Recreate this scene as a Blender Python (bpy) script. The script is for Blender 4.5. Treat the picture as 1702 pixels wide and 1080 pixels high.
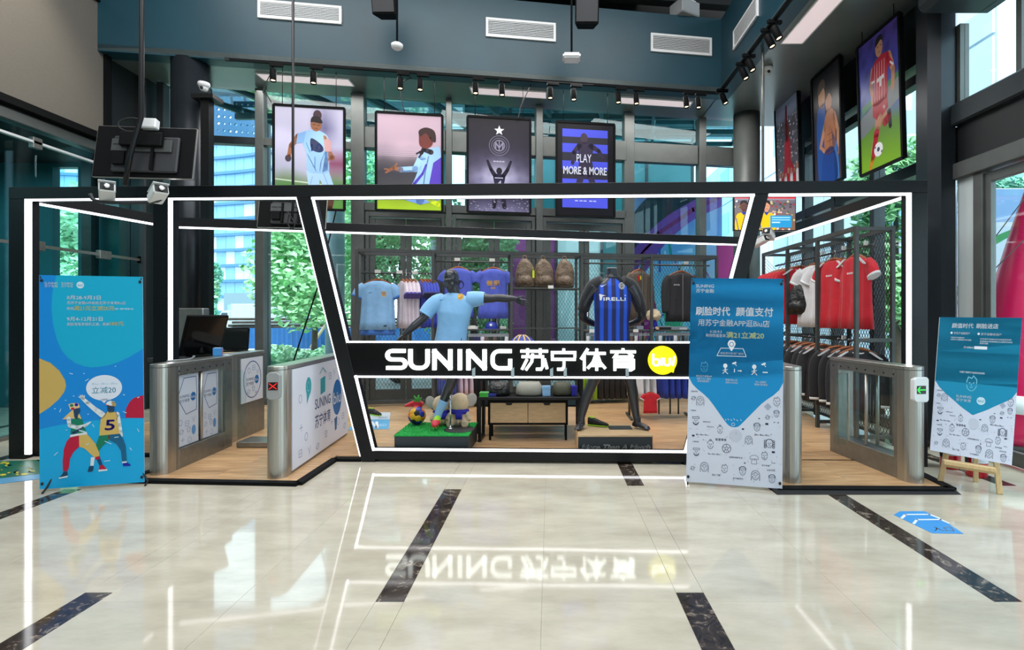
import bpy, bmesh, math, random
import numpy as np
from mathutils import Vector, Matrix
from mathutils.bvhtree import BVHTree
from mathutils.geometry import tessellate_polygon

for _o in list(bpy.data.objects):
    bpy.data.objects.remove(_o)
SC = bpy.context.scene
COL = SC.collection
RND = random.Random(7)
PI = math.pi

# ------------------------------------------------------------------ camera
F, CX, CY, CH = 850.0, 915.0, 525.0, 1.5
cam_d = bpy.data.cameras.new('camera')
cam = bpy.data.objects.new('camera', cam_d)
COL.objects.link(cam)
cam_d.sensor_fit = 'HORIZONTAL'
cam_d.sensor_width = 36.0
cam_d.lens = 36.0 * F / 1702.0
cam_d.shift_x = -(CX - 851.0) / 1702.0
cam_d.shift_y = -(540.0 - CY) / 1702.0
cam_d.clip_end = 500
cam.location = (0, 0, CH)
cam.rotation_euler = (PI / 2, 0, 0)
SC.camera = cam

# ------------------------------------------------------------------ colour / world / lights
def lin(c):
    out = []
    for x in c[:3]:
        x /= 255.0
        out.append(x / 12.92 if x <= .04045 else ((x + .055) / 1.055) ** 2.4)
    return tuple(out) + (1.0,)

SC.view_settings.view_transform = 'Standard'
SC.view_settings.look = 'None'
SC.view_settings.gamma = 1.0
SC.view_settings.exposure = 0.0
SC.view_settings.use_curve_mapping = False
try:
    SC.cycles.transparent_max_bounces = 32
    SC.cycles.max_bounces = 8
    SC.cycles.glossy_bounces = 4
    SC.cycles.caustics_reflective = False
    SC.cycles.caustics_refractive = False
    SC.cycles.sample_clamp_indirect = 6.0
    SC.cycles.use_denoising = True
except Exception:
    pass

W = bpy.data.worlds.new('world')
SC.world = W
W.use_nodes = True
nt = W.node_tree
nt.nodes.clear()
_out = nt.nodes.new('ShaderNodeOutputWorld')
_bg = nt.nodes.new('ShaderNodeBackground')
_tc = nt.nodes.new('ShaderNodeTexCoord')
_sep = nt.nodes.new('ShaderNodeSeparateXYZ')
_ramp = nt.nodes.new('ShaderNodeValToRGB')
nt.links.new(_tc.outputs['Generated'], _sep.inputs[0])
nt.links.new(_sep.outputs['Z'], _ramp.inputs[0])
_ramp.color_ramp.elements[0].position = 0.0
_ramp.color_ramp.elements[0].color = lin((226, 242, 252))
_ramp.color_ramp.elements[1].position = 0.7
_ramp.color_ramp.elements[1].color = lin((196, 226, 248))
nt.links.new(_ramp.outputs[0], _bg.inputs[0])
_bg.inputs[1].default_value = 3.3
nt.links.new(_bg.outputs[0], _out.inputs[0])

def area(name, loc, size, power, color=(1, 1, 1), rot=(0, 0, 0)):
    l = bpy.data.lights.new(name, 'AREA')
    l.shape = 'RECTANGLE'
    l.size, l.size_y = size
    l.energy = power
    l.color = color
    o = bpy.data.objects.new(name, l)
    o.location = loc
    o.rotation_euler = rot
    COL.objects.link(o)
    return o

# broad fill lights added over hall and shop, then the shop's own ceiling panels
area('hall_fill_light', (-1.0, .6, 7.5), (10.0, 6.5), 560, (.97, .99, 1.0))
area('hall_fill_light', (-1.2, 5.2, 7.5), (8.4, 2.4), 400, (1.0, .98, .96))
for _x, _y in ((-3.6, 8.2), (-.6, 8.5), (2.2, 9.0)):
    area('low_ceiling_light', (_x, _y, 5.26), (2.6, .7), 45, (1.0, .97, .94))
_sl = bpy.data.lights.new('wall_washer', 'SPOT'); _sl.energy = 700; _sl.spot_size = .95; _sl.spot_blend = .7; _sl.color = (1, .9, .74); _sl.shadow_soft_size = .08
_so = bpy.data.objects.new('wall_washer', _sl); COL.objects.link(_so); _so.location = (-5.5, 5.0, 7.3)
_so.rotation_euler = (Vector((-6.5, 5.75, 5.1)) - Vector((-5.5, 5.0, 7.3))).to_track_quat('-Z', 'Y').to_euler()
area('corridor_fill_light', (-8.3, 5.0, 3.9), (1.2, 5.0), 90, (.75, .95, 1.0))  # added fill that brightens the corridor behind the left glass
sun = bpy.data.lights.new('sun', 'SUN')
sun.energy = 6.0
sun.angle = .6
sun.color = (1, .97, .9)
sun_o = bpy.data.objects.new('sun', sun)
sun_o.rotation_euler = (math.radians(25), 0, math.radians(25))
COL.objects.link(sun_o)

# ------------------------------------------------------------------ materials
MATS = {}
def mat(name, c, rough=.5, metal=0.0, noise=0.0, nscale=8.0, bump=0.0, bscale=60.0, spec=.5, stretch=None,
        emit=0.0, ecol=None, coat=0.0, rnd=0.0, sheen=0.0, bdist=.01):
    if name in MATS:
        return MATS[name]
    m = bpy.data.materials.new(name)
    m.use_nodes = True
    t = m.node_tree
    b = t.nodes['Principled BSDF']
    col = lin(c)
    b.inputs['Base Color'].default_value = col
    b.inputs['Roughness'].default_value = rough
    b.inputs['Metallic'].default_value = metal
    b.inputs['Specular IOR Level'].default_value = spec
    b.inputs['Coat Weight'].default_value = coat
    if sheen:
        b.inputs['Sheen Weight'].default_value = sheen
    if emit:
        b.inputs['Emission Color'].default_value = lin(ecol or c)
        b.inputs['Emission Strength'].default_value = emit
    m.diffuse_color = col
    if noise or bump or rnd:
        tc = t.nodes.new('ShaderNodeTexCoord')
        mp = t.nodes.new('ShaderNodeMapping')
        t.links.new(tc.outputs['Object'], mp.inputs[0])
        if stretch:
            mp.inputs['Scale'].default_value = stretch
        src = None
        if noise:
            n = t.nodes.new('ShaderNodeTexNoise')
            n.inputs['Scale'].default_value = nscale
            n.inputs['Detail'].default_value = 5
            t.links.new(mp.outputs[0], n.inputs['Vector'])
            mr = t.nodes.new('ShaderNodeMapRange')
            mr.inputs[1].default_value = .3
            mr.inputs[2].default_value = .7
            mr.inputs[3].default_value = 1 - noise
            mr.inputs[4].default_value = 1 + noise
            t.links.new(n.outputs[0], mr.inputs[0])
            src = mr.outputs[0]
        if rnd:
            oi = t.nodes.new('ShaderNodeObjectInfo')
            mr2 = t.nodes.new('ShaderNodeMapRange')
            mr2.inputs[3].default_value = 1 - rnd
            mr2.inputs[4].default_value = 1 + rnd
            t.links.new(oi.outputs['Random'], mr2.inputs[0])
            if src is None:
                src = mr2.outputs[0]
            else:
                mm = t.nodes.new('ShaderNodeMath')
                mm.operation = 'MULTIPLY'
                t.links.new(src, mm.inputs[0])
                t.links.new(mr2.outputs[0], mm.inputs[1])
                src = mm.outputs[0]
        if src is not None:
            vm = t.nodes.new('ShaderNodeVectorMath')
            vm.operation = 'SCALE'
            vm.inputs[0].default_value = col[:3]
            t.links.new(src, vm.inputs['Scale'])
            t.links.new(vm.outputs[0], b.inputs['Base Color'])
        if bump:
            n2 = t.nodes.new('ShaderNodeTexNoise')
            n2.inputs['Scale'].default_value = bscale
            n2.inputs['Detail'].default_value = 3
            t.links.new(mp.outputs[0], n2.inputs['Vector'])
            bp = t.nodes.new('ShaderNodeBump')
            bp.inputs['Strength'].default_value = bump
            bp.inputs['Distance'].default_value = bdist
            t.links.new(n2.outputs[0], bp.inputs['Height'])
            t.links.new(bp.outputs[0], b.inputs['Normal'])
    MATS[name] = m
    return m

def glass(name, tint, refl=1.0, fac=0.04):
    m = bpy.data.materials.new(name)
    m.use_nodes = True
    t = m.node_tree
    t.nodes.clear()
    o = t.nodes.new('ShaderNodeOutputMaterial')
    tr = t.nodes.new('ShaderNodeBsdfTransparent')
    tr.inputs[0].default_value = tint + (1,)
    gl = t.nodes.new('ShaderNodeBsdfGlossy')
    gl.inputs['Roughness'].default_value = .02
    gl.inputs[0].default_value = (refl, refl, refl, 1)
    lw = t.nodes.new('ShaderNodeLayerWeight')
    lw.inputs[0].default_value = .5
    pw = t.nodes.new('ShaderNodeMath'); pw.operation = 'POWER'; pw.inputs[1].default_value = 4.5
    t.links.new(lw.outputs['Facing'], pw.inputs[0])
    fr = t.nodes.new('ShaderNodeMath'); fr.operation = 'MULTIPLY_ADD'
    fr.inputs[1].default_value = .6; fr.inputs[2].default_value = .025
    t.links.new(pw.outputs[0], fr.inputs[0])
    mx = t.nodes.new('ShaderNodeMixShader')
    t.links.new(fr.outputs[0], mx.inputs[0])
    t.links.new(tr.outputs[0], mx.inputs[1])
    t.links.new(gl.outputs[0], mx.inputs[2])
    t.links.new(mx.outputs[0], o.inputs[0])
    MATS[name] = m
    return m

def print_mat(name, rough=.45, emit=0.0, spec=.4):
    m = bpy.data.materials.new(name)
    m.use_nodes = True
    t = m.node_tree
    b = t.nodes['Principled BSDF']
    a = t.nodes.new('ShaderNodeVertexColor')
    a.layer_name = 'Col'
    t.links.new(a.outputs[0], b.inputs['Base Color'])
    b.inputs['Roughness'].default_value = rough
    b.inputs['Specular IOR Level'].default_value = spec
    if emit:
        t.links.new(a.outputs[0], b.inputs['Emission Color'])
        b.inputs['Emission Strength'].default_value = emit
    MATS[name] = m
    return m

# ------------------------------------------------------------------ naming, parents, tags
MW = {}          # object name -> world matrix of its frame
def tag(o, label=None, cat=None, group=None, kind=None):
    if label: o['label'] = label
    if cat: o['category'] = cat
    if group: o['group'] = group
    if kind: o['kind'] = kind
    return o

def thing(name, label, cat, loc=(0, 0, 0), rz=0.0, group=None, kind=None):
    o = bpy.data.objects.new(name, None)
    o.empty_display_size = .1
    COL.objects.link(o)
    o.location = loc
    o.rotation_euler = (0, 0, rz)
    MW[o.name] = Matrix.Translation(loc) @ Matrix.Rotation(rz, 4, 'Z')
    return tag(o, label, cat, group, kind)

def frame_of(o):
    while o is not None:
        if o.name in MW:
            return MW[o.name]
        o = o.parent
    return Matrix.Identity(4)

def copy_tree(o, loc=None, rz=None, label=None, group=None, parent=None, name=None):
    c = o.copy()
    COL.objects.link(c)
    if name: c.name = name
    c.parent = parent
    if loc is not None: c.location = loc
    if rz is not None: c.rotation_euler = (0, 0, rz)
    if label: c['label'] = label
    if group: c['group'] = group
    for ch in list(o.children):
        copy_tree(ch, parent=c)
    return c

class MB:
    def __init__(s):
        s.v, s.f, s.m, s.sm = [], [], [], []
    def add(s, vs, fs, m=0, smooth=False):
        k = len(s.v)
        s.v.extend(Vector(v) for v in vs)
        for f in fs:
            s.f.append([i + k for i in f]); s.m.append(m); s.sm.append(smooth)
        return s
    def bx(s, x0, x1, y0, y1, z0, z1, m=0):
        vs = [(x0, y0, z0), (x1, y0, z0), (x1, y1, z0), (x0, y1, z0), (x0, y0, z1), (x1, y0, z1), (x1, y1, z1), (x0, y1, z1)]
        return s.add(vs, [(0, 3, 2, 1), (4, 5, 6, 7), (0, 1, 5, 4), (1, 2, 6, 5), (2, 3, 7, 6), (3, 0, 4, 7)], m)
    def box(s, c, d, rz=0, m=0, mtx=None):
        k = len(s.v)
        s.bx(-d[0] / 2, d[0] / 2, -d[1] / 2, d[1] / 2, -d[2] / 2, d[2] / 2, m)
        M = Matrix.Translation(c) @ (mtx if mtx is not None else Matrix.Rotation(rz, 4, 'Z'))
        for i in range(k, len(s.v)): s.v[i] = M @ s.v[i]
        return s
    def bar(s, p0, p1, w, h, up=(0, 0, 1), m=0):
        p0, p1 = Vector(p0), Vector(p1)
        d = (p1 - p0).normalized()
        u = Vector(up)
        sd = d.cross(u)
        if sd.length < 1e-4: sd = d.cross(Vector((1, 0, 0)))
        sd.normalize()
        u = sd.cross(d).normalized()
        vs = []
        for p in (p0, p1):
            for a, b in ((-1, -1), (1, -1), (1, 1), (-1, 1)):
                vs.append(p + sd * (a * w / 2) + u * (b * h / 2))
        return s.add(vs, [(0, 1, 2, 3), (7, 6, 5, 4), (0, 4, 5, 1), (1, 5, 6, 2), (2, 6, 7, 3), (3, 7, 4, 0)], m)
    def tube(s, pts, r, n=8, m=0, flat=None, smooth=True, sub=0):
        pts = [Vector(p) for p in pts]
        rs = list(r) if hasattr(r, '__len__') else [r] * len(pts)
        if sub and len(pts) > 2:
            P_, R_ = [], []
            for i in range(len(pts) - 1):
                a = pts[max(i - 1, 0)]; b = pts[i]; c = pts[i + 1]; d = pts[min(i + 2, len(pts) - 1)]
                for k in range(sub):
                    t = k / sub
                    P_.append(.5 * ((2 * b) + (c - a) * t + (2 * a - 5 * b + 4 * c - d) * t * t + (3 * b - a - 3 * c + d) * t ** 3))
                    R_.append(rs[i] + (rs[i + 1] - rs[i]) * t)
            P_.append(pts[-1]); R_.append(rs[-1])
            pts, rs = P_, R_
        vs, fs = [], []
        t0 = (pts[1] - pts[0]).normalized()
        a = Vector((0, 0, 1)) if abs(t0.z) < .9 else Vector((1, 0, 0))
        if flat is not None: a = Vector(flat[0])
        sd = (a - t0 * a.dot(t0)).normalized()
        for i, p in enumerate(pts):
            t = (pts[min(i + 1, len(pts) - 1)] - pts[max(i - 1, 0)]).normalized()
            sd = (sd - t * sd.dot(t)).normalized()
            u = t.cross(sd)
            fl = flat[1] if flat is not None else 1.0
            for k in range(n):
                an = 2 * PI * k / n
                vs.append(p + sd * (math.cos(an) * rs[i] * fl) + u * (math.sin(an) * rs[i]))
        for i in range(len(pts) - 1):
            for k in range(n):
                k2 = (k + 1) % n
                fs.append((i * n + k, i * n + k2, (i + 1) * n + k2, (i + 1) * n + k))
        k0 = len(s.v)
        s.add(vs, fs, m, smooth)
        s.f.append([k0 + k for k in range(n)][::-1]); s.m.append(m); s.sm.append(False)
        e = k0 + (len(pts) - 1) * n
        s.f.append([e + k for k in range(n)]); s.m.append(m); s.sm.append(False)
        return s
    def loft(s, secs, n=20, m=0, smooth=True, fold=0.0, nf=7, sq=1.0):
        """secs: (centre, (ax), (ay)) rings; superellipse exponent sq."""
        vs, fs = [], []
        for j, (c, ax, ay) in enumerate(secs):
            c, ax, ay = Vector(c), Vector(ax), Vector(ay)
            for k in range(n):
                an = 2 * PI * k / n
                ca, sa = math.cos(an), math.sin(an)
                ca = math.copysign(abs(ca) ** sq, ca); sa = math.copysign(abs(sa) ** sq, sa)
                q = 1 + fold * (j / (len(secs) - 1)) * math.sin(nf * an + j * .25)
                vs.append(c + ax * ca + ay * sa * q)
        for j in range(len(secs) - 1):
            for k in range(n):
                k2 = (k + 1) % n
                fs.append((j * n + k, j * n + k2, (j + 1) * n + k2, (j + 1) * n + k))
        k0 = len(s.v)
        s.add(vs, fs, m, smooth)
        s.f.append([k0 + k for k in range(n)][::-1]); s.m.append(m); s.sm.append(False)
        e = k0 + (len(secs) - 1) * n
        s.f.append([e + k for k in range(n)]); s.m.append(m); s.sm.append(False)
        return s
    def lathe(s, prof, c=(0, 0, 0), n=24, m=0, mtx=None, smooth=True):
        M = Matrix.Translation(c) @ (mtx if mtx is not None else Matrix.Identity(4))
        vs, fs = [], []
        for r, z in prof:
            for k in range(n):
                a = 2 * PI * k / n
                vs.append(M @ Vector((r * math.cos(a), r * math.sin(a), z)))
        for j in range(len(prof) - 1):
            for k in range(n):
                k2 = (k + 1) % n
                fs.append((j * n + k, j * n + k2, (j + 1) * n + k2, (j + 1) * n + k))
        k0 = len(s.v)
        s.add(vs, fs, m, smooth)
        if prof[0][0] > 1e-5:
            s.f.append([k0 + k for k in range(n)][::-1]); s.m.append(m); s.sm.append(False)
        if prof[-1][0] > 1e-5:
            e = k0 + (len(prof) - 1) * n
            s.f.append([e + k for k in range(n)]); s.m.append(m); s.sm.append(False)
        return s
    def ell(s, c, r, nu=16, nv=10, m=0, mtx=None):
        M = Matrix.Translation(c) @ (mtx if mtx is not None else Matrix.Identity(4))
        vs = [M @ Vector((0, 0, -r[2]))]
        for j in range(1, nv):
            ph = -PI / 2 + PI * j / nv
            for k in range(nu):
                a = 2 * PI * k / nu
                vs.append(M @ Vector((r[0] * math.cos(ph) * math.cos(a), r[1] * math.cos(ph) * math.sin(a), r[2] * math.sin(ph))))
        vs.append(M @ Vector((0, 0, r[2])))
        fs = [(0, 1 + (k + 1) % nu, 1 + k) for k in range(nu)]
        for j in range(nv - 2):
            for k in range(nu):
                a, b = 1 + j * nu + k, 1 + j * nu + (k + 1) % nu
                fs.append((a, b, b + nu, a + nu))
        e = len(vs) - 1
        o = 1 + (nv - 2) * nu
        fs += [(o + k, o + (k + 1) % nu, e) for k in range(nu)]
        return s.add(vs, fs, m, True)
    def prism(s, poly, z0, z1, m=0, mtx=None):
        n = len(poly)
        M = mtx if mtx is not None else Matrix.Identity(4)
        vs = [M @ Vector((x, y, z0)) for x, y in poly] + [M @ Vector((x, y, z1)) for x, y in poly]
        fs = [list(range(n))[::-1], [n + i for i in range(n)]] + [(i, (i + 1) % n, n + (i + 1) % n, n + i) for i in range(n)]
        return s.add(vs, fs, m)
    def xf(s, M):
        s.v = [M @ v for v in s.v]
        return s
    def build(s, name, mats, parent=None, bevel=0.0, local=False, seg=1):
        me = bpy.data.meshes.new(name)
        vs = s.v
        if parent is not None and not local:
            inv = frame_of(parent).inverted()
            vs = [inv @ v for v in vs]
        me.from_pydata([tuple(v) for v in vs], [], s.f)
        if not isinstance(mats, (list, tuple)): mats = [mats]
        for q in mats: me.materials.append(MATS[q] if isinstance(q, str) else q)
        me.polygons.foreach_set('material_index', s.m)
        me.polygons.foreach_set('use_smooth', s.sm)
        me.update()
        bm = bmesh.new(); bm.from_mesh(me)
        if bevel:
            bmesh.ops.bevel(bm, geom=[e for e in bm.edges if len(e.link_faces) == 2 and e.calc_face_angle(0) > .6],
                            offset=bevel, segments=seg, affect='EDGES', clamp_overlap=True)
        bmesh.ops.recalc_face_normals(bm, faces=bm.faces)
        bm.to_mesh(me); bm.free()
        o = bpy.data.objects.new(name, me)
        COL.objects.link(o)
        if parent is not None: o.parent = parent
        return o

def one(name, mb, mats, label, cat, group=None, bevel=0.0, kind=None):
    o = mb.build(name, mats, None, bevel)
    return tag(o, label, cat, group, kind)

def struct(name, mb, mats, bevel=0.0):
    return tag(mb.build(name, mats, None, bevel), kind='structure')

def structure(name):
    o = bpy.data.objects.new(name, None)
    COL.objects.link(o)
    MW[o.name] = Matrix.Identity(4)
    return tag(o, kind='structure')

def remesh(mb, name, m, parent, voxel=.009, smooth=4, local=False, shade=True):
    """join closed shapes into ONE continuous skin"""
    tmp = mb.build('tmp_body', m, None)
    md = tmp.modifiers.new('r', 'REMESH'); md.mode = 'VOXEL'; md.voxel_size = voxel
    ms = tmp.modifiers.new('s', 'SMOOTH'); ms.iterations = smooth; ms.factor = .5
    dg = bpy.context.evaluated_depsgraph_get()
    me = bpy.data.meshes.new_from_object(tmp.evaluated_get(dg))
    bpy.data.objects.remove(tmp)
    me.name = name
    me.materials.clear()
    for q in (m if isinstance(m, (list, tuple)) else [m]): me.materials.append(MATS[q] if isinstance(q, str) else q)
    if parent is not None and not local: me.transform(frame_of(parent).inverted())
    me.polygons.foreach_set('use_smooth', [shade] * len(me.polygons))
    o = bpy.data.objects.new(name, me)
    COL.objects.link(o)
    if parent is not None: o.parent = parent
    return o

# ------------------------------------------------------------------ photo pixel -> place
def P(u, v, Y):
    return Vector(((u - CX) * Y / F, Y, CH - (v - CY) * Y / F))
def G(u, v):
    Y = F * CH / (v - CY)
    return Vector(((u - CX) * Y / F, Y, 0))
def HZ(v, Y):
    return CH - (v - CY) * Y / F
def HX(u, Y):
    return (u - CX) * Y / F

# ------------------------------------------------------------------ flat prints (vector artwork)
_TXT = {}
def text_tris(s, bold=0.0):
    k = (s, bold)
    if k not in _TXT:
        c = bpy.data.curves.new('t', 'FONT')
        c.body = s
        c.resolution_u = 3
        c.offset = bold
        c.fill_mode = 'FRONT'
        o = bpy.data.objects.new('t', c)
        me = o.to_mesh()
        vs = [(v.co.x, v.co.y) for v in me.vertices]
        fs = [tuple(p.vertices) for p in me.polygons]
        o.to_mesh_clear()
        bpy.data.objects.remove(o); bpy.data.curves.remove(c)
        _TXT[k] = (vs, fs)
    return _TXT[k]

class Art:
    """artwork in its own units, u to the right, v downwards"""
    def __init__(s, w, h):
        s.w, s.h = w, h
        s.v, s.f, s.c = [], [], []
        s.L = 0
        s.o = (0, 0, 1, 1)
    def tf(s, ox=0, oy=0, sx=1, sy=None):
        s.o = (ox, oy, sx, sx if sy is None else sy)
        return s
    def up(s):
        s.L += 1
        return s
    def pt(s, p):
        return (p[0] * s.o[2] + s.o[0], p[1] * s.o[3] + s.o[1])
    def poly(s, pts, c):
        k = len(s.v)
        qs = [s.pt(p) for p in pts]
        for q in qs:
            s.v.append((q[0], q[1], s.L))
        if len(pts) <= 3:
            s.f.append(list(range(k, k + len(pts)))); s.c.append(lin(c))
        else:
            for t in tessellate_polygon([[Vector((q[0], q[1], 0)) for q in qs]]):
                s.f.append([k + i for i in t]); s.c.append(lin(c))
        return s
    def blob(s, pts, c, n=6):
        """closed smooth curve through pts"""
        out = []
        N = len(pts)
        for i in range(N):
            a, b, d, e = (Vector(pts[(i + j) % N]) for j in (-1, 0, 1, 2))
            for k in range(n):
                t = k / n
                out.append(tuple(.5 * ((2 * b) + (d - a) * t + (2 * a - 5 * b + 4 * d - e) * t * t + (3 * b - a - 3 * d + e) * t ** 3)))
        return s.poly(out, c)
    def ell(s, x, y, rx, ry, c, n=24, a=0):
        ca, sa = math.cos(a), math.sin(a)
        return s.poly([(x + rx * math.cos(2 * PI * i / n) * ca - ry * math.sin(2 * PI * i / n) * sa,
                        y + rx * math.cos(2 * PI * i / n) * sa + ry * math.sin(2 * PI * i / n) * ca) for i in range(n)], c)
    def rect(s, x0, y0, x1, y1, c):
        return s.poly([(x0, y0), (x1, y0), (x1, y1), (x0, y1)], c)
    def line(s, pts, w, c, closed=False):
        P_ = list(pts) + ([pts[0]] if closed else [])
        for i in range(len(P_) - 1):
            a, b = Vector(P_[i]), Vector(P_[i + 1])
            d = b - a
            if d.length < 1e-6: continue
            d.normalize()
            n = Vector((-d.y, d.x)) * (w / 2)
            e = d * (w * .3)
            s.poly([tuple(a - e + n), tuple(a - e - n), tuple(b + e - n), tuple(b + e + n)], c)
        return s
    def limb(s, pts, ws, c):
        """tapered bent stroke"""
        L_, R_ = [], []
        for i, p in enumerate(pts):
            a = Vector(pts[max(i - 1, 0)]); b = Vector(pts[min(i + 1, len(pts) - 1)])
            d = (b - a).normalized(); n = Vector((-d.y, d.x)) * (ws[i] / 2)
            L_.append(tuple(Vector(p) + n)); R_.append(tuple(Vector(p) - n))
        for i in range(len(pts) - 1):
            s.poly([L_[i], L_[i + 1], R_[i + 1], R_[i]], c)
        for i, p in enumerate(pts):
            s.ell(p[0], p[1], ws[i] / 2, ws[i] / 2, c, 12)
        return s
    def ring(s, x, y, rx, ry, w, c, n=20, a0=0, a1=2 * PI):
        full = abs(a1 - a0 - 2 * PI) < 1e-6
        pts = [(x + rx * math.cos(a0 + (a1 - a0) * i / n), y + ry * math.sin(a0 + (a1 - a0) * i / n)) for i in range(n + (0 if full else 1))]
        return s.line(pts, w, c, full)
    def text(s, t, x, y, h, c, w=None, bold=0.0, al='l', slant=0.0):
        """x,y = left end of baseline, h = letter size, w = total width to fit"""
        if bold:
            e = bold * h * .55
            for dx, dy in ((-e, 0), (e, 0), (0, -e), (0, e)):
                s.text(t, x + dx, y + dy, h, c, w, 0, al, slant)
            return s
        vs, fs = text_tris(t, bold)
        if not vs: return s
        x0 = min(v[0] for v in vs); x1 = max(v[0] for v in vs)
        sx = h if w is None else w / (x1 - x0)
        wd = (x1 - x0) * sx
        ox = x - (wd / 2 if al == 'c' else wd if al == 'r' else 0)
        k = len(s.v)
        for a, b in vs:
            q = s.pt((ox + (a - x0) * sx + b * h * slant, y - b * h))
            s.v.append((q[0], q[1], s.L))
        for f in fs:
            s.f.append([i + k for i in f]); s.c.append(lin(c))
        return s
    def field(s, fn, nx, ny, x0=0, y0=0, x1=None, y1=None):
        x1 = s.w if x1 is None else x1; y1 = s.h if y1 is None else y1
        k = len(s.v)
        for j in range(ny + 1):
            for i in range(nx + 1):
                s.v.append((x0 + (x1 - x0) * i / nx, y0 + (y1 - y0) * j / ny, s.L))
        for j in range(ny):
            for i in range(nx):
                a = k + j * (nx + 1) + i
                s.f.append([a, a + 1, a + nx + 2, a + nx + 1])
                s.c.append([lin(fn((i + di) / nx, (j + dj) / ny)) for di, dj in ((0, 0), (1, 0), (1, 1), (0, 1))])
        return s
    def clip(s):
        for i, (x, y, l) in enumerate(s.v):
            s.v[i] = (min(max(x, 0), s.w), min(max(y, 0), s.h), l)
        return s
    def mesh(s, name, M, m, parent=None, dz=.0004, fn=None):
        """M maps (u/w, v/h, lift) -> world; or fn(u,v,lift)"""
        if fn is None:
            vs = [M @ Vector((x, y, .0006 + l * dz)) for x, y, l in s.v]
        else:
            vs = [Vector(fn(x, y, .0006 + l * dz)) for x, y, l in s.v]
        if parent is not None:
            inv = frame_of(parent).inverted()
            vs = [inv @ v for v in vs]
        me = bpy.data.meshes.new(name)
        me.from_pydata([tuple(v) for v in vs], [], s.f)
        ca = me.color_attributes.new('Col', 'FLOAT_COLOR', 'CORNER')
        buf = []
        for f, c in zip(s.f, s.c):
            if isinstance(c, list):
                for q in c: buf.extend(q)
            else:
                buf.extend(c * len(f))
        ca.data.foreach_set('color', buf)
        me.materials.append(MATS[m])
        me.update()
        o = bpy.data.objects.new(name, me)
        COL.objects.link(o)
        if parent is not None: o.parent = parent
        return o

def plane_map(tl, tr, bl, w, h):
    """matrix for a flat print: top-left, top-right, bottom-left corners in the world"""
    tl, tr, bl = Vector(tl), Vector(tr), Vector(bl)
    u = (tr - tl) / w
    v = (bl - tl) / h
    n = v.cross(u).normalized()
    M = Matrix.Identity(4)
    for i in range(3):
        M[i][0], M[i][1], M[i][2], M[i][3] = u[i], v[i], n[i], tl[i]
    return M
def quad_fn(tl, tr, br, bl, w, h):
    tl, tr, br, bl = map(Vector, (tl, tr, br, bl))
    n = (bl - tl).cross(tr - tl).normalized()
    def fn(x, y, l):
        a, b = x / w, y / h
        return (tl * (1 - a) + tr * a) * (1 - b) + (bl * (1 - a) + br * a) * b + n * l
    return fn
# ------------------------------------------------------------------ palette
mat('black_steel', (10, 13, 17), .42, 0, spec=.35, noise=.15, nscale=20, bump=.08)
mat('black_matte', (8, 9, 11), .65, spec=.15)
mat('dark_grey', (44, 46, 50), .5)
mat('rack_steel', (74, 77, 77), .5, .3, noise=.1)
mat('mullion', (96, 100, 98), .42, .35, noise=.08, nscale=6)
mat('mullion_dark', (48, 56, 60), .42, .35, noise=.1, nscale=6)
mat('bulkhead', (20, 62, 76), .42, noise=.1, nscale=1.5, bump=.05)
mat('low_ceiling', (112, 122, 120), .28, .25, noise=.06, nscale=2)
mat('ceil_dark', (16, 18, 20), .7)
mat('spandrel', (20, 23, 26), .45, noise=.15, nscale=3)
mat('column_dark', (40, 46, 52), .3, .4, noise=.15, nscale=3)
mat('steel', (176, 174, 168), .3, .85, noise=.08, nscale=30, stretch=(1, 1, .04), bump=.04)
mat('steel_dark', (140, 140, 136), .35, .75, noise=.1, nscale=14)
mat('led', (255, 255, 255), .4, emit=3.2, ecol=(250, 250, 255))
mat('sign_white', (255, 255, 255), .4, emit=2.4, ecol=(246, 255, 250))
mat('sign_yellow', (226, 216, 0), .4, emit=.72, ecol=(232, 226, 0))
mat('light_panel', (236, 222, 224), .5, emit=.55, ecol=(246, 226, 228))
mat('white_plastic', (226, 228, 230), .4)
mat('grey_plastic', (150, 154, 156), .45)
mat('white_paint', (214, 218, 220), .5)
mat('screen_fabric', (98, 94, 88), .85, noise=.12, nscale=60, stretch=(1, 1, 6))
mat('lens_glow', (255, 236, 200), .4, emit=6, ecol=(255, 226, 170))
mat('wood_light', (196, 168, 128), .5, noise=.14, nscale=10, stretch=(1, 8, 8))
mat('wood_pine', (214, 184, 136), .5, noise=.12, nscale=12, stretch=(8, 8, 1))
mat('wood_hanger', (150, 84, 44), .45, noise=.12)
mat('rubber', (22, 23, 25), .7)
mat('chrome', (205, 208, 212), .15, 1.0)
mat('paving', (176, 178, 176), .8, noise=.08, nscale=.6)
glass('glass_clear', (.92, .985, .98))
glass('glass_teal', (.72, .93, .94))
glass('glass_flap', (.9, .97, .97))
print_mat('print', .4)
print_mat('print_gloss', .2, spec=.5)
print_mat('print_screen', .2, emit=.9)
print_mat('print_poster', .3, emit=.06, spec=.25)  # faint glow added to poster prints, which have no light behind them

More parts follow.
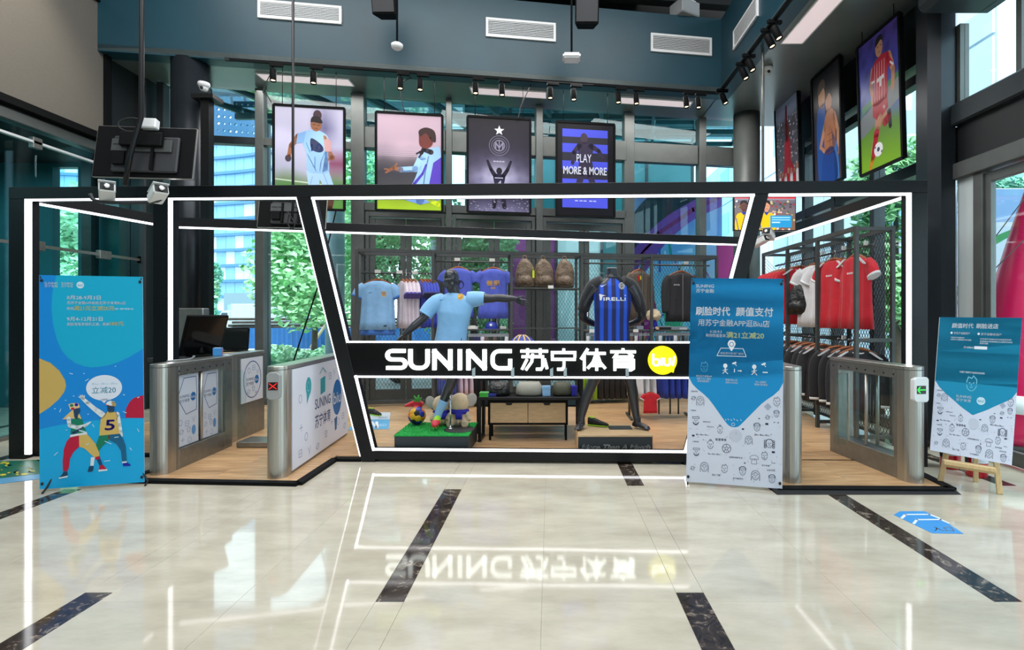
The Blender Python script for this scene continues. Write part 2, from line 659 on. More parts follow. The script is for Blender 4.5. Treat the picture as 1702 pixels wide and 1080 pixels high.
def marble():
    m = bpy.data.materials.new('marble'); m.use_nodes = True
    t = m.node_tree; b = t.nodes['Principled BSDF']
    g = t.nodes.new('ShaderNodeNewGeometry')
    mp = t.nodes.new('ShaderNodeMapping'); mp.inputs['Scale'].default_value = (.6, 1.6, 1)
    mp.inputs['Rotation'].default_value = (0, 0, .5)
    t.links.new(g.outputs['Position'], mp.inputs[0])
    n = t.nodes.new('ShaderNodeTexNoise'); n.inputs['Scale'].default_value = 3.0; n.inputs['Detail'].default_value = 8
    n.inputs['Roughness'].default_value = .65
    t.links.new(mp.outputs[0], n.inputs['Vector'])
    r = t.nodes.new('ShaderNodeValToRGB')
    r.color_ramp.elements[0].position = .32; r.color_ramp.elements[0].color = lin((178, 170, 153))
    r.color_ramp.elements[1].position = .68; r.color_ramp.elements[1].color = lin((203, 196, 179))
    t.links.new(n.outputs[0], r.inputs[0])
    oi = t.nodes.new('ShaderNodeObjectInfo')
    mr = t.nodes.new('ShaderNodeMapRange'); mr.inputs[3].default_value = .985; mr.inputs[4].default_value = 1.015
    t.links.new(oi.outputs['Random'], mr.inputs[0])
    vm = t.nodes.new('ShaderNodeVectorMath'); vm.operation = 'SCALE'
    t.links.new(r.outputs[0], vm.inputs[0]); t.links.new(mr.outputs[0], vm.inputs['Scale'])
    t.links.new(vm.outputs[0], b.inputs['Base Color'])
    b.inputs['Roughness'].default_value = .055
    b.inputs['IOR'].default_value = 1.6
    n2 = t.nodes.new('ShaderNodeTexNoise'); n2.inputs['Scale'].default_value = 1.4; n2.inputs['Detail'].default_value = 1
    t.links.new(g.outputs['Position'], n2.inputs['Vector'])
    bp = t.nodes.new('ShaderNodeBump'); bp.inputs['Strength'].default_value = .02; bp.inputs['Distance'].default_value = .05
    t.links.new(n2.outputs[0], bp.inputs['Height']); t.links.new(bp.outputs[0], b.inputs['Normal'])
    MATS['marble'] = m
marble()
def dark_marble():
    m = bpy.data.materials.new('dark_marble'); m.use_nodes = True
    t = m.node_tree; b = t.nodes['Principled BSDF']
    g = t.nodes.new('ShaderNodeNewGeometry')
    n = t.nodes.new('ShaderNodeTexNoise'); n.inputs['Scale'].default_value = 9; n.inputs['Detail'].default_value = 10
    n.inputs['Roughness'].default_value = .7; n.inputs['Distortion'].default_value = 1.6
    t.links.new(g.outputs['Position'], n.inputs['Vector'])
    r = t.nodes.new('ShaderNodeValToRGB')
    e = r.color_ramp.elements
    e[0].position = .3; e[0].color = lin((26, 22, 22))
    e[1].position = .56; e[1].color = lin((64, 54, 48))
    k = e.new(.64); k.color = lin((150, 138, 124))
    k = e.new(.7); k.color = lin((58, 48, 44))
    t.links.new(n.outputs[0], r.inputs[0])
    t.links.new(r.outputs[0], b.inputs['Base Color'])
    b.inputs['Roughness'].default_value = .07
    MATS['dark_marble'] = m
dark_marble()
def wood_floor():
    m = bpy.data.materials.new('wood_floor'); m.use_nodes = True
    t = m.node_tree; b = t.nodes['Principled BSDF']
    g = t.nodes.new('ShaderNodeNewGeometry')
    oi = t.nodes.new('ShaderNodeObjectInfo')
    ad = t.nodes.new('ShaderNodeVectorMath'); ad.operation = 'ADD'
    sc = t.nodes.new('ShaderNodeVectorMath'); sc.operation = 'SCALE'
    sc.inputs[0].default_value = (13, 7, 3)
    t.links.new(oi.outputs['Random'], sc.inputs['Scale'])
    t.links.new(g.outputs['Position'], ad.inputs[0]); t.links.new(sc.outputs[0], ad.inputs[1])
    mp = t.nodes.new('ShaderNodeMapping'); mp.inputs['Scale'].default_value = (1.2, 14, 1)
    t.links.new(ad.outputs[0], mp.inputs[0])
    n = t.nodes.new('ShaderNodeTexNoise'); n.inputs['Scale'].default_value = 2.5; n.inputs['Detail'].default_value = 6
    n.inputs['Distortion'].default_value = .6
    t.links.new(mp.outputs[0], n.inputs['Vector'])
    r = t.nodes.new('ShaderNodeValToRGB')
    r.color_ramp.elements[0].position = .3; r.color_ramp.elements[0].color = lin((172, 130, 90))
    r.color_ramp.elements[1].position = .7; r.color_ramp.elements[1].color = lin((222, 184, 138))
    t.links.new(n.outputs[0], r.inputs[0])
    mr = t.nodes.new('ShaderNodeMapRange'); mr.inputs[3].default_value = .88; mr.inputs[4].default_value = 1.1
    t.links.new(oi.outputs['Random'], mr.inputs[0])
    vm = t.nodes.new('ShaderNodeVectorMath'); vm.operation = 'SCALE'
    t.links.new(r.outputs[0], vm.inputs[0]); t.links.new(mr.outputs[0], vm.inputs['Scale'])
    t.links.new(vm.outputs[0], b.inputs['Base Color'])
    b.inputs['Roughness'].default_value = .3
    MATS['wood_floor'] = m
wood_floor()

# ------------------------------------------------------------------ floor of marble tiles and dark inlays
LX, RX = -6.5, 4.6          # side glazing planes
GLA = math.atan(.16)        # back glazing turns away to the right
GO = Vector((0, 9.4, 0))
GT = Matrix.Translation(GO) @ Matrix.Rotation(GLA, 4, 'Z')
def glY(x): return 9.4 + .16 * x
def SG(u):
    k = (u - CX) / F
    Y = 9.4 / (1 - .16 * k)
    return k * Y * math.sqrt(1 + .16 ** 2)

floor = struct('floor', MB().bx(-11, RX + .1, -3, 10.5, -.22, -.005), 'marble')
MW['floor'] = Matrix.Identity(4)
strip_x = [-4.135 - 1.64 * 2, -4.135 - 1.64, -4.135, -2.45, -.845, .755, 2.405, 4.05]
rowh = 1.745
Y0 = .94 - 1.745
tile_me = {}
def slab(name, x0, x1, y0, y1, m, top=0.0):
    key = (name, round(x1 - x0, 3), round(y1 - y0, 3), m)
    if key not in tile_me:
        w, d = (x1 - x0) / 2, (y1 - y0) / 2
        o = MB().bx(-w, w, -d, d, -.02, 0).build(name, m, None, bevel=.0007)
        tile_me[key] = o.data
        bpy.data.objects.remove(o)
    o = bpy.data.objects.new(name, tile_me[key])
    COL.objects.link(o)
    o.parent = floor
    o.location = ((x0 + x1) / 2, (y0 + y1) / 2, top)
    return o
for i, sx in enumerate(strip_x):
    par = (i + 1) % 2        # which rows of this column carry a dark inlay
    off = .09 if i % 2 else 0
    for j in range(-1, 5):
        y0 = Y0 + j * rowh + off
        if y0 > 5.6 and sx > -4: continue
        dark = (j + i) % 2 == 0
        slab('floor_inlay' if dark else 'floor_tile', sx - .074, sx + .074, y0 + .001, y0 + rowh - .001, 'dark_marble' if dark else 'marble', 0.0)
    xa = sx + .075
    xb = (strip_x[i + 1] if i + 1 < len(strip_x) else RX + .3) - .075
    half = (xb - xa) / 2
    for j in range(-2, 10):
        y0 = Y0 + j * rowh / 2
        if y0 > 5.2 and sx > -5: continue
        if y0 > 8: continue
        if half < .3:
            slab('floor_tile', xa + .0005, xb - .0005, y0 + .0005, y0 + rowh / 2 - .0005, 'marble')
        else:
            for q in (0, 1):
                slab('floor_tile', xa + q * half + .0005, xa + (q + 1) * half - .0005, y0 + .0005, y0 + rowh / 2 - .0005, 'marble')

# raised wooden shop floor: planks as pieces
plat = structure('floor_platform')
REG = [
    [(-5.62, 5.52), (-2.23, 5.42), (1.95, 5.25), (3.55, 5.2), (4.15, 9.9), (-5.62, 8.35)],
    [(-3.78, 4.64), (-2.27, 4.56), (-2.27, 5.42), (-3.78, 5.46)],
    [(1.98, 4.44), (3.4, 4.42), (3.55, 5.2), (1.98, 5.25)],
]
def clip_poly(poly, reg):
    out = poly
    n = len(reg)
    for i in range(n):
        a, b = reg[i], reg[(i + 1) % n]
        inp, out = out, []
        if not inp: return []
        def side(p): return (b[0] - a[0]) * (p[1] - a[1]) - (b[1] - a[1]) * (p[0] - a[0])
        for k in range(len(inp)):
            p, q = inp[k], inp[(k + 1) % len(inp)]
            sp, sq = side(p), side(q)
            if sp >= 0: out.append(p)
            if sp * sq < 0:
                t = sp / (sp - sq)
                out.append((p[0] + (q[0] - p[0]) * t, p[1] + (q[1] - p[1]) * t))
    return out
PW, PL = .195, 1.3
for reg in REG:
    xs = [p[0] for p in reg]; ys = [p[1] for p in reg]
    MB().prism(reg, .001, .012).build('underlay', 'dark_grey', plat)
    r = 0
    y = min(ys)
    while y < max(ys):
        x = min(xs) - (r * .47 % 1.0) * PL
        while x < max(xs):
            q = clip_poly([(x + .0012, y + .0012), (x + PL - .0012, y + .0012), (x + PL - .0012, y + PW - .0012), (x + .0012, y + PW - .0012)], reg)
            if len(q) >= 3:
                ar = abs(sum(q[i][0] * q[(i + 1) % len(q)][1] - q[(i + 1) % len(q)][0] * q[i][1] for i in range(len(q)))) / 2
                if ar > .004:
                    MB().prism(q, .012, .024).build('plank', 'wood_floor', plat, bevel=.001)
            x += PL
        y += PW; r += 1
tr = MB()
def edge(pts, w=.07, h=.03):
    for a, b in zip(pts, pts[1:]):
        tr.bar((a[0], a[1], h / 2), (b[0], b[1], h / 2), w, h)
edge([(-5.65, 5.5), (-3.81, 5.45), (-3.81, 4.62), (-2.235, 4.53), (-2.235, 5.3), (-1.95, 5.29)])
edge([(1.5, 5.21), (1.94, 5.2), (1.94, 4.4), (3.43, 4.38), (3.5, 5.1)], .09)
tr.build('edge_trim', 'black_matte', plat)
# black bevelled ramp before the right gates
rp = MB()
rp.prism([(0, 0), (.1, 0), (.1, .03)], 0, 1.55, mtx=Matrix(((0, 0, 1, 1.9), (1, 0, 0, 4.29), (0, 1, 0, 0), (0, 0, 0, 1))))
rp.build('threshold_ramp', 'rubber', plat)

# ------------------------------------------------------------------ ceilings and bulkheads
CZ = 5.3
def bkY(x): return 8.3 + .15 * x
b = MB()
BA = math.atan(.15)
b.prism([(-6.7, bkY(-6.7)), (2.92, bkY(2.92)), (2.92, bkY(2.92) + .25), (-6.7, bkY(-6.7) + .25)], CZ, 6.57)
bulk = struct('wall_bulkhead_back', b, 'bulkhead')
b = MB().bx(2.92, 3.12, -3, bkY(2.92) + .25, CZ, 6.57)
struct('wall_bulkhead_right', b, 'bulkhead')
b = MB().prism([(-6.7, bkY(-6.7)), (2.92, bkY(2.92)), (2.92, glY(2.92) + .1), (-6.7, glY(-6.7) + .1)], CZ + .02, CZ + .1)
b.bx(2.9, RX + .2, -3, 10.3, CZ + .02, CZ + .1)
struct('ceiling_low', b, 'low_ceiling')
b = MB().bx(-11, 1.6, -3, 9.9, 7.6, 7.7).bx(1.6, 5.5, -3, 9.0, 7.6, 7.7)
struct('ceiling', b, 'ceil_dark')
# service void above the bulkhead: dark beams and louvred skylight
b = MB()
for y in (9.3, 9.9):
    b.bar((-7, y - 1.5, 7.1), (4.6, y - .1, 7.1), .18, .35)
for x in (-4, -1, .9):
    b.bar((x, 7.6, 7.2), (x, glY(x), 7.2), .2, .3)
struct('ceiling_beams', b, 'ceil_dark')
sky_l = structure('window_skylight')
b = MB().bx(1.55, 5.3, 9.0, 9.08, 7.2, 7.6).bx(1.5, 1.6, 9, 10, 7.2, 7.6)
b.build('skylight_frame', 'mullion_dark', sky_l)
for i in range(5):
    MB().box((3.4, 9.2 + i * .18, 7.5), (3.6, .15, .012), mtx=Matrix.Rotation(-.5, 4, 'X')).build('louvre_slat', 'white_paint', sky_l)
b = MB().prism([(-11, glY(-11) + .1), (5.5, glY(5.5) + .1), (5.5, glY(5.5) + .25), (-11, glY(-11) + .25)], 5.38, 7.7)
struct('wall_upper_back', b, 'ceil_dark')

# rear part of the hall (behind the camera)
struct('wall_front', MB().bx(-11, RX + .2, -3.1, -3, 0, 7.6), 'white_paint')

# ------------------------------------------------------------------ back glazing
win_n = [0]
def bay(u0, u1, trans, panes, z1=5.3, z0=0.0, mull=.09, m='mullion', gm='glass_teal', inset=0.0, name=None):
    """one bay of the back glazing between photo columns u0..u1: mullion on its left side, transoms and panes"""
    win_n[0] += 1
    w = structure(name or 'window_%d' % win_n[0])
    s0, s1 = SG(u0), SG(u1)
    MB().bx(s0 - mull / 2, s0 + mull / 2, -.09, .09, z0, z1).xf(GT).build('mullion', m, w, bevel=.004)
    for za, zb in trans:
        MB().bx(s0 + mull / 2 - .003, s1 - mull / 2 + .003, -.07, .07, za, zb).xf(GT).build('transom', m, w, bevel=.004)
    for za, zb in panes:
        MB().bx(s0 + mull / 2, s1 - mull / 2, -.006, .006, za, zb).xf(GT).build('pane', gm, w)
    return w
# far-left bays (behind the round column)
bay(150, 213, [(4.36, 4.48), (0, .12)], [(.12, 4.36), (4.48, 5.3)], m='mullion_dark', mull=.14)
bay(213, 271, [(0, .12)], [(.12, 5.3)], m='mullion_dark', mull=.16, gm='glass_clear')
bay(271, 343, [(0, .12)], [(.12, 5.3)], m='mullion_dark', mull=.1, gm='glass_clear')
bay(343, 434, [(4.36, 4.48), (0, .12)], [(.12, 4.36), (4.48, 5.3)], m='mullion_dark', mull=.1, gm='glass_clear')
bay(434, 597, [(4.36, 4.48), (0, .12)], [(.12, 4.36), (4.48, 5.3)], mull=.13, gm='glass_clear')
# bays above the doors: deep grey transom, doors below
def door_bay(u0, u1, idx, mull):
    win_n[0] += 1
    w = structure('window_%d' % win_n[0])
    s0, s1 = SG(u0), SG(u1)
    MB().bx(s0 - mull / 2, s0 + mull / 2, -.16, .12, 0, 5.3).xf(GT).build('mullion', 'mullion', w, bevel=.006)
    MB().bx(s0 + mull / 2, s1 - .06, -.1, .1, 4.4, 4.76).xf(GT).build('transom', 'mullion', w, bevel=.006)
    MB().bx(s0 + mull / 2, s1 - .06, -.09, .09, 3.32, 3.46).xf(GT).build('transom', 'mullion', w, bevel=.006)
    MB().bx(s0 + mull / 2, s1 - .06, -.006, .006, 3.46, 4.4).xf(GT).build('pane', 'glass_teal', w)
    MB().bx(s0 + mull / 2, s1 - .06, -.006, .006, 4.76, 5.3).xf(GT).build('pane', 'glass_teal', w)
    d = structure('door_%d' % idx)
    a, c = s0 + mull / 2 + .01, s1 - .07
    f = MB().bx(a, a + .06, -.08, .08, 0, 3.3).bx(c - .06, c, -.08, .08, 0, 3.3).bx(a + .06, c - .06, -.08, .08, 3.22, 3.3)
    f.xf(GT).build('door_frame', 'mullion', d, bevel=.004)
    mid = (a + c) / 2
    for q, (x0, x1) in enumerate(((a + .065, mid - .005), (mid + .005, c - .065))):
        lf = MB()
        lf.bx(x0, x0 + .09, -.03, .03, .02, 3.2).bx(x1 - .09, x1, -.03, .03, .02, 3.2)
        lf.bx(x0 + .09, x1 - .09, -.03, .03, 3.08, 3.2).bx(x0 + .09, x1 - .09, -.03, .03, .02, .22)
        leaf = lf.xf(GT).build('door_leaf', 'mullion', d, bevel=.003)
        MB().bx(x0 + .09, x1 - .09, -.005, .005, .22, 3.08).xf(GT).build('pane', 'glass_clear', leaf)
        hx = x1 - .045 if q == 0 else x0 + .045
        MB().tube([(hx, -.09, .7), (hx, -.09, 1.75)], .018, 8).bx(hx - .01, hx + .01, -.09, -.03, .8, .82).bx(hx - .01, hx + .01, -.09, -.03, 1.62, 1.64).xf(GT).build('handle', 'chrome', leaf)
door_bay(597, 746.5, 1, .21)
door_bay(746.5, 895, 2, .1)
door_bay(895, 1044, 3, .12)
bay(1044, 1165, [(4.4, 4.76), (0, .12)], [(.12, 4.4), (4.76, 5.3)], mull=.19)
bay(1165, 1240, [(4.4, 4.76), (0, .12)], [(.12, 4.4), (4.76, 5.3)], mull=.14)

# ------------------------------------------------------------------ round columns
def column(name, x, y, r, z1, m):
    c = MB().lathe([(r, 0), (r, z1)], (x, y, 0), 36)
    o = struct(name, c, m)
    MW[o.name] = Matrix.Identity(4)
    MB().lathe([(r + .012, 0), (r + .012, .12), (r, .125)], (x, y, 0), 36).build('base_collar', 'mullion_dark', o)
    return o
column('column', HX(317, 7.72), 7.72, .25, CZ + .02, 'column_dark')
column('column', HX(1241, 9.72), 9.72, .24, CZ + .02, 'mullion')
b = MB().bx(4.28, 4.62, 5.72, 6.08, 0, 7.6)
o = struct('column_right', b, 'column_dark', bevel=.09)
b = MB().bx(HX(343, 7.5) - .06, HX(343, 7.5) + .06, 7.46, 7.58, 0, 4.75).bx(HX(343, 7.5) - .16, HX(343, 7.5) + .16, 7.4, 7.64, 4.66, 4.72)
struct('column_slim', b, 'black_steel')

# ------------------------------------------------------------------ right side glazing wall
for i, (ya, yb) in enumerate(((6.1, 7.15), (7.15, 8.15), (8.15, 9.1), (9.1, 10.0))):
    win_n[0] += 1
    w = structure('window_%d' % win_n[0])
    MB().bx(RX - .08, RX + .08, ya, ya + .1, 0, 4.62).build('mullion', 'mullion_dark', w, bevel=.004)
    MB().bx(RX - .07, RX + .07, ya + .1, yb, 4.38, 4.5).build('transom', 'mullion_dark', w, bevel=.004)
    MB().bx(RX - .07, RX + .07, ya + .1, yb, 3.25, 3.4).build('transom', 'mullion_dark', w, bevel=.004)
    MB().bx(RX - .006, RX + .006, ya + .1, yb, .12, 3.25).build('pane', 'glass_clear', w)
    MB().bx(RX - .006, RX + .006, ya + .1, yb, 3.4, 4.38).build('pane', 'glass_clear', w)
    MB().bx(RX - .07, RX + .07, ya + .1, yb, 0, .12).build('sill', 'mullion_dark', w)
struct('wall_right', MB().bx(RX - .1, RX + .12, 6.06, 10.2, 4.6, CZ + .1), 'spandrel')
# nearer part: big box beam, windows, entrance
b = MB().bx(RX - .12, RX + .15, -3, 5.75, 3.62, 3.86)
struct('wall_beam_right', b, 'mullion_dark', bevel=.02)
struct('wall_panel_right', MB().bx(RX - .04, RX + .1, -3, 5.75, 3.2, 3.62), 'spandrel')
struct('wall_lintel_right', MB().bx(RX - .1, RX + .12, -3, 5.75, 3.02, 3.2), 'mullion', bevel=.01)
struct('wall_soffit_right', MB().bx(3.95, RX + .15, -3, 5.55, 4.75, CZ + .05), 'mullion_dark', bevel=.06)
win_n[0] += 1
w = structure('window_%d' % win_n[0])
for ya, yb in ((5.0, 5.74), (3.4, 5.0), (1.6, 3.4), (-.4, 1.6), (-3, -.4)):
    MB().bx(RX - .006, RX + .006, ya, yb - .06, 3.86, 4.75).build('pane', 'glass_clear', w)
    MB().bx(RX - .05, RX + .05, yb - .06, yb, 3.86, 4.75).build('mullion', 'mullion', w)
d = structure('door_4')
glass('glass_frosted', (.9, .93, .93))
mat('frost', (206, 218, 220), .3, emit=0)
MB().bx(RX - .03, RX + .03, 5.5, 5.74, .02, 3.02).build('side_panel', 'frost', d)
MB().bx(RX - .06, RX + .06, 5.38, 5.5, .02, 3.02).build('door_frame', 'mullion', d, bevel=.006)
for ya, yb in ((4.0, 5.38), (2.5, 3.95), (1.0, 2.45), (-.6, .95), (-3, -.65)):
    lf = MB().bx(RX - .03, RX + .03, yb - .07, yb, .02, 3.0).bx(RX - .03, RX + .03, ya, ya + .07, .02, 3.0).bx(RX - .03, RX + .03, ya + .07, yb - .07, .02, .16).bx(RX - .03, RX + .03, ya + .07, yb - .07, 2.9, 3.0)
    leaf = lf.build('door_leaf', 'mullion', d, bevel=.004)
    MB().bx(RX - .005, RX + .005, ya + .07, yb - .07, .16, 2.9).build('pane', 'glass_clear', leaf)

# ------------------------------------------------------------------ left side: big fabric screen above a glass front
struct('wall_left_upper', MB().bx(LX - .25, LX - .06, -3, 8.4, 4.0, 7.6), 'spandrel')
scr = thing('wall_screen', 'big dull grey woven screen with black rim high on left wall', 'screen', (LX, 5.2, 4.06))
MB().bx(LX - .06, LX + .01, 2.6, 7.42, 4.13, 6.0).build('panel', 'screen_fabric', scr)
b = MB().bx(LX - .06, LX + .05, 2.5, 7.52, 4.04, 4.13).bx(LX - .06, LX + .05, 2.5, 7.52, 6.0, 6.1).bx(LX - .06, LX + .05, 7.42, 7.52, 4.13, 6.0).bx(LX - .06, LX + .05, 2.5, 2.6, 4.13, 6.0)
b.build('rim', 'black_matte', scr)
win_n[0] += 1
w = structure('window_%d' % win_n[0])
MB().bx(LX - .2, LX - .03, -3, 8.36, 3.88, 4.0).build('transom', 'mullion', w)
MB().bx(LX - .12, LX - .06, -3, 8.36, 3.7, 3.73).build('transom', 'white_paint', w)
for ya, yb in ((7.55, 8.3), (6.55, 7.55), (5.55, 6.55), (4.2, 5.55), (2.5, 4.2), (.6, 2.5), (-3, .6)):
    MB().bx(LX - .1, LX - .088, ya + .006, yb - .006, 2.42, 3.88).build('pane', 'glass_teal', w)
    MB().bx(LX - .1, LX - .088, ya + .006, yb - .006, .05, 2.38).build('pane', 'glass_teal', w)
    MB().bx(LX - .13, LX - .06, yb - .1, yb + .1, 2.34, 2.46).build('patch_fitting', 'steel_dark', w, bevel=.006)
    MB().bx(LX - .13, LX - .06, yb - .06, yb + .06, 3.64, 3.78).build('patch_fitting', 'steel_dark', w, bevel=.006)
MB().bx(LX - .11, LX - .08, -3, 8.3, 2.38, 2.42).build('rail', 'steel', w)
MB().bx(LX - .12, LX - .06, -3, 8.3, 0, .05).build('rail', 'steel_dark', w)
struct('column_left', MB().bx(LX - .2, LX + .1, 5.42, 5.58, 0, 4.0), 'mullion', bevel=.02)
struct('column_corner', MB().bx(LX - .25, LX + .0, 8.2, 8.5, 0, 7.6), 'mullion_dark', bevel=.02)
# the corridor behind the left glass front
mat('teal_wall', (44, 104, 112), .5, noise=.2, nscale=1.2)
b = MB().bx(-10.2, -10, -3, 8.5, 0, 7.6)
struct('wall_left', b, 'teal_wall')
b = MB()
for y in (3.2, 4.6, 6.0):
    b.bx(-9.8, -9.5, y, y + .35, 0, 4)
struct('wall_left_piers', b, 'spandrel')
struct('ceiling_left', MB().bx(-10.2, LX - .1, -3, 8.5, 4.02, 4.1), 'ceil_dark')
b = MB().bx(-10.2, -8.2, 8.42, 8.55, 0, 5.35).bx(-7.78, LX - .2, 8.42, 8.55, 0, 5.35).bx(-8.2, -7.78, 8.42, 8.55, 0, 1.2).bx(-8.2, -7.78, 8.42, 8.55, 3.95, 5.35).bx(-8.2, -7.78, 8.44, 8.53, 3.42, 3.55)
struct('wall_left_end', b, 'teal_wall')
# ------------------------------------------------------------------ the black portal frame with LED edges
def fY(x): return 5.27 - .03 * x
FA = -math.atan(.03)
def rY(x): return 7.05 + .207 * (x + 5.2)
RA = math.atan(.207)
frame = thing('shop_frame', 'large black steel portal frame edged with white light strips', 'frame', (-1, fY(-1), 0))
FT0, FT1 = 2.725, 2.85
XL, XR = -5.6, 3.65
def fbox(mb, x0, x1, z0, z1, d=.16, dy=0.0):
    """box in the plane of the frame front"""
    xc = (x0 + x1) / 2
    mb.box((xc, fY(xc) + dy, (z0 + z1) / 2), ((x1 - x0) * 1.0005, d, z1 - z0), FA)
    return mb
def fprism(mb, poly, d=.16, dy=0.0):
    M = Matrix.Translation((0, fY(0) + dy, 0)) @ Matrix.Rotation(FA, 4, 'Z') @ Matrix.Rotation(PI / 2, 4, 'X')
    mb.prism(poly, -d / 2, d / 2, mtx=M)
    return mb
fbox(MB(), XL - .08, XR + .1, FT0, FT1).build('front_beam', 'black_steel', frame, bevel=.004)
fbox(MB(), XL - .08, XL + .09, 0, FT0).build('post', 'black_steel', frame, bevel=.004)
fbox(MB(), XR - .06, XR + .1, 0, FT0).build('post', 'black_steel', frame, bevel=.004)
x2 = HX(276, 5.39)
fbox(MB(), x2 - .08, x2 + .08, 0, FT0).build('post', 'black_steel', frame, bevel=.004)
# rear beam, side beams, rear posts
RLx, RRx = -5.25, 3.58
mid = (RLx + RRx) / 2
L_ = (RRx - RLx) / math.cos(RA)
MB().box((mid, rY(mid), (FT0 + FT1) / 2), (L_, .14, .125), RA).build('rear_beam', 'black_steel', frame, bevel=.004)
pl = [(XL, fY(XL) + .1, 0), (RLx, rY(RLx) - .05, 0)]
zc = Vector((0, 0, (FT0 + FT1) / 2))
MB().bar(Vector(pl[0]) + zc, Vector(pl[1]) + zc, .12, .125).build('side_beam', 'black_steel', frame, bevel=.004)
pr = [(XR + .02, fY(XR) + .1, 0), (RRx, rY(RRx) - .05, 0)]
MB().bar(Vector(pr[0]) + zc, Vector(pr[1]) + zc, .12, .125).build('side_beam', 'black_steel', frame, bevel=.004)
for xx in (-5.18, HX(1240, rY(3.3))):
    MB().box((xx, rY(xx), FT0 / 2 + .01), (.09, .09, FT0 - .03), RA).build('rear_post', 'black_steel', frame, bevel=.004)
# diagonals
k = fY(0) / F
def pz(v): return CH - (v - CY) * k
DL = [(HX(498, 5.345), FT0), (HX(523, 5.345), FT0), (HX(628, 5.33), 0), (HX(606, 5.33), 0)]
DR = [(HX(1250, 5.205), FT0), (HX(1273, 5.205), FT0), (HX(1156, 5.23), 0), (HX(1133, 5.23), 0)]
fprism(MB(), DL, .15).build('diagonal_post', 'black_steel', frame, bevel=.003)
fprism(MB(), DR, .15).build('diagonal_post', 'black_steel', frame, bevel=.003)
def on(a, b, z): return a[0] + (b[0] - a[0]) * (FT0 - z) / FT0
LZ = lambda z: on(DL[1], DL[2], z)       # inner edge of the left diagonal
RZ = lambda z: on(DR[0], DR[3], z)
SB0, SB1 = .885, 1.225
fprism(MB(), [(LZ(.12), .025), (RZ(.12), .025), (RZ(.12), .12), (LZ(.12), .12)], .15).build('bottom_beam', 'black_steel', frame, bevel=.004)
# LED strips
def led(p, d=.02, dy=-.07):
    fprism(MB(), p, d, dy).build('led_strip', 'led', frame)
e = .024
led([(XL + .09, FT0 - e * .8), (x2 - .08, FT0 - e * .8), (x2 - .08, FT0), (XL + .09, FT0)])
led([(x2 + .08, FT0 - e * .8), (DL[0][0], FT0 - e * .8), (DL[0][0], FT0), (x2 + .08, FT0)])
led([(DL[1][0], FT0 - e), (DR[0][0], FT0 - e), (DR[0][0], FT0), (DL[1][0], FT0)])
led([(DR[1][0], FT0 - e), (XR - .06, FT0 - e), (XR - .06, FT0), (DR[1][0], FT0)])
led([(XL + .09, .05), (XL + .15, .05), (XL + .15, FT0 - e), (XL + .09, FT0 - e)])
led([(XR - .1, .05), (XR - .06, .05), (XR - .06, FT0 - e), (XR - .1, FT0 - e)])
led([(x2 + .08, .05), (x2 + .115, .05), (x2 + .115, FT0 - e), (x2 + .08, FT0 - e)])
def dled(f, z0, z1, w, ww=.022):
    s = 1 if w > 0 else -1
    led([(f(z0), z0), (f(z0) + s * ww, z0), (f(z1) + s * ww, z1), (f(z1), z1)])
dled(LZ, SB1, FT0 - e, 1); dled(LZ, .12, SB0, 1)
dled(RZ, SB1, FT0 - e, -1, .03); dled(RZ, .12, SB0, -1, .03)
OL = lambda z: on(DL[0], DL[3], z)
dled(OL, .06, FT0 - e, -1, .008)
led([(LZ(SB1), SB1), (RZ(SB1), SB1), (RZ(SB1), SB1 + .018), (LZ(SB1), SB1 + .018)])
led([(LZ(SB0), SB0 - .018), (RZ(SB0), SB0 - .018), (RZ(SB0), SB0), (LZ(SB0), SB0)])
led([(LZ(.12), .12), (RZ(.12), .12), (RZ(.12), .142), (LZ(.12), .142)])
# rear and side strips below the beams
for p, q, dxy in (((RLx, rY(RLx)), (RRx, rY(RRx)), (.2, -1)),):
    MB().bar((p[0], p[1] - .06, FT0 - .012), (q[0], q[1] - .06, FT0 - .012), .02, .024).build('led_strip', 'led', frame)
MB().bar((pl[0][0] + .05, pl[0][1], FT0 - .012), (pl[1][0] + .05, pl[1][1], FT0 - .012), .025, .024).build('led_strip', 'led', frame)
MB().bar((pr[0][0] - .05, pr[0][1], FT0 - .012), (pr[1][0] - .05, pr[1][1], FT0 - .012), .03, .024).build('led_strip', 'led', frame)

# the sign between the diagonals
sb = fprism(MB(), [(LZ(SB0) - .01, SB0), (RZ(SB0) + .01, SB0), (RZ(SB1) + .01, SB1), (LZ(SB1) - .01, SB1)], .12)
sign = sb.build('sign_board', 'black_matte', frame)
SM = Matrix.Translation((0, fY(0) - .061, 0)) @ Matrix.Rotation(FA, 4, 'Z') @ Matrix.Rotation(PI / 2, 4, 'X')
def sx_(u): return HX(u, 5.2)      # letters stand 6-7 cm before the frame plane
def sz_(v): return HZ(v, 5.2)
def stroke_solid(mb, pts, w, closed=False):
    """flat-ended strokes with mitred joints in photo pixels, as a raised bar"""
    q = [(sx_(u), sz_(v)) for u, v in pts]
    w = w * 5.2 / F
    n = len(q)
    L, R = [], []
    for i in range(n):
        a = Vector(q[max(i - 1, 0)]) if i else None
        b = Vector(q[i])
        c = Vector(q[i + 1]) if i < n - 1 else None
        d0 = (b - a).normalized() if a is not None else (c - b).normalized()
        d1 = (c - b).normalized() if c is not None else d0
        nn = Vector((-d0.y - d1.y, d0.x + d1.x))
        nn.normalize()
        m = nn.dot(Vector((-d0.y, d0.x)))
        nn *= (w / 2) / max(m, .5)
        L.append(b + nn); R.append(b - nn)
    for i in range(n - 1):
        mb.prism([tuple(L[i]), tuple(R[i]), tuple(R[i + 1]), tuple(L[i + 1])], 0, .03, mtx=SM)
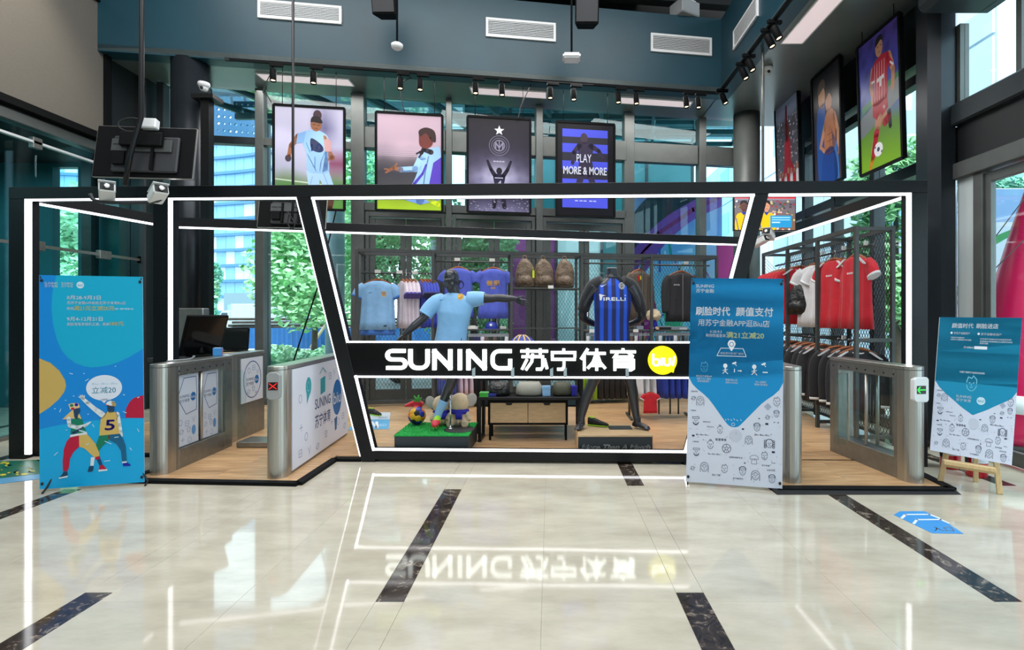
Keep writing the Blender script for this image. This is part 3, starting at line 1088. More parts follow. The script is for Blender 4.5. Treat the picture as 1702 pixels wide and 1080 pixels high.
def arc(cx, cy, rx, ry, a0, a1, n=7):
    return [(cx + rx * math.cos(math.radians(a0 + (a1 - a0) * i / n)), cy + ry * math.sin(math.radians(a0 + (a1 - a0) * i / n))) for i in range(n + 1)]
def letter(strokes, name='letter', m='sign_white'):
    mb = MB()
    for pts, w in strokes: stroke_solid(mb, pts, w)
    return mb.build(name, m, sign)
T, B = 583.5, 612.0
letter([([(672, T)] + arc(649, T + 7.2, 7.5, 7.2, 270, 90) + arc(664.5, B - 7, 7.5, 7, 270, 450) + [(640, B)], 6.2)])
letter([([(680.5, 580.5)] + [(680.5, 601)] + arc(691.5, 601, 11, 11, 180, 90, 6)[1:] + arc(698, 601, 11.5, 11, 90, 0, 6) + [(709.5, 580.5)], 6.6)])
letter([([(721, 615.3), (721, 581), (747.5, 615), (747.5, 580.5)], 6.6)][:0] + [([(721, 615.3), (721, 580.5)], 6.6), ([(747.6, 615.3), (747.6, 580.5)], 6.6), ([(719.5, 582.5), (749, 613.2)], 7.4)])
letter([([(763.7, 615.3), (763.7, 580.5)], 6.6)])
letter([([(778.2, 615.3), (778.2, 580.5)], 6.6), ([(805.2, 615.3), (805.2, 580.5)], 6.6), ([(776.7, 582.5), (806.6, 613.2)], 7.4)])
letter([([(850.5, T)] + arc(829.5, T + 11, 11, 11, 270, 180, 6) + arc(829.5, B - 11, 11, 11, 180, 90, 6) + [(847.8, B), (847.8, 596.5)], 6.4)])
# Chinese characters of the sign, stroke by stroke
w = 4.6
letter([([(865, 583.5), (911, 583.5)], w), ([(877, 579), (877, 589)], w), ([(898, 579), (898, 589)], w),
        ([(867, 592.6), (902, 592.6), (902, 609), (899.5, 613.4), (891, 613.4)], w), ([(885.5, 588), (884, 601), (874, 615)], w),
        ([(876, 597), (867.5, 614)], w), ([(905, 596), (909.5, 613)], w)], 'character')
letter([([(937, 579), (937, 584)], w), ([(918, 594), (918, 585.6), (955.5, 585.6), (955.5, 594)], w), ([(916, 597), (957, 597)], w),
        ([(937.5, 597), (937.5, 609), (934.5, 613.4), (926, 613.4)], w)], 'character')
letter([([(977, 579), (965.5, 597)], w), ([(971.2, 590), (971.2, 615.5)], w), ([(975.5, 587), (1006.5, 587)], w), ([(991.5, 579), (991.5, 615.5)], w),
        ([(990.5, 588), (985.5, 602), (976.5, 612)], w), ([(992.5, 588), (997.5, 602), (1006, 612)], w), ([(983, 607), (1000, 607)], w)], 'character')
letter([([(1035, 578.5), (1035, 583)], w), ([(1014, 584.2), (1056, 584.2)], w), ([(1026, 586), (1021, 592.6), (1052, 592.6)], 4.2), ([(1044, 586), (1052, 592)], 4.2),
        ([(1021.5, 615.5), (1021.5, 598.3), (1052, 598.3), (1052, 611.5), (1048, 614), (1042, 614)], w), ([(1022, 604), (1051, 604)], 3.4), ([(1022, 609.3), (1051, 609.3)], 3.4)], 'character')
# round yellow speech-bubble logo
def disc_poly(cx, cy, r):
    pts = [(sx_(cx + r * math.cos(2 * PI * i / 48)), sz_(cy + r * math.sin(2 * PI * i / 48))) for i in range(48)]
    return pts
mb = MB()
mb.prism(disc_poly(1099.7, 598, 23.6)[::-1], 0, .03, mtx=SM)
mb.prism([(sx_(a), sz_(b)) for a, b in ((1108, 615), (1117.5, 618.5), (1120.5, 606))], 0, .0295, mtx=SM)
logo = mb.build('round_logo', 'sign_yellow', sign)
SM = Matrix.Translation((0, fY(0) - .0905, 0)) @ Matrix.Rotation(FA, 4, 'Z') @ Matrix.Rotation(PI / 2, 4, 'X')
mb = MB()
for pts in ([(1083.5, 587), (1083.5, 603), (1086, 606), (1091, 606), (1093.5, 603), (1093.5, 599), (1091, 596), (1084, 596)], [(1097.5, 594), (1097.5, 606.3)],
            [(1101.5, 594), (1101.5, 603), (1104, 606), (1108.5, 606), (1111, 603), (1111, 594)], [(1118.5, 591), (1115.5, 606.5)]):
    stroke_solid(mb, pts, 2.5)
mb.build('logo_lettering', 'sign_white', logo)
SM = Matrix.Translation((0, fY(0) - .061, 0)) @ Matrix.Rotation(FA, 4, 'Z') @ Matrix.Rotation(PI / 2, 4, 'X')
mat('clip_clear', (170, 186, 194), .2, .2)
for u in (787.5, 852.5, 917, 939.5, 1041.5):
    mb = MB()
    mb.prism([(sx_(u - 2.6), sz_(626)), (sx_(u + 2.6), sz_(626)), (sx_(u + 2.6), sz_(610)), (sx_(u - 2.6), sz_(613))], .03, .04, mtx=SM)
    mb.build('clip', 'clip_clear', sign)

# ------------------------------------------------------------------ turnstile cabinets
mat('sticker_white', (206, 216, 232), .4)
mat('led_panel_black', (10, 10, 12), .2)
mat('led_red', (255, 30, 30), .4, emit=1.1, ecol=(255, 20, 24))
mat('led_green', (40, 255, 60), .4, emit=2.0, ecol=(30, 255, 50))
def gate(label, x, y, rz, L, w=.18, h=1.03, face=None, cap=True, group='turnstile cabinets'):
    """cabinet runs along local +Y from its rounded front at y=0; x is the centre line"""
    g = thing('turnstile', label, 'turnstile', (x, y, .022), rz, group)
    r = w / 2
    def rounded(y0, y1, z0, z1, grow=0.0):
        p = [( (r + grow) * math.cos(a), y0 + r - (r + grow) * math.sin(a)) for a in [PI * i / 14 for i in range(15)]]
        return p
    cp = rounded(0, L, 0, h)
    mb = MB().prism(cp + [(-r, r + .06), (r, r + .06)], .0, h - .035)
    mb.build('front_cap', 'steel', g, local=True)
    tp = MB().prism([(p[0] * 1.0, p[1]) for p in cp] + [(-r, L), (r, L)], h - .033, h)
    tp.build('top_plate', 'steel', g, local=True, bevel=.004)
    return g, r, L, h
def frame_body(g, r, L, h, y0):
    """open frame with two glass panels"""
    mb = MB()
    mb.bx(-r + .004, r - .004, y0, y0 + .06, 0, h - .035)
    mb.bx(-r + .004, r - .004, L - .14, L, 0, h - .035)
    mb.bx(-r + .004, r - .004, y0 + .06, L - .14, h - .12, h - .035)
    mb.bx(-r + .004, r - .004, y0 + .06, L - .14, 0, .19)
    mb.build('cabinet_frame', 'steel_dark', g, local=True, bevel=.003)
    ym = (y0 + .06 + L - .14) / 2
    MB().tube([(-r + .03, ym, .2), (-r + .03, ym, h - .13)], .016, 8).tube([(r - .03, ym, .2), (r - .03, ym, h - .13)], .016, 8).build('centre_rod', 'steel', g, local=True)
    for a, b in ((y0 + .06, ym - .02), (ym + .02, L - .14)):
        MB().bx(-.006, .006, a, b, .2, h - .13).build('glass_panel', 'glass_flap', g, local=True)
    n = 8
    for s in (-1, 1):
        mb = MB()
        for i in range(n):
            yy = y0 + .06 + (L - y0 - .12) * i / (n - 1)
            mb.lathe([(.009, 0), (.009, .004), (.001, .005)], (s * (r - .004), yy, h - .085), 8, mtx=Matrix.Rotation(s * PI / 2, 4, 'Y'))
        mb.build('bolt', 'rubber', g, local=True)
    return ym
def indicator(g, r, z, kind):
    white = kind == 'arrow'
    M = Matrix.Translation((0, -.004, z)) @ Matrix.Rotation(PI / 2, 4, 'X')
    pl = [(-.06, -.1), (-.03, -.125), (.03, -.125), (.06, -.1), (.06, .1), (.03, .125), (-.03, .125), (-.06, .1)]
    if white: pl = [(-.065, -.09), (-.04, -.11), (.06, -.11), (.075, -.09), (.075, .09), (.06, .11), (-.04, .11), (-.065, .09)]
    pad = MB().prism(pl, -.05, .012, mtx=M).build('indicator', 'white_plastic' if white else 'grey_plastic', g, local=True, bevel=.006)
    MB().prism([(-.042, -.036), (.042, -.036), (.042, .036), (-.042, .036)], .012, .0145, mtx=M).build('display', 'led_panel_black', pad, local=True)
    mb = MB()
    def dash(a, b, w=.007):
        a, b = Vector(a), Vector(b); d = (b - a).normalized(); n = Vector((-d.y, d.x)) * w / 2
        mb.prism([tuple(a + n), tuple(a - n), tuple(b - n), tuple(b + n)], .0145, .016, mtx=M)
    if white:
        dash((-.036, 0), (.036, 0)); dash((-.036, 0), (-.012, .026)); dash((-.036, 0), (-.012, -.026))
    else:
        dash((-.034, .026), (.034, -.026), .0055); dash((-.034, -.026), (.034, .026), .0055)
        pass
    mb.build('arrow' if white else 'cross', 'led_green' if white else 'led_red', pad, local=True)

BLUE, NAVY, TEAL_ = (40, 112, 178), (52, 84, 140), (52, 160, 172)
def icons(a, pts, s, c):
    rr = random.Random(3)
    for i, (x, y) in enumerate(pts):
        k = i % 6
        if k == 0: a.ring(x, y, s, s * 1.2, s * .18, c, 14)
        elif k == 1: a.line([(x - s, y - s), (x + s, y - s), (x + s, y + s), (x - s, y + s)], s * .18, c, True).line([(x - s, y), (x + s, y)], s * .15, c)
        elif k == 2: a.line([(x - s, y - s), (x, y + s), (x + s, y - s)], s * .18, c).line([(x, y + s), (x, y + 1.6 * s)], s * .15, c)
        elif k == 3: a.ring(x, y, s, s, s * .18, c, 12).line([(x - s * 1.4, y + s * .6), (x + s * 1.4, y - s * .6)], s * .15, c)
        elif k == 4: a.line([(x - s * .6, y + s), (x - s * .6, y - s * .3), (x - s, y - s * .2), (x - s * .8, y - s), (x + s * .8, y - s), (x + s, y - s * .2), (x + s * .6, y - s * .3), (x + s * .6, y + s)], s * .2, c, True)
        else: a.line([(x, y - s), (x, y + s)], s * .2, c).line([(x - s, y), (x + s, y)], s * .2, c)

def hexa_sticker():
    a = Art(100, 240)
    a.rect(0, 0, 100, 240, (206, 216, 232)).up()
    a.line([(30, 12), (88, 12), (92, 60), (90, 128), (40, 136), (6, 84), (6, 64)], 2.6, NAVY, True)
    a.text('SUNING', 10, 78, 13, NAVY, w=46, bold=.01).text('苏宁体育', 10, 94, 13, NAVY, w=46, bold=.01)
    a.ell(74, 80, 13, 15, BLUE).up().text('biu', 64, 85, 14, (235, 240, 248), w=20, bold=.02)
    a.up(); icons(a, [(14, 160), (44, 168), (76, 158), (18, 192), (52, 190), (24, 220), (56, 226)], 8, (120, 150, 196))
    a.ell(76, 196, 10, 17, (96, 150, 206))
    return a
def round_sticker():
    a = Art(100, 120)
    a.rect(0, 0, 100, 120, (214, 222, 234)).up()
    a.ring(50, 60, 40, 50, 2.6, NAVY, 40)
    a.text('SUNING', 22, 62, 11, NAVY, w=34, bold=.01).text('苏宁体育', 22, 75, 11, NAVY, w=34, bold=.01)
    a.ell(70, 62, 10, 12, BLUE).up().text('biu', 63, 66, 11, (235, 240, 248), w=14, bold=.02)
    icons(a, [(34, 34), (56, 28), (74, 40), (32, 92), (54, 86), (66, 98)], 6, (96, 132, 186))
    return a
def b_sticker():
    a = Art(160, 100)
    a.rect(0, 0, 160, 100, (216, 220, 234)).up()
    a.text('SUNING', 55, 50, 16, NAVY, w=45, bold=.02).text('苏宁体育', 55, 70, 16, NAVY, w=45, bold=.02)
    a.ell(122, 47, 15, 22, (34, 104, 170)).up().text('biu', 110, 54, 20, (235, 240, 248), w=24, bold=.03)
    a.up().ell(38, 22, 7, 10, TEAL_).poly([(33, 29), (40, 32), (34, 40)], TEAL_)
    a.poly([(70, 18), (84, 16), (84, 34), (70, 36)], TEAL_).line([(68, 12), (77, 6), (86, 12)], 1.2, TEAL_)
    a.ring(38, 22, 3.5, 5, 1, (216, 240, 240), 10)
    icons(a, [(18, 32), (99, 18), (112, 14), (130, 22), (146, 28), (20, 62), (32, 74), (18, 88), (40, 90), (62, 92), (86, 84), (104, 74), (126, 78), (142, 74), (150, 50), (148, 88)], 3.4, (104, 126, 170))
    a.poly([(112, 72), (122, 70), (120, 86), (115, 87)], (40, 96, 150))
    return a

# outer left cabinet with two stickered panels
gA, r, L, h = gate('steel turnstile with two hexagon stickers on glass panels beside blue dancing figures banner', -3.66, 4.73, .04, 1.08)
frame_body(gA, r, L, h, .14)
def side_print(g, art, y0, y1, z0, z1, x, s=1, name='sticker'):
    inv = MW[g.name]
    tl, tr_, bl = (inv @ Vector(p) for p in ((x, y0, z1), (x, y1, z1), (x, y0, z0)))
    if s < 0: tl, tr_, bl = (inv @ Vector(p) for p in ((x, y1, z1), (x, y0, z1), (x, y1, z0)))
    return art.mesh(name, plane_map(tl, tr_, bl, art.w, art.h), 'print', g)
hs = hexa_sticker()
mb = MB().bx(.05, .058, .215, .53, .2, h - .13).build('sticker_board', 'sticker_white', gA, local=True)
mb = MB().bx(.05, .058, .6, .86, .2, h - .13).build('sticker_board', 'sticker_white', gA, local=True)
side_print(gA, hs, .215, .53, .2, h - .13, .058)
side_print(gA, hs, .6, .86, .2, h - .13, .058)
# second cabinet behind it
gA2, r, L, h = gate('steel turnstile with round sticker standing behind hexagon sticker turnstile', -3.79, 5.9, .045, .78, h=1.03)
MB().bx(-r + .003, r - .003, .13, L, 0, h - .035).build('cabinet_body', 'steel_dark', gA2, local=True, bevel=.003)
MB().bx(r - .003, r + .006, .22, .72, .42, h - .07).build('sticker_board', 'sticker_white', gA2, local=True)
side_print(gA2, round_sticker(), .22, .72, .42, h - .07, r + .006)
# inner left cabinet with big white graphic panel and red cross
gB, r, L, h = gate('steel turnstile with red cross display and white sports logo panel', -2.5, 4.62, .066, 1.74, h=1.02)
MB().bx(-r + .003, r - .006, .13, L, 0, h - .035).build('cabinet_body', 'steel_dark', gB, local=True, bevel=.003)
MB().bx(r - .006, r + .004, .16, L - .01, .03, h - .045).build('panel_board', 'sticker_white', gB, local=True)
side_print(gB, b_sticker(), .16, L - .01, .03, h - .045, r + .004)
indicator(gB, r, .845, 'cross')
# right pair
gC, r, L, h = gate('steel turnstile half hidden behind white and blue face pay banner', 2.15, 4.5, -.05, 1.05)
frame_body(gC, r, L, h, .14)
gD, r, L, h = gate('steel turnstile with green arrow display beside wooden easel', 3.25, 4.5, .09, 1.12)
frame_body(gD, r, L, h, .14)
indicator(gD, r, .83, 'arrow')
def flap(g, sx, y, z0=.14, z1=.88, w=.26, w0=.06):
    """clear swinging wing on the cabinet's inner side"""
    a, b = sx * w0, sx * (w0 + w)
    pts = []
    for cx_, cz, a0 in ((b - sx * .05, z1 - .05, 0), (b - sx * .05, z0 + .05, -90)):
        pass
    poly = [(a, z0), (b - sx * .05, z0)] + [(b - sx * .05 + sx * .05 * math.sin(t), z0 + .05 - .05 * math.cos(t)) for t in (.4, .8, 1.2, PI / 2)] + \
           [(b - sx * .05 + sx * .05 * math.cos(t), z1 - .05 + .05 * math.sin(t)) for t in (0.01, .4, .8, 1.2, PI / 2)] + [(a, z1)]
    M = Matrix.Translation((0, y, 0)) @ Matrix.Rotation(PI / 2, 4, 'X')
    MB().prism(poly, -.006, .006, mtx=M).build('glass_wing', 'glass_flap', g, local=True)
    MB().prism([(a, z0), (a + sx * .012, z0), (a + sx * .012, z1), (a, z1)], -.012, .012, mtx=M).build('wing_clamp', 'steel', g, local=True)
flap(gA, 1, .93); flap(gB, -1, 1.02, w=.3)
flap(gC, 1, .8, w=.14); flap(gD, -1, .85, w=.17)
tb = one('passage_plate', MB().bx(-3.52, -2.74, 5.72, 6.0, .0245, .09), 'steel_dark', 'low dark steel plate across floor between left turnstiles', 'plate', bevel=.01)
# ------------------------------------------------------------------ hanging posters: artwork
SKIN, SKIN2, DARKSKIN = (196, 140, 110), (150, 98, 72), (92, 58, 48)
SKYB, SKYB2 = (150, 190, 232), (112, 150, 206)
def mix(a, b, t):
    t = min(max(t, 0), 1)
    return tuple(a[i] + (b[i] - a[i]) * t for i in range(3))
def grad(stops):
    def f(v):
        for (p0, c0), (p1, c1) in zip(stops, stops[1:]):
            if v <= p1: return mix(c0, c1, (v - p0) / (p1 - p0))
        return stops[-1][1]
    return f
def art_a():
    a = Art(110, 172)
    g = grad([(0, (206, 200, 224)), (.35, (190, 186, 214)), (.62, (176, 176, 200)), (.74, (120, 140, 110)), (.8, (84, 134, 72)), (1, (96, 150, 70))])
    def bg(u, v):
        c = g(v + .03 * math.sin(u * 9))
        if v < .7: c = mix(c, (70, 66, 110), max(0, .75 - abs(u - .72) * 3.2) * max(0, 1 - abs(v - .2) * 3.4))
        if .35 < v < .72 and u > .78: c = mix(c, (120, 40, 70), .75 * max(0, 1 - abs(v - .55) * 6))
        return c
    a.field(bg, 26, 40).up()
    a.line([(0, 124), (110, 134)], 2.2, (196, 214, 190)).up()
    # blurred player behind
    a.ell(68, 12, 7, 9, (72, 52, 60)).up()
    # running player
    a.limb([(38, 50), (26, 66), (22, 84)], [11, 8, 6], SKIN2).ell(21, 88, 5, 6, (70, 60, 70))
    a.limb([(78, 62), (92, 84), (78, 90)], [12, 9, 7], SKIN2)
    a.up().limb([(64, 128), (70, 152), (74, 172)], [13, 10, 9], DARKSKIN).limb([(84, 126), (92, 150), (88, 172)], [13, 10, 9], DARKSKIN)
    a.poly([(66, 150), (76, 148), (80, 172), (70, 172)], (226, 80, 110))
    a.up().poly([(50, 108), (86, 106), (96, 136), (80, 140), (72, 122), (70, 138), (54, 136)], (170, 204, 240))
    a.up().blob([(38, 46), (56, 38), (70, 38), (86, 50), (84, 78), (86, 108), (68, 112), (52, 108), (50, 80), (44, 62)], SKYB)
    for q in ([(52, 80), (60, 96), (66, 108)], [(80, 76), (74, 92), (72, 108)], [(50, 60), (56, 76)], [(64, 84), (64, 104)]): a.line(q, 1.6, (122, 164, 214))
    a.poly([(80, 60), (86, 62), (85, 106), (76, 110), (80, 84)], (116, 156, 208))
    for q in ([(60, 118), (56, 134)], [(78, 112), (86, 134)]): a.line(q, 1.5, (140, 176, 220))
    a.up().poly([(36, 46), (50, 40), (46, 60), (34, 62)], (132, 174, 224)).poly([(78, 44), (90, 56), (90, 74), (80, 74)], (196, 150, 150))
    a.ell(80, 50, 3, 4, (204, 176, 80)).text('10', 58, 74, 18, (60, 80, 150), w=18, bold=.03)
    a.blob([(58, 52), (74, 62), (78, 72), (70, 76), (58, 70)], (54, 60, 90))
    a.up().ell(66, 28, 9, 12, SKIN2).up().blob([(57, 24), (60, 15), (70, 14), (76, 22), (74, 26), (62, 24)], (40, 30, 32))
    a.line([(61, 28), (65, 28)], 1, (50, 30, 30)).line([(68, 29), (72, 29)], 1, (50, 30, 30)).line([(64, 35), (69, 35.5)], 1, (96, 50, 46))
    return a.clip()
def art_b():
    a = Art(105, 162)
    g = grad([(0, (206, 176, 192)), (.3, (196, 168, 184)), (.42, (160, 140, 156)), (.5, (92, 84, 92)), (.62, (60, 58, 66)), (.78, (70, 70, 74)), (.84, (136, 160, 40)), (1, (168, 204, 40))])
    a.field(lambda u, v: g(v + .012 * math.sin(u * 14)), 20, 44).up()
    for i in range(5): a.rect(0, 58 + i * 3, 105, 58.9 + i * 3, (186, 164, 178))
    a.up().blob([(58, 116), (70, 84), (76, 62), (92, 54), (104, 58), (105, 116), (90, 132), (60, 138), (44, 132)], SKYB)
    for q in ([(72, 84), (66, 108), (56, 126)], [(84, 70), (78, 100), (74, 130)], [(62, 112), (58, 130)]): a.line(q, 2.2, (112, 150, 206))
    a.up().limb([(74, 70), (62, 92), (38, 94)], [14, 11, 9], SKYB).line([(62, 95), (40, 97)], 2.5, (112, 150, 206)).limb([(38, 94), (26, 92), (14, 100)], [8, 6, 3], SKIN2)
    a.line([(26, 92), (32, 84)], 2.5, SKIN2).line([(22, 95), (12, 94)], 2.5, SKIN2)
    a.poly([(92, 80), (105, 70), (105, 120), (84, 122)], (84, 60, 178)).limb([(60, 118), (74, 100), (80, 84)], [5, 4, 3], (80, 64, 180))
    a.up().limb([(88, 62), (76, 58), (72, 64)], [9, 8, 7], (50, 46, 56)).line([(70, 62), (64, 66)], 3, (44, 40, 50)).line([(72, 66), (68, 72)], 3, (44, 40, 50))
    a.up().blob([(68, 40), (70, 26), (84, 24), (92, 34), (90, 50), (80, 56), (70, 52)], (110, 52, 46))
    a.up().blob([(70, 36), (68, 26), (80, 20), (94, 26), (96, 44), (88, 42), (80, 30)], (58, 36, 34))
    a.ell(86, 38, 2.4, 3.4, (120, 64, 54))
    a.limb([(44, 140), (70, 146), (98, 140)], [10, 14, 10], (120, 160, 226)).limb([(84, 142), (100, 152)], [9, 8], (206, 226, 40))
    return a.clip()
def art_c():
    a = Art(104, 160)
    def bg(u, v):
        c = grad([(0, (24, 18, 26)), (.3, (42, 36, 52)), (.5, (84, 78, 104)), (.62, (140, 136, 168)), (.78, (112, 108, 146)), (.84, (46, 42, 66)), (1, (120, 116, 150))])(v)
        d = math.hypot((u - .5) * 1.0, (v - .62) * 1.3)
        c = mix(c, (206, 208, 226), max(0, .6 - d * 1.9))
        c = mix(c, (24, 20, 34), max(0, abs(u - .5) * 1.5 - .35) * .8)
        return mix(c, (20, 18, 30), .12 * math.sin(u * 30 + v * 22) * math.sin(v * 34 - u * 9))
    a.field(bg, 30, 46).up()
    a.poly([(52 + (9 if i % 2 == 0 else 3.8) * math.sin(PI * i / 5), 20 - (9 if i % 2 == 0 else 3.8) * math.cos(PI * i / 5)) for i in range(10)], (226, 222, 230))
    a.ring(52, 46, 17, 17, 1.2, (116, 108, 130), 32).ring(52, 46, 13, 13, .8, (128, 120, 142), 28).ring(52, 46, 9, 9, 2, (140, 132, 156), 24)
    a.line([(46, 52), (46, 41), (52, 50), (58, 41), (58, 52)], 2, (150, 144, 168)).line([(52, 38), (52, 54)], 1.5, (150, 144, 168))
    for x in (42, 47, 52, 57): a.rect(x, 72.5, x + 4, 74.5, (176, 172, 192))
    a.up().limb([(46, 100), (38, 88), (32, 73)], [8, 6, 4], (26, 22, 40)).limb([(58, 100), (66, 88), (72, 73)], [8, 6, 4], (26, 22, 40))
    a.limb([(46, 128), (43, 152)], [9, 7], (28, 24, 40)).limb([(58, 128), (61, 152)], [9, 7], (28, 24, 40))
    a.blob([(42, 98), (52, 95), (62, 98), (60, 116), (61, 132), (43, 132), (44, 116)], (30, 26, 54)).ell(52, 90, 5, 6, (22, 18, 30))
    a.up().text('4', 48, 118, 16, (206, 206, 224), w=8, bold=.03).line([(45, 102), (58, 102)], 1.6, (176, 176, 204))
    rr = random.Random(5)
    for i in range(90):
        x, y = rr.uniform(0, 104), rr.uniform(136, 160)
        a.rect(x, y, x + 2.4, y + .9, mix((70, 66, 96), (190, 188, 214), rr.random()))
    return a.clip()
def art_d():
    a = Art(98, 152)
    a.rect(0, 0, 98, 152, (16, 12, 20)).up()
    a.rect(8, 9, 88, 140, (44, 42, 54)).up()
    for y0, y1 in ((9, 22), (33, 48), (62, 76), (92, 100), (113, 140)):
        a.rect(8, y0, 88, y1, (76, 84, 216))
    a.up()
    FIG = (52, 44, 66)
    a.limb([(38, 36), (28, 48), (26, 66)], [9, 7, 6], FIG).limb([(58, 36), (72, 44), (82, 58)], [9, 7, 5], FIG)
    a.limb([(42, 82), (36, 104), (34, 118)], [12, 10, 8], FIG).limb([(56, 82), (62, 102), (58, 120)], [12, 10, 8], FIG)
    a.blob([(34, 34), (48, 30), (62, 34), (60, 58), (62, 86), (36, 86), (38, 58)], FIG).ell(46, 24, 6.5, 9, (66, 52, 66))
    a.up()
    a.text('PLAY', 33, 64, 20, (226, 228, 246), w=26)
    a.text('MORE & MORE', 10, 84, 18, (236, 238, 250), w=76, bold=.035)
    for x in (30, 38, 45, 55, 62): a.rect(x, 127.5, x + 5.5, 129.5, (180, 186, 240))
    return a.clip()
def art_bayern():
    a = Art(100, 205)
    def bg(u, v):
        c = grad([(0, (84, 66, 150)), (.25, (62, 64, 160)), (.5, (70, 96, 184)), (.6, (90, 120, 140)), (.68, (96, 140, 60)), (1, (128, 176, 40))])(v - .1 * (u - .5))
        return mix(c, (30, 26, 70), .5 * max(0, math.sin(u * 21 + v * 13) * math.sin(v * 31))) if v < .55 else c
    a.field(bg, 22, 44).up()
    a.poly([(0, 118), (100, 84), (100, 118), (0, 150)], (128, 134, 138)).poly([(6, 100), (100, 78), (100, 86), (6, 112)], (60, 130, 84)).up()
    RED, WH = (178, 30, 50), (232, 226, 228)
    a.limb([(38, 52), (32, 76), (36, 108)], [13, 9, 7], SKIN).limb([(76, 46), (86, 72), (84, 98)], [13, 9, 7], SKIN)
    a.limb([(52, 118), (44, 148), (32, 178)], [19, 14, 10], SKIN).limb([(58, 118), (64, 140), (72, 134)], [18, 14, 11], SKIN)
    a.up().limb([(42, 152), (36, 172), (30, 190)], [13, 11, 9], RED).limb([(64, 142), (74, 136)], [13, 11], RED).limb([(74, 130), (76, 152)], [9, 7], (30, 26, 32)).limb([(30, 190), (24, 202)], [9, 7], (214, 140, 40))
    a.up().poly([(34, 104), (70, 100), (72, 122), (58, 130), (52, 122), (44, 132), (34, 124)], RED)
    a.blob([(36, 48), (52, 38), (66, 38), (78, 44), (72, 72), (70, 104), (36, 108), (40, 76)], RED)
    a.poly([(38, 46), (30, 66), (40, 70), (46, 50)], RED).poly([(74, 42), (86, 60), (78, 66), (70, 48)], RED)
    a.up()
    for x in (42, 48, 54, 60, 66): a.line([(x, 46), (x - 2, 104)], 1.3, (226, 170, 176))
    a.poly([(46, 70), (64, 68), (64, 74), (58, 75), (57, 84), (53, 84), (53, 75), (46, 76)], WH)
    a.line([(34, 70), (40, 70)], 3, WH).line([(80, 58), (86, 64)], 3, WH)
    a.text('9', 60, 122, 9, WH, w=5, bold=.03)
    a.ell(54, 24, 9, 14, SKIN).up().blob([(45, 20), (48, 8), (60, 6), (64, 18), (58, 14)], (34, 26, 26))
    a.line([(49, 22), (53, 22)], 1.2, (60, 30, 28)).line([(57, 22), (61, 22)], 1.2, (60, 30, 28)).line([(52, 31), (57, 31)], 1, (120, 60, 56))
    a.ell(46, 178, 11, 11, (232, 234, 238)).up().ell(46, 178, 3.5, 3.5, (70, 80, 100)).ell(38, 173, 2, 2, (120, 126, 140)).ell(54, 183, 2, 2, (120, 126, 140))
    return a.clip()
def art_pair():
    a = Art(100, 205)
    a.field(lambda u, v: mix(mix((22, 22, 28), (62, 54, 74), v), (110, 80, 60), max(0, .5 - abs(u - .8) * 2) * (.3 + .7 * v)), 12, 24).up()
    B, S1, S2 = (40, 84, 160), (186, 120, 84), (206, 150, 116)
    a.blob([(16, 70), (30, 56), (44, 62), (46, 110), (40, 160), (26, 200), (16, 200), (12, 120)], B)
    a.ell(34, 44, 13, 20, S2).up().blob([(20, 36), (26, 16), (44, 14), (48, 30), (40, 30)], (92, 76, 66))
    a.up().blob([(46, 84), (62, 74), (78, 84), (82, 120), (74, 150), (44, 150), (40, 110)], S1)
    a.limb([(78, 90), (90, 120), (88, 160)], [12, 9, 7], S2).limb([(44, 100), (26, 132), (40, 144)], [12, 10, 8], S2)
    a.blob([(36, 150), (74, 146), (84, 204), (30, 204)], (34, 70, 150))
    a.poly([(66, 108), (90, 150), (92, 204), (76, 204)], (70, 120, 190))
    a.ell(60, 60, 12, 18, S1).up().blob([(48, 54), (52, 36), (68, 38), (72, 56), (62, 46)], (30, 24, 24))
    a.line([(52, 118), (70, 118)], 1.5, (130, 70, 50)).line([(52, 130), (70, 130)], 1.5, (130, 70, 50)).line([(61, 104), (61, 140)], 1.3, (130, 70, 50))
    return a.clip()
def art_cheer():
    a = Art(100, 205)
    a.field(lambda u, v: grad([(0, (150, 160, 190)), (.2, (110, 118, 140)), (.26, (60, 60, 70)), (.8, (84, 80, 88)), (.95, (70, 80, 60)), (1, (90, 170, 60))])(v), 6, 24).up()
    rr = random.Random(9)
    for i in range(190):
        x, y = rr.uniform(0, 100), rr.uniform(46, 160)
        a.ell(x, y, 3, 2.4, mix((50, 46, 52), (196, 190, 196), rr.random() ** 1.6), 6)
    a.up().limb([(50, 90), (48, 60), (50, 22)], [15, 11, 7], (90, 30, 36)).blob([(40, 96), (52, 88), (64, 98), (66, 140), (80, 168), (30, 172), (36, 140)], (140, 26, 40))
    a.ell(54, 74, 9, 13, (84, 44, 40)).up()
    for i in range(7): a.limb([(14 + i * 13, 170), (12 + i * 13.5, 205)], [11, 13], mix((206, 200, 206), (170, 30, 44), i % 2))
    for i in range(7): a.ell(14 + i * 13, 160 + (i % 3) * 4, 5, 7, (150, 100, 84))
    return a.clip()

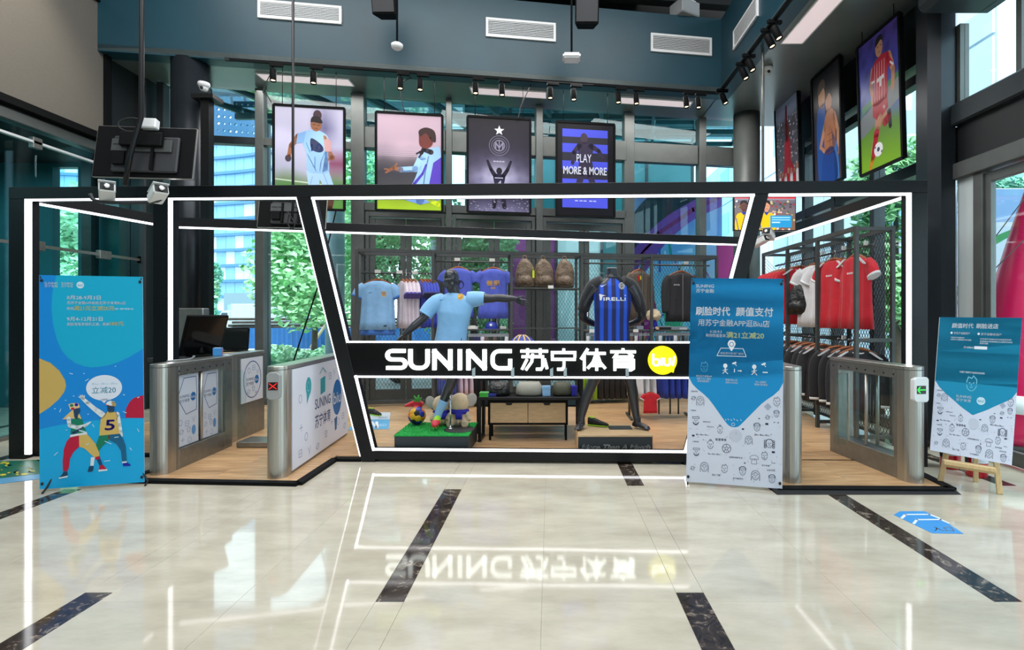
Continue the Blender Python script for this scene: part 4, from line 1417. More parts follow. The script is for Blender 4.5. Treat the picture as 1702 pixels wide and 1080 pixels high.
def poster(label, art, u0, u1, v0, v1, Y, tilt=0.0, right=False, group=None):
    """framed poster hung on two cables"""
    if not right:
        Yc = Y
        a, c = P(u0, v0[0], Y), None
        xa, xb = HX(u0, Y), None
        w_ = (u1 - u0) * Y / F * 1.02
        d = Vector((math.cos(.15), math.sin(.15), 0))
        zt, zb = HZ(v0[0], Y), HZ(v1[0], Y)
        p0 = Vector((xa, Y, 0))
    else:
        p0, d, w_, zt, zb = right
    n = Vector((d.y, -d.x, 0)) if not right else Vector((-1, 0, 0))
    g = thing('poster', label, 'poster', tuple(p0 + Vector((0, 0, zb))), 0, group)
    def corner(s, z, off=0.0):
        return p0 + d * s + Vector((0, 0, z)) + n * (off + tilt * (z - zb) / (zt - zb))
    mb = MB()
    vs = [corner(0, zb), corner(w_, zb), corner(w_, zt), corner(0, zt)]
    mb.add(vs + [v - n * .045 for v in vs], [(0, 1, 2, 3), (7, 6, 5, 4), (0, 4, 5, 1), (1, 5, 6, 2), (2, 6, 7, 3), (3, 7, 4, 0)])
    mb.build('backing', 'black_matte', g)
    f = .035
    mb = MB()
    for q in (((0, zb), (w_, zb)), ((w_, zb), (w_, zt)), ((w_, zt), (0, zt)), ((0, zt), (0, zb))):
        mb.bar(corner(q[0][0], q[0][1], .004), corner(q[1][0], q[1][1], .004), .035, .035, up=n)
    mb.build('border', 'black_matte', g)
    k = .02
    art.mesh('print', plane_map(corner(k, zt - k, .006), corner(w_ - k, zt - k, .006), corner(k, zb + k, .006), art.w, art.h), 'print_poster', g)
    mb = MB()
    for s in (.12, .88):
        mb = MB().tube([corner(w_ * s, zt - .02), corner(w_ * s, CZ + .03)], .006, 6)
        mb.build('cable', 'black_matte', g)
    return g
bpost = [('hanging poster of running footballer in pale blue shirt', art_a(), 455, 565, 174, 346, 7.85),
         ('hanging poster of kneeling footballer in pale blue on pink grey background', art_b(), 625, 731, 186, 349, 8.12),
         ('hanging dark purple poster of star and figure with raised arms', art_c(), 777, 880, 193, 352, 8.38),
         ('hanging blue striped poster reading PLAY MORE & MORE', art_d(), 925, 1022, 202, 358, 8.65)]
for lab, art, u0, u1, v0, v1, Y in bpost:
    poster(lab, art, u0, u1, (v0,), (v1,), Y, group='posters over the back windows')
DR_ = Vector((0, -1, 0))
for lab, art, u0, u1, vt, vb in (('hanging poster of red shirted footballer dribbling white ball on grass', art_bayern(), 1432, 1502, 81, 293),
                                 ('hanging poster of two embracing footballers in blue', art_pair(), 1355, 1402, 134, 318),
                                 ('hanging poster of red shirted player pointing upwards before crowd', art_cheer(), 1293, 1331, 176, 330)):
    X = 4.25
    Ya, Yb = X * F / (u0 - CX), X * F / (u1 - CX)
    p0 = Vector((X, Ya, 0))
    poster(lab, art, 0, 0, 0, 0, 0, tilt=.05, right=(p0, DR_, Ya - Yb, HZ(vt, Ya), HZ(vb, Ya)), group='posters along the right windows')

# ------------------------------------------------------------------ track spotlights
def track(name, p, q, label):
    t = thing(name, label, 'track rail', tuple(p))
    MB().bar(p, q, .04, .035).build('rail', 'black_matte', t)
    for e_ in (p, q):
        MB().box(e_, (.06, .05, .04), BA).build('end_cap', 'rubber', t)
zt = CZ - .035
def bp(u):
    k_ = (u - CX) / F
    Y = 8.22 / (1 - .15 * k_)
    return Vector((k_ * Y, Y, zt))
track('track_rail', bp(378), bp(1192), 'long black lighting track under the teal back bulkhead')
track('track_rail', Vector((2.84, 8.6, zt)), Vector((2.84, 5.75, zt)), 'black lighting track under the right bulkhead')
def spotlight(label, p, aim, group, power=0):
    g = thing('track_spotlight', label, 'spotlight', tuple(p), 0, group)
    MB().box(p + Vector((.05 if power != 60 and aim.x < .3 else 0, 0, -.041)), (.19, .045, .045), BA if aim.y > 0 or True else 0).build('adapter', 'black_matte', g, bevel=.004)
    h = p + Vector((0, 0, -.13))
    MB().tube([p + Vector((0, 0, -.045)), h + Vector((0, 0, .02))], .012, 8).build('stem', 'black_matte', g)
    a = aim.normalized()
    q = Vector((0, 0, -1)).rotation_difference(a).to_matrix().to_4x4()
    MB().lathe([(.02, .035), (.043, .03), (.046, .0), (.046, -.15), (.04, -.155), (.038, -.13)], h, 20, mtx=q).build('lamp_head', 'black_matte', g)
    MB().lathe([(.037, -.131), (.001, -.131)], h, 16, mtx=q).build('lens', 'lens_glow', g)
    if power:
        l = bpy.data.lights.new('spot', 'SPOT'); l.energy = power; l.spot_size = 1.3; l.spot_blend = .6; l.color = (1, .93, .82); l.shadow_soft_size = .04
        o = bpy.data.objects.new('spot', l); COL.objects.link(o)
        o.location = h + a * .2
        o.rotation_euler = a.to_track_quat('-Z', 'Y').to_euler()
    return g
ORD = ['first', 'second', 'third', 'fourth', 'fifth', 'sixth', 'seventh', 'eighth', 'ninth', 'tenth', 'eleventh', 'twelfth']
for i, u in enumerate((454, 521, 665, 698, 790, 834, 914, 953, 1027, 1057, 1140, 1160)):
    spotlight('black cylinder spotlight on the back track, %s from the left end' % ORD[i], bp(u), Vector((.05, -.12, -1)), 'spotlights on the back track', 40)
for i, (u, v) in enumerate(((1189, 158), (1199, 152), (1236, 114), (1247, 104), (1279, 62), (1290, 46))):
    Y = 2.86 * F / (u - CX)
    spotlight('black spotlight with glowing lens on the right track, %s from the far end' % ORD[i], Vector((2.84, min(Y, 8.45), zt)), Vector((.32, -.25, -1)), 'spotlights on the right track', 30 if i % 2 else 0)
# ceiling light panels
def panel(label, pts):
    g = thing('ceiling_light_panel', label, 'ceiling light', tuple(pts[0]), 0, 'flush light panels in the low ceiling')
    mb = MB().add([Vector(p) for p in pts] + [Vector(p) + Vector((0, 0, .03)) for p in pts], [(0, 1, 2, 3), (7, 6, 5, 4), (0, 4, 5, 1), (1, 5, 6, 2), (2, 6, 7, 3), (3, 7, 4, 0)])
    mb.build('diffuser', 'light_panel', g)
    mb = MB()
    c = sum((Vector(p) for p in pts), Vector()) / 4
    for i in range(4):
        a, b = Vector(pts[i]), Vector(pts[(i + 1) % 4])
        mb.bar(a + Vector((0, 0, .008)), b + Vector((0, 0, .008)), .02, .02)
    mb.build('trim_frame', 'white_plastic', g)
def cpt(u, v, z=CZ + .0):
    Y = F * (z - CH) / (CY - v)
    return Vector((HX(u, Y), Y, z - .012))
nm = ['above running footballer poster', 'above dark star poster', 'above far right back windows']
for i, q in enumerate((((441, 124), (585, 134), (585, 143), (445, 134)), ((784, 145), (908, 155), (908, 163), (782, 156)), ((1036, 163), (1152, 171), (1140, 180), (1027, 172)))):
    y0 = [8.1, 8.4, 8.85][i]
    ul = [(441, 586), (782, 908), (1030, 1150)][i]
    xa, xb = HX(ul[0], y0 + .2), HX(ul[1], y0 + .3)
    pts = [(xa, bkY(xa) + .42, CZ + .005), (xb, bkY(xb) + .42, CZ + .005), (xb, bkY(xb) + .67, CZ + .005), (xa, bkY(xa) + .67, CZ + .005)]
    panel('long pale pink light panel flush in ceiling %s' % nm[i], pts)
panel('pale pink light panel in right low ceiling beside right track', [(3.22, 7.15, CZ + .005), (3.52, 7.15, CZ + .005), (3.52, 5.95, CZ + .005), (3.22, 5.95, CZ + .005)])

# ------------------------------------------------------------------ air vents
def vent(label, M, w, h):
    """M: local x along the wall, y up, z out of the wall"""
    g = thing('air_vent', label, 'vent', tuple(M @ Vector((0, 0, 0))), 0, 'air vents on the bulkhead')
    MB().bx(-w / 2 + .03, w / 2 - .03, -h / 2 + .03, h / 2 - .03, -.0, .008).xf(M).build('backing', 'dark_grey', g)
    mb = MB().bx(-w / 2, w / 2, h / 2 - .035, h / 2, 0, .03).bx(-w / 2, w / 2, -h / 2, -h / 2 + .035, 0, .03).bx(-w / 2, -w / 2 + .035, -h / 2 + .035, h / 2 - .035, 0, .03).bx(w / 2 - .035, w / 2, -h / 2 + .035, h / 2 - .035, 0, .03)
    mb.xf(M).build('frame', 'white_plastic', g)
    n = 9
    for i in range(n):
        y = -h / 2 + .035 + (h - .07) * (i + .5) / n
        MB().bx(-w / 2 + .035, w / 2 - .035, y - .004, y + .004, .006, .024).xf(M).build('slat', 'white_plastic', g)
    mb = MB()
    for i in range(int(w / .035)):
        x = -w / 2 + .04 + i * .035
        mb.bx(x, x + .006, -h / 2 + .035, h / 2 - .035, .004, .014)
    tag(mb.xf(M).build('vertical_bars', 'grey_plastic', g), kind='stuff')
for lab, u0, u1, v0, v1 in (('white air vent on teal bulkhead, nearest the left corner', 434, 565, 6, 36), ('white air vent in middle of teal bulkhead', 808, 924, 35, 66), ('white air vent on teal bulkhead beside the inner corner', 1079, 1185, 60, 90)):
    uc, vc = (u0 + u1) / 2, (v0 + v1) / 2
    k_ = (uc - CX) / F
    Y = 8.3 / (1 - .15 * k_)
    M = Matrix.Translation((k_ * Y, Y, HZ(vc, Y))) @ Matrix.Rotation(BA, 4, 'Z') @ Matrix.Rotation(PI / 2, 4, 'X')
    vent(lab, M, (u1 - u0) * Y / F * 1.0, (v1 - v0) * Y / F)
Ya, Yb = 2.92 * F / (1221 - CX), 2.92 * F / (1261 - CX)
M = Matrix.Translation((2.92, (Ya + Yb) / 2, 5.86)) @ Matrix.Rotation(-PI / 2, 4, 'Z') @ Matrix.Rotation(PI / 2, 4, 'X')
vent('white air vent on right bulkhead seen edge on', M, Ya - Yb, .3)

# ------------------------------------------------------------------ things on rods, speakers, projector, cameras
def rod_to_ceiling(g, x, y, z, r=.014):
    MB().tube([(x, y, z), (x, y, 7.6)], r, 10).build('drop_rod', 'black_matte', g)
x, y = HX(660, 7.0), 7.0
g = thing('smoke_detector', 'small round white detector on black drop rod', 'detector', (x, y, HZ(80, y)))
MB().lathe([(.05, -.03), (.075, -.01), (.08, .03), (.06, .045)], (x, y, HZ(78, y)), 24).build('housing', 'white_plastic', g)
rod_to_ceiling(g, x, y, HZ(73, y))
x = HX(950, 7.0)
g = thing('wireless_router', 'flat white box on black drop rod', 'access point', (x, y, HZ(96, y)))
MB().box((x, y, HZ(96, y)), (.24, .2, .07)).build('housing', 'white_plastic', g, bevel=.02, seg=2)
rod_to_ceiling(g, x, y, HZ(91, y))
for lab, u, v in (('black hanging speaker cut by top edge beside white detector rod', 640, -8), ('black hanging speaker high beside white box rod', 975, 8)):
    x, y = HX(u, 7.3), 7.3
    zc_ = HZ(v, y)
    g = thing('hanging_speaker', lab, 'speaker', (x, y, zc_))
    mb = MB().prism([(-.17, -.12), (.17, -.12), (.12, .14), (-.12, .14)], -.28, .26)
    mb.xf(Matrix.Translation((x, y, zc_)) @ Matrix.Rotation(.25, 4, 'X')).build('cabinet', 'black_matte', g, bevel=.01)
    mb = MB().bx(-.15, .15, -.135, -.121, -.25, .23).xf(Matrix.Translation((x, y, zc_)) @ Matrix.Rotation(.25, 4, 'X'))
    mb.build('front_grille', 'dark_grey', g)
    MB().tube([(x, y, zc_ + .2), (x, y, 7.6)], .015, 8).build('bracket', 'black_matte', g)
x, y = HX(1141, 8.6), 8.72
g = thing('projector', 'grey white box standing on edge of bulkhead', 'projector', (x, y, 6.57))
MB().box((x, y, 6.69), (.4, .32, .24), .5).build('case', 'grey_plastic', g, bevel=.015)
MB().box((x, y, 6.83), (.3, .24, .04), .5).build('cover', 'white_plastic', g, bevel=.01)
MB().lathe([(.05, 0), (.05, .03), (.035, .035)], (x - .07, y - .16, 6.7), 16, mtx=Matrix.Rotation(.5, 4, 'Z') @ Matrix.Rotation(PI / 2, 4, 'X')).build('lens_ring', 'dark_grey', g)
def dome(label, p, grp=None):
    g = thing('dome_camera', label, 'camera', tuple(p), 0, grp)
    MB().lathe([(.075, .0), (.08, -.03), (.06, -.07)], p, 20).build('base', 'white_plastic', g)
    MB().ell(Vector(p) + Vector((0, 0, -.07)), (.058, .058, .06), 16, 10).build('ball', 'white_paint', g)
    MB().ell(Vector(p) + Vector((0, -.045, -.085)), (.025, .02, .025), 12, 8).build('lens', 'rubber', g)
dome('white dome camera on top of slim black post', (HX(345, 7.5), 7.42, 4.88), 'dome cameras')
MB  # keep
dome('white dome camera under right low ceiling', (HX(1253, 8.0) + .15, 7.85, CZ + .018), 'dome cameras')
y = 8.2
# thin cable post holding the first dome camera
# ------------------------------------------------------------------ hanging televisions
def tv(label, c, w, h, rz, tilt, pole_top=7.6, pole_r=.016, screen=None, group='hanging televisions'):
    g = thing('television', label, 'television', tuple(c), 0, group)
    M = Matrix.Translation(c) @ Matrix.Rotation(rz, 4, 'Z') @ Matrix.Rotation(tilt, 4, 'X')
    # local: x width, z up, +y = back side, -y = screen
    MB().bx(-w / 2, w / 2, -.02, .02, -h / 2, h / 2).xf(M).build('casing', 'black_matte', g, bevel=.006)
    mb = MB()
    t_ = .012
    for q in ((-w / 2, w / 2, h / 2 - t_, h / 2), (-w / 2, w / 2, -h / 2, -h / 2 + t_), (-w / 2, -w / 2 + t_, -h / 2, h / 2), (w / 2 - t_, w / 2, -h / 2, h / 2)):
        mb.bx(q[0], q[1], -.026, -.018, q[2], q[3])
    mb.xf(M).build('bezel', 'dark_grey' if screen is None else 'rubber', g)
    rim = MB()
    for q in ((-w / 2, w / 2, h / 2 - .006, h / 2 + .004), (-w / 2, w / 2, -h / 2 - .004, -h / 2 + .006), (-w / 2 - .004, -w / 2 + .006, -h / 2, h / 2), (w / 2 - .006, w / 2 + .004, -h / 2, h / 2)):
        rim.bx(q[0], q[1], -.012, .012, q[2], q[3])
    rim.xf(M).build('edge_strip', 'steel', g)
    if screen:
        c0 = [M @ Vector(p) for p in ((-w / 2 + t_, -.0265, h / 2 - t_), (w / 2 - t_, -.0265, h / 2 - t_), (-w / 2 + t_, -.0265, -h / 2 + t_))]
        screen.mesh('screen', plane_map(c0[0], c0[1], c0[2], screen.w, screen.h), 'print_screen', g)
    # hump, mount plate, arm
    hump = MB().bx(-w * .36, w * .3, .02, .055, -h * .42, h * .28).xf(M).build('back_cover', 'dark_grey', g, bevel=.012)
    mb = MB().bx(-w * .3, w * .3, .055, .075, -.02, h * .2).xf(M)
    mt = mb.build('mount_plate', 'rack_steel', g, bevel=.003)
    for sx in (-.22, -.12, .1, .2):
        MB().bx(w * sx, w * sx + w * .08, .075, .078, h * .08, h * .1).xf(M).build('slot', 'rubber', mt)
    for sx in (-.12, .12):
        MB().bx(w * sx - .012, w * sx + .012, .055, .09, -h * .4, h * .22).xf(M).build('mount_rail', 'black_matte', g)
    MB().bx(w * .15, w * .27, .055, .09, -h * .3, -h * .05).xf(M).build('socket_panel', 'black_matte', g)
    return g, M
x, y = HX(243, 5.0), 5.0
g, M = tv('hanging television seen from behind over front beam', (x, y, HZ(254, y)), .9, .52, PI + .1, .16)
zt_, = (7.6,)
poleA = [(HX(236, y) , y - .16, 7.6), (HX(234, y - .16), y - .16, HZ(190, y))]
MB().tube([(HX(237, y - .16), y - .16, 7.6), (HX(235, y - .16), y - .16, HZ(205, y)), (HX(218, y - .16), y - .16, HZ(262, y)), (HX(207, y - .16), y - .16, HZ(315, y))], .021, 10).build('drop_pole', 'black_steel', g)
MB().bx(-.2, .18, .07, .12, .02, .16).xf(M).build('bracket_box', 'black_matte', g, bevel=.008)
MB().bx(-.14, .02, .06, .13, .2, .3).xf(M).build('adapter_box', 'white_plastic', g, bevel=.01)
cb = MB()
cb.tube([M @ Vector((.1 + .12 * math.cos(t), .09, .24 + .07 * math.sin(t))) for t in [i * .5 for i in range(27)]], .008, 6)
cb.build('cable_coil', 'rubber', g)
# the camera bar under it with two cameras
def bar_cam(label, c, rz, grp):
    k = thing('box_camera', label, 'camera', tuple(c), 0, grp)
    M = Matrix.Translation(c) @ Matrix.Rotation(rz, 4, 'Z') @ Matrix.Rotation(-.35, 4, 'X')
    MB().bx(-.06, .06, -.12, .1, -.045, .045).xf(M).build('body', 'white_plastic', k, bevel=.012)
    MB().bx(-.064, .064, -.14, .06, .046, .056).xf(M).build('hood', 'white_paint', k, bevel=.004)
    MB().bx(-.05, .05, -.124, -.119, -.035, .035).xf(M).build('front_plate', 'rubber', k)
    MB().lathe([(.025, 0), (.025, .02), (.012, .022)], (0, 0, 0), 14, mtx=Matrix.Rotation(PI / 2, 4, 'X')).xf(M @ Matrix.Translation((0, -.122, 0))).build('lens', 'chrome', k)
    return k
y2 = y - .16
mb = MB().tube([P(150, 322, y2), P(160, 334, y2), P(210, 337, y2), P(262, 334, y2), P(272, 322, y2)], .016, 8, sub=3)
mb.build('camera_bar', 'dark_grey', g)
bar_cam('white box camera at left end of bar under hanging television', P(178, 321, y2 - .02), .7, 'small box cameras')
bar_cam('white box camera at right end of bar under hanging television', P(262, 324, y2 - .02), .9, 'small box cameras')
# second, further TV seen from behind
y = 6.55
g, M = tv('smaller hanging television seen from behind under front beam', P(487, 353, y), .82, .42, PI + .12, .2)
MB().tube([(HX(487, y - .14), y - .14, 7.6), (HX(487, y - .14), y - .14, HZ(345, y)), (HX(485, y - .14), y - .14, HZ(372, y))], .016, 10).build('drop_pole', 'black_steel', g)
MB().tube([P(478, 352, y - .16), P(490, 372, y - .18), P(484, 380, y - .18), P(478, 370, y - .17), P(481, 356, y - .16)], .008, 6, sub=3).build('cable', 'rubber', g)
# third TV with its picture on
def art_tv():
    a = Art(160, 95)
    rr = random.Random(11)
    a.field(lambda u, v: grad([(0, (206, 206, 216)), (.12, (90, 84, 96)), (.4, (110, 100, 104)), (1, (120, 90, 70))])(v), 4, 10).up()
    for i in range(150):
        x, y = rr.uniform(0, 160), rr.uniform(12, 95)
        a.ell(x, y, 3.4, 3, rr.choice([(186, 160, 140), (70, 60, 70), (214, 206, 206), (150, 60, 60), (60, 90, 60), (196, 180, 120)]), 7)
    a.up().rect(0, 0, 160, 6, (196, 60, 70)).up()
    Yl = (222, 178, 28)
    for cx, sk in ((24, DARKSKIN), (84, SKIN)):
        a.blob([(cx - 20, 95), (cx - 20, 56), (cx - 8, 46), (cx + 8, 46), (cx + 22, 56), (cx + 22, 95)], Yl)
        a.up().ell(cx, 28, 9, 13, sk).rect(cx - 4, 36, cx + 4, 46, sk).up().blob([(cx - 9, 24), (cx - 7, 13), (cx + 7, 12), (cx + 10, 24), (cx, 17)], (36, 28, 26))
        a.line([(cx - 5, 27), (cx - 2, 27)], 1, (40, 24, 24)).line([(cx + 2, 27), (cx + 5, 27)], 1, (40, 24, 24)).line([(cx - 2, 35), (cx + 3, 35)], 1, (110, 60, 54))
        a.poly([(cx - 6, 46), (cx, 54), (cx + 6, 46), (cx + 4, 44), (cx - 4, 44)], (40, 60, 140)).line([(cx - 20, 62), (cx - 14, 95)], 2.4, (40, 70, 150))
    a.up().rect(94, 54, 150, 88, (44, 140, 190)).up().rect(98, 58, 146, 61, (150, 206, 230)).rect(98, 65, 146, 67.5, (150, 206, 230)).rect(98, 72, 120, 75, (200, 230, 240))
    return a.clip()
y = 7.25
g, M = tv('hanging television showing two players in yellow shirts', P(1270, 355, y), 104 * y / F, 58 * y / F, .02, .0, screen=art_tv())
MB().tube([(HX(1268, y + .1), y + .1, 7.6), (HX(1268, y + .1), y + .1, HZ(392, y))], .02, 10).build('drop_pole', 'steel_dark', g)
MB().tube([P(1244, 402, y), P(1252, 396, y), P(1268, 393, y), P(1284, 396, y)], .018, 8).build('camera_bar', 'dark_grey', g)
bar_cam('white box camera on bar under yellow shirt television, upper', P(1278, 391, y - .05), -.7, 'small box cameras')
bar_cam('white box camera under yellow shirt television, lower', P(1262, 402, y - .05), .6, 'small box cameras')
# loose power leads hanging by the posters
for i, pts in enumerate((((437, 150), (444, 158), (451, 170)), ((668, 138), (667, 160), (672, 186)), ((866, 176), (864, 186), (861, 197)))):
    Y = 7.9 + i * .26
    top = Vector((HX(pts[0][0] + 16, Y), Y, CZ))
    one('power_lead', MB().tube([top] + [P(u, v, Y) for u, v in pts], .008, 6, sub=4), 'rubber',
        ['black lead curling down to running footballer poster', 'black lead hanging to kneeling footballer poster', 'black lead looping to dark star poster'][i], 'cable', 'power leads of the posters')
# ------------------------------------------------------------------ standing banners
WHT = (226, 232, 240)
def art_dance():
    a = Art(173, 350)
    a.rect(0, 0, 173, 350, (0, 132, 214)).up()
    z1 = lambda p: [(x / 6 - 5, y / 6 - 7) for x, y in p]
    z2 = lambda p: [(x / 5.02 - 5, y / 5.02 + 143) for x, y in p]
    a.poly(z1([(200, 40), (175, 120), (155, 240), (150, 380), (160, 500), (180, 600), (205, 690), (245, 780), (300, 850), (380, 912), (460, 944), (540, 958), (630, 952), (720, 938), (820, 905), (920, 862), (1010, 812), (1070, 776), (1070, 40)]), (0, 166, 206)).up()
    a.poly([(0, 136), (18, 144), (32, 157), (41, 172), (43, 182), (40, 192), (31, 204), (16, 217), (0, 227)], (196, 166, 92))
    a.poly(z2([(25, 547), (180, 520), (360, 500), (540, 488), (720, 486), (905, 492), (905, 1100), (25, 1100)]), (0, 164, 222)).up()
    a.poly(z2([(735, 482), (733, 440), (745, 395), (770, 350), (805, 318), (850, 302), (900, 296), (900, 490)]), (176, 12, 58))
    # lettering
    a.text('SUNING', 9, 15, 5.4, WHT, w=21, bold=.02).text('苏宁金融', 9, 19.4, 4.4, WHT, w=21, bold=.01)
    a.text('SUNING', 36, 15, 5.4, WHT, w=19, bold=.02).text('苏宁体育', 36, 19.4, 4.4, WHT, w=19, bold=.01)
    a.ell(67, 15.4, 6.3, 5.7, (200, 226, 240)).up().text('biu!', 63, 17.5, 6, (80, 180, 220), w=8.4, bold=.02)
    Yw = (214, 206, 120)
    a.text('8月28-9月3日', 45, 39, 7.6, WHT, w=56, bold=.03)
    a.text('用苏宁金融APP刷脸逛苏宁体育Biu店', 45, 47, 5.6, WHT, w=98, bold=.015)
    a.text('购物', 45, 56.5, 5.6, WHT, w=11, bold=.015).text('满21元立减20元', 56, 57, 8.4, Yw, w=68, bold=.03).text('（每一用户享用1次）', 125, 56, 3.2, WHT, w=32)
    a.text('9月4-12月21日', 45, 74.5, 7.6, WHT, w=59, bold=.03)
    a.text('刷脸笔笔享随机立减，最高', 45, 82.5, 5.6, WHT, w=70, bold=.015).text('188元', 116, 82.5, 8, Yw, w=24, bold=.03)
    # speech bubble
    a.up().ell(106, 187.2, 30.2, 21.4, (214, 224, 240), 40).poly(z2([(522, 318), (556, 352), (592, 312)]), (214, 224, 240))
    a.up().text('Biu~Biu~Biu', 85.5, 182, 5, (150, 190, 220), w=42, slant=.2).text('立减20', 85.5, 195.5, 12, (40, 164, 200), w=40, bold=.01)
    SK, NV, GR, RD, YL, DK = (214, 224, 230), (22, 62, 96), (0, 120, 92), (180, 12, 58), (204, 174, 96), (12, 66, 112)
    # woman
    a.up().poly(z2([(210, 474), (245, 440), (268, 420), (300, 392), (330, 420), (352, 440), (368, 476), (340, 490), (300, 470)]), (214, 184, 120))
    a.up().limb(z2([(262, 470), (268, 520), (330, 545), (400, 530), (440, 505)]), [7, 7, 6, 5, 2], SK)
    a.poly(z2([(284, 480), (330, 460), (372, 480), (390, 540), (408, 592), (276, 602), (280, 540)]), GR).poly(z2([(300, 400), (350, 372), (358, 410), (340, 440), (332, 480), (308, 460)]), NV)
    a.up().limb(z2([(300, 590), (340, 570), (380, 545)]), [5, 4, 3], NV).limb(z2([(270, 530), (330, 548), (400, 532), (440, 506)]), [5, 6, 5, 2], SK).limb(z2([(350, 572), (410, 594)]), [1.6, 1.6], SK)
    a.poly(z2([(260, 350), (290, 342), (340, 342), (356, 372), (350, 382), (276, 396)]), (222, 190, 140)).up()
    a.ell(*z2([(287, 360)])[0], 3, 2.4, GR).ell(*z2([(326, 356)])[0], 3, 2.6, (16, 20, 150)).ell(*z2([(296, 388)])[0], 3, 2, RD)
    a.poly(z2([(276, 604), (412, 588), (414, 606), (272, 626)]), SK)
    a.poly(z2([(274, 622), (346, 612), (348, 706), (300, 748), (272, 800), (262, 880), (248, 905), (214, 900), (212, 820), (222, 720), (244, 660)]), RD)
    a.poly(z2([(346, 612), (412, 604), (452, 650), (490, 700), (512, 760), (516, 798), (478, 806), (430, 762), (392, 724), (348, 706)]), YL)
    a.poly(z2([(478, 800), (516, 794), (522, 816), (486, 824)]), RD).poly(z2([(490, 822), (522, 814), (540, 868), (514, 874)]), DK).poly(z2([(220, 906), (248, 906), (254, 940), (182, 952), (206, 930)]), NV)
    a.poly(z2([(180, 952), (254, 940), (250, 954), (182, 962)]), SK).poly(z2([(512, 876), (544, 868), (566, 898), (576, 908), (508, 908)]), RD).poly(z2([(506, 908), (580, 906), (580, 920), (506, 924)]), SK)
    # man
    a.up().limb(z2([(372, 300), (420, 346), (480, 400), (540, 446)]), [5, 7, 8, 10], SK)
    for q in ((346, 290), (358, 278), (376, 276), (394, 282)): a.limb(z2([(384, 308), q]), [4, 1.4], SK)
    a.limb(z2([(664, 450), (684, 540), (694, 600), (702, 630)]), [9, 7, 6, 5], SK)
    a.poly(z2([(444, 800), (476, 800), (466, 872), (438, 870)]), SK)
    a.up().poly(z2([(580, 424), (652, 428), (668, 470), (672, 520), (686, 616), (514, 622), (522, 540), (528, 480)]), YL)
    a.line(z2([(580, 424), (560, 462), (528, 482)]), 1, DK).line(z2([(656, 430), (668, 470), (660, 496)]), 1, DK)
    a.poly(z2([(582, 372), (644, 376), (638, 434), (600, 436), (584, 410)]), NV)
    a.up().poly(z2([(566, 366), (584, 340), (616, 330), (648, 340), (660, 364), (656, 382)]), SK).poly(z2([(618, 330), (650, 342), (660, 366), (656, 382), (622, 376)]), YL).line(z2([(568, 364), (600, 372)]), 1.2, RD)
    a.text('5', 107, 258, 24, (30, 10, 120), w=15.5, bold=.05, slant=.1)
    a.poly(z2([(516, 622), (600, 618), (600, 660), (540, 710), (508, 752), (486, 700)]), GR).poly(z2([(598, 618), (688, 614), (716, 660), (736, 720), (744, 850), (706, 852), (696, 760), (660, 700), (604, 666)]), (10, 92, 132))
    a.poly(z2([(704, 852), (744, 850), (746, 864), (706, 864)]), SK).poly(z2([(712, 866), (748, 860), (778, 884), (776, 892), (712, 892)]), (16, 24, 160)).poly(z2([(430, 874), (466, 874), (462, 910), (446, 922), (414, 918)]), NV)
    a.poly(z2([(586, 626), (600, 624), (604, 650), (594, 660)]), (150, 60, 60))
    # confetti
    a.up()
    rr = random.Random(4)
    for x, y, w_, an in ((286, 96, 26, .3), (392, 97, 8, 0), (415, 152, 30, -.5), (196, 398, 26, -1.2), (306, 282, 8, 0), (240, 316, 6, 0), (152, 382, 8, 0), (424, 438, 8, 0), (466, 536, 26, 1), (246, 562, 8, 0), (416, 688, 24, -.3), (588, 684, 60, .45), (660, 642, 34, -.1), (580, 838, 48, -.08), (160, 754, 36, -.7), (732, 434, 30, .4), (846, 592, 30, 1.1), (780, 748, 26, .9), (726, 286, 12, 0), (850, 312, 16, -.4), (656, 42, 9, 0), (376, 576, 60, .3)):
        p = Vector((x, y)); d = Vector((math.cos(an), math.sin(an))) * w_ / 2
        a.line(z2([tuple(p - d), tuple(p + d)]), 1.3, (170, 214, 236))
    return a.clip()

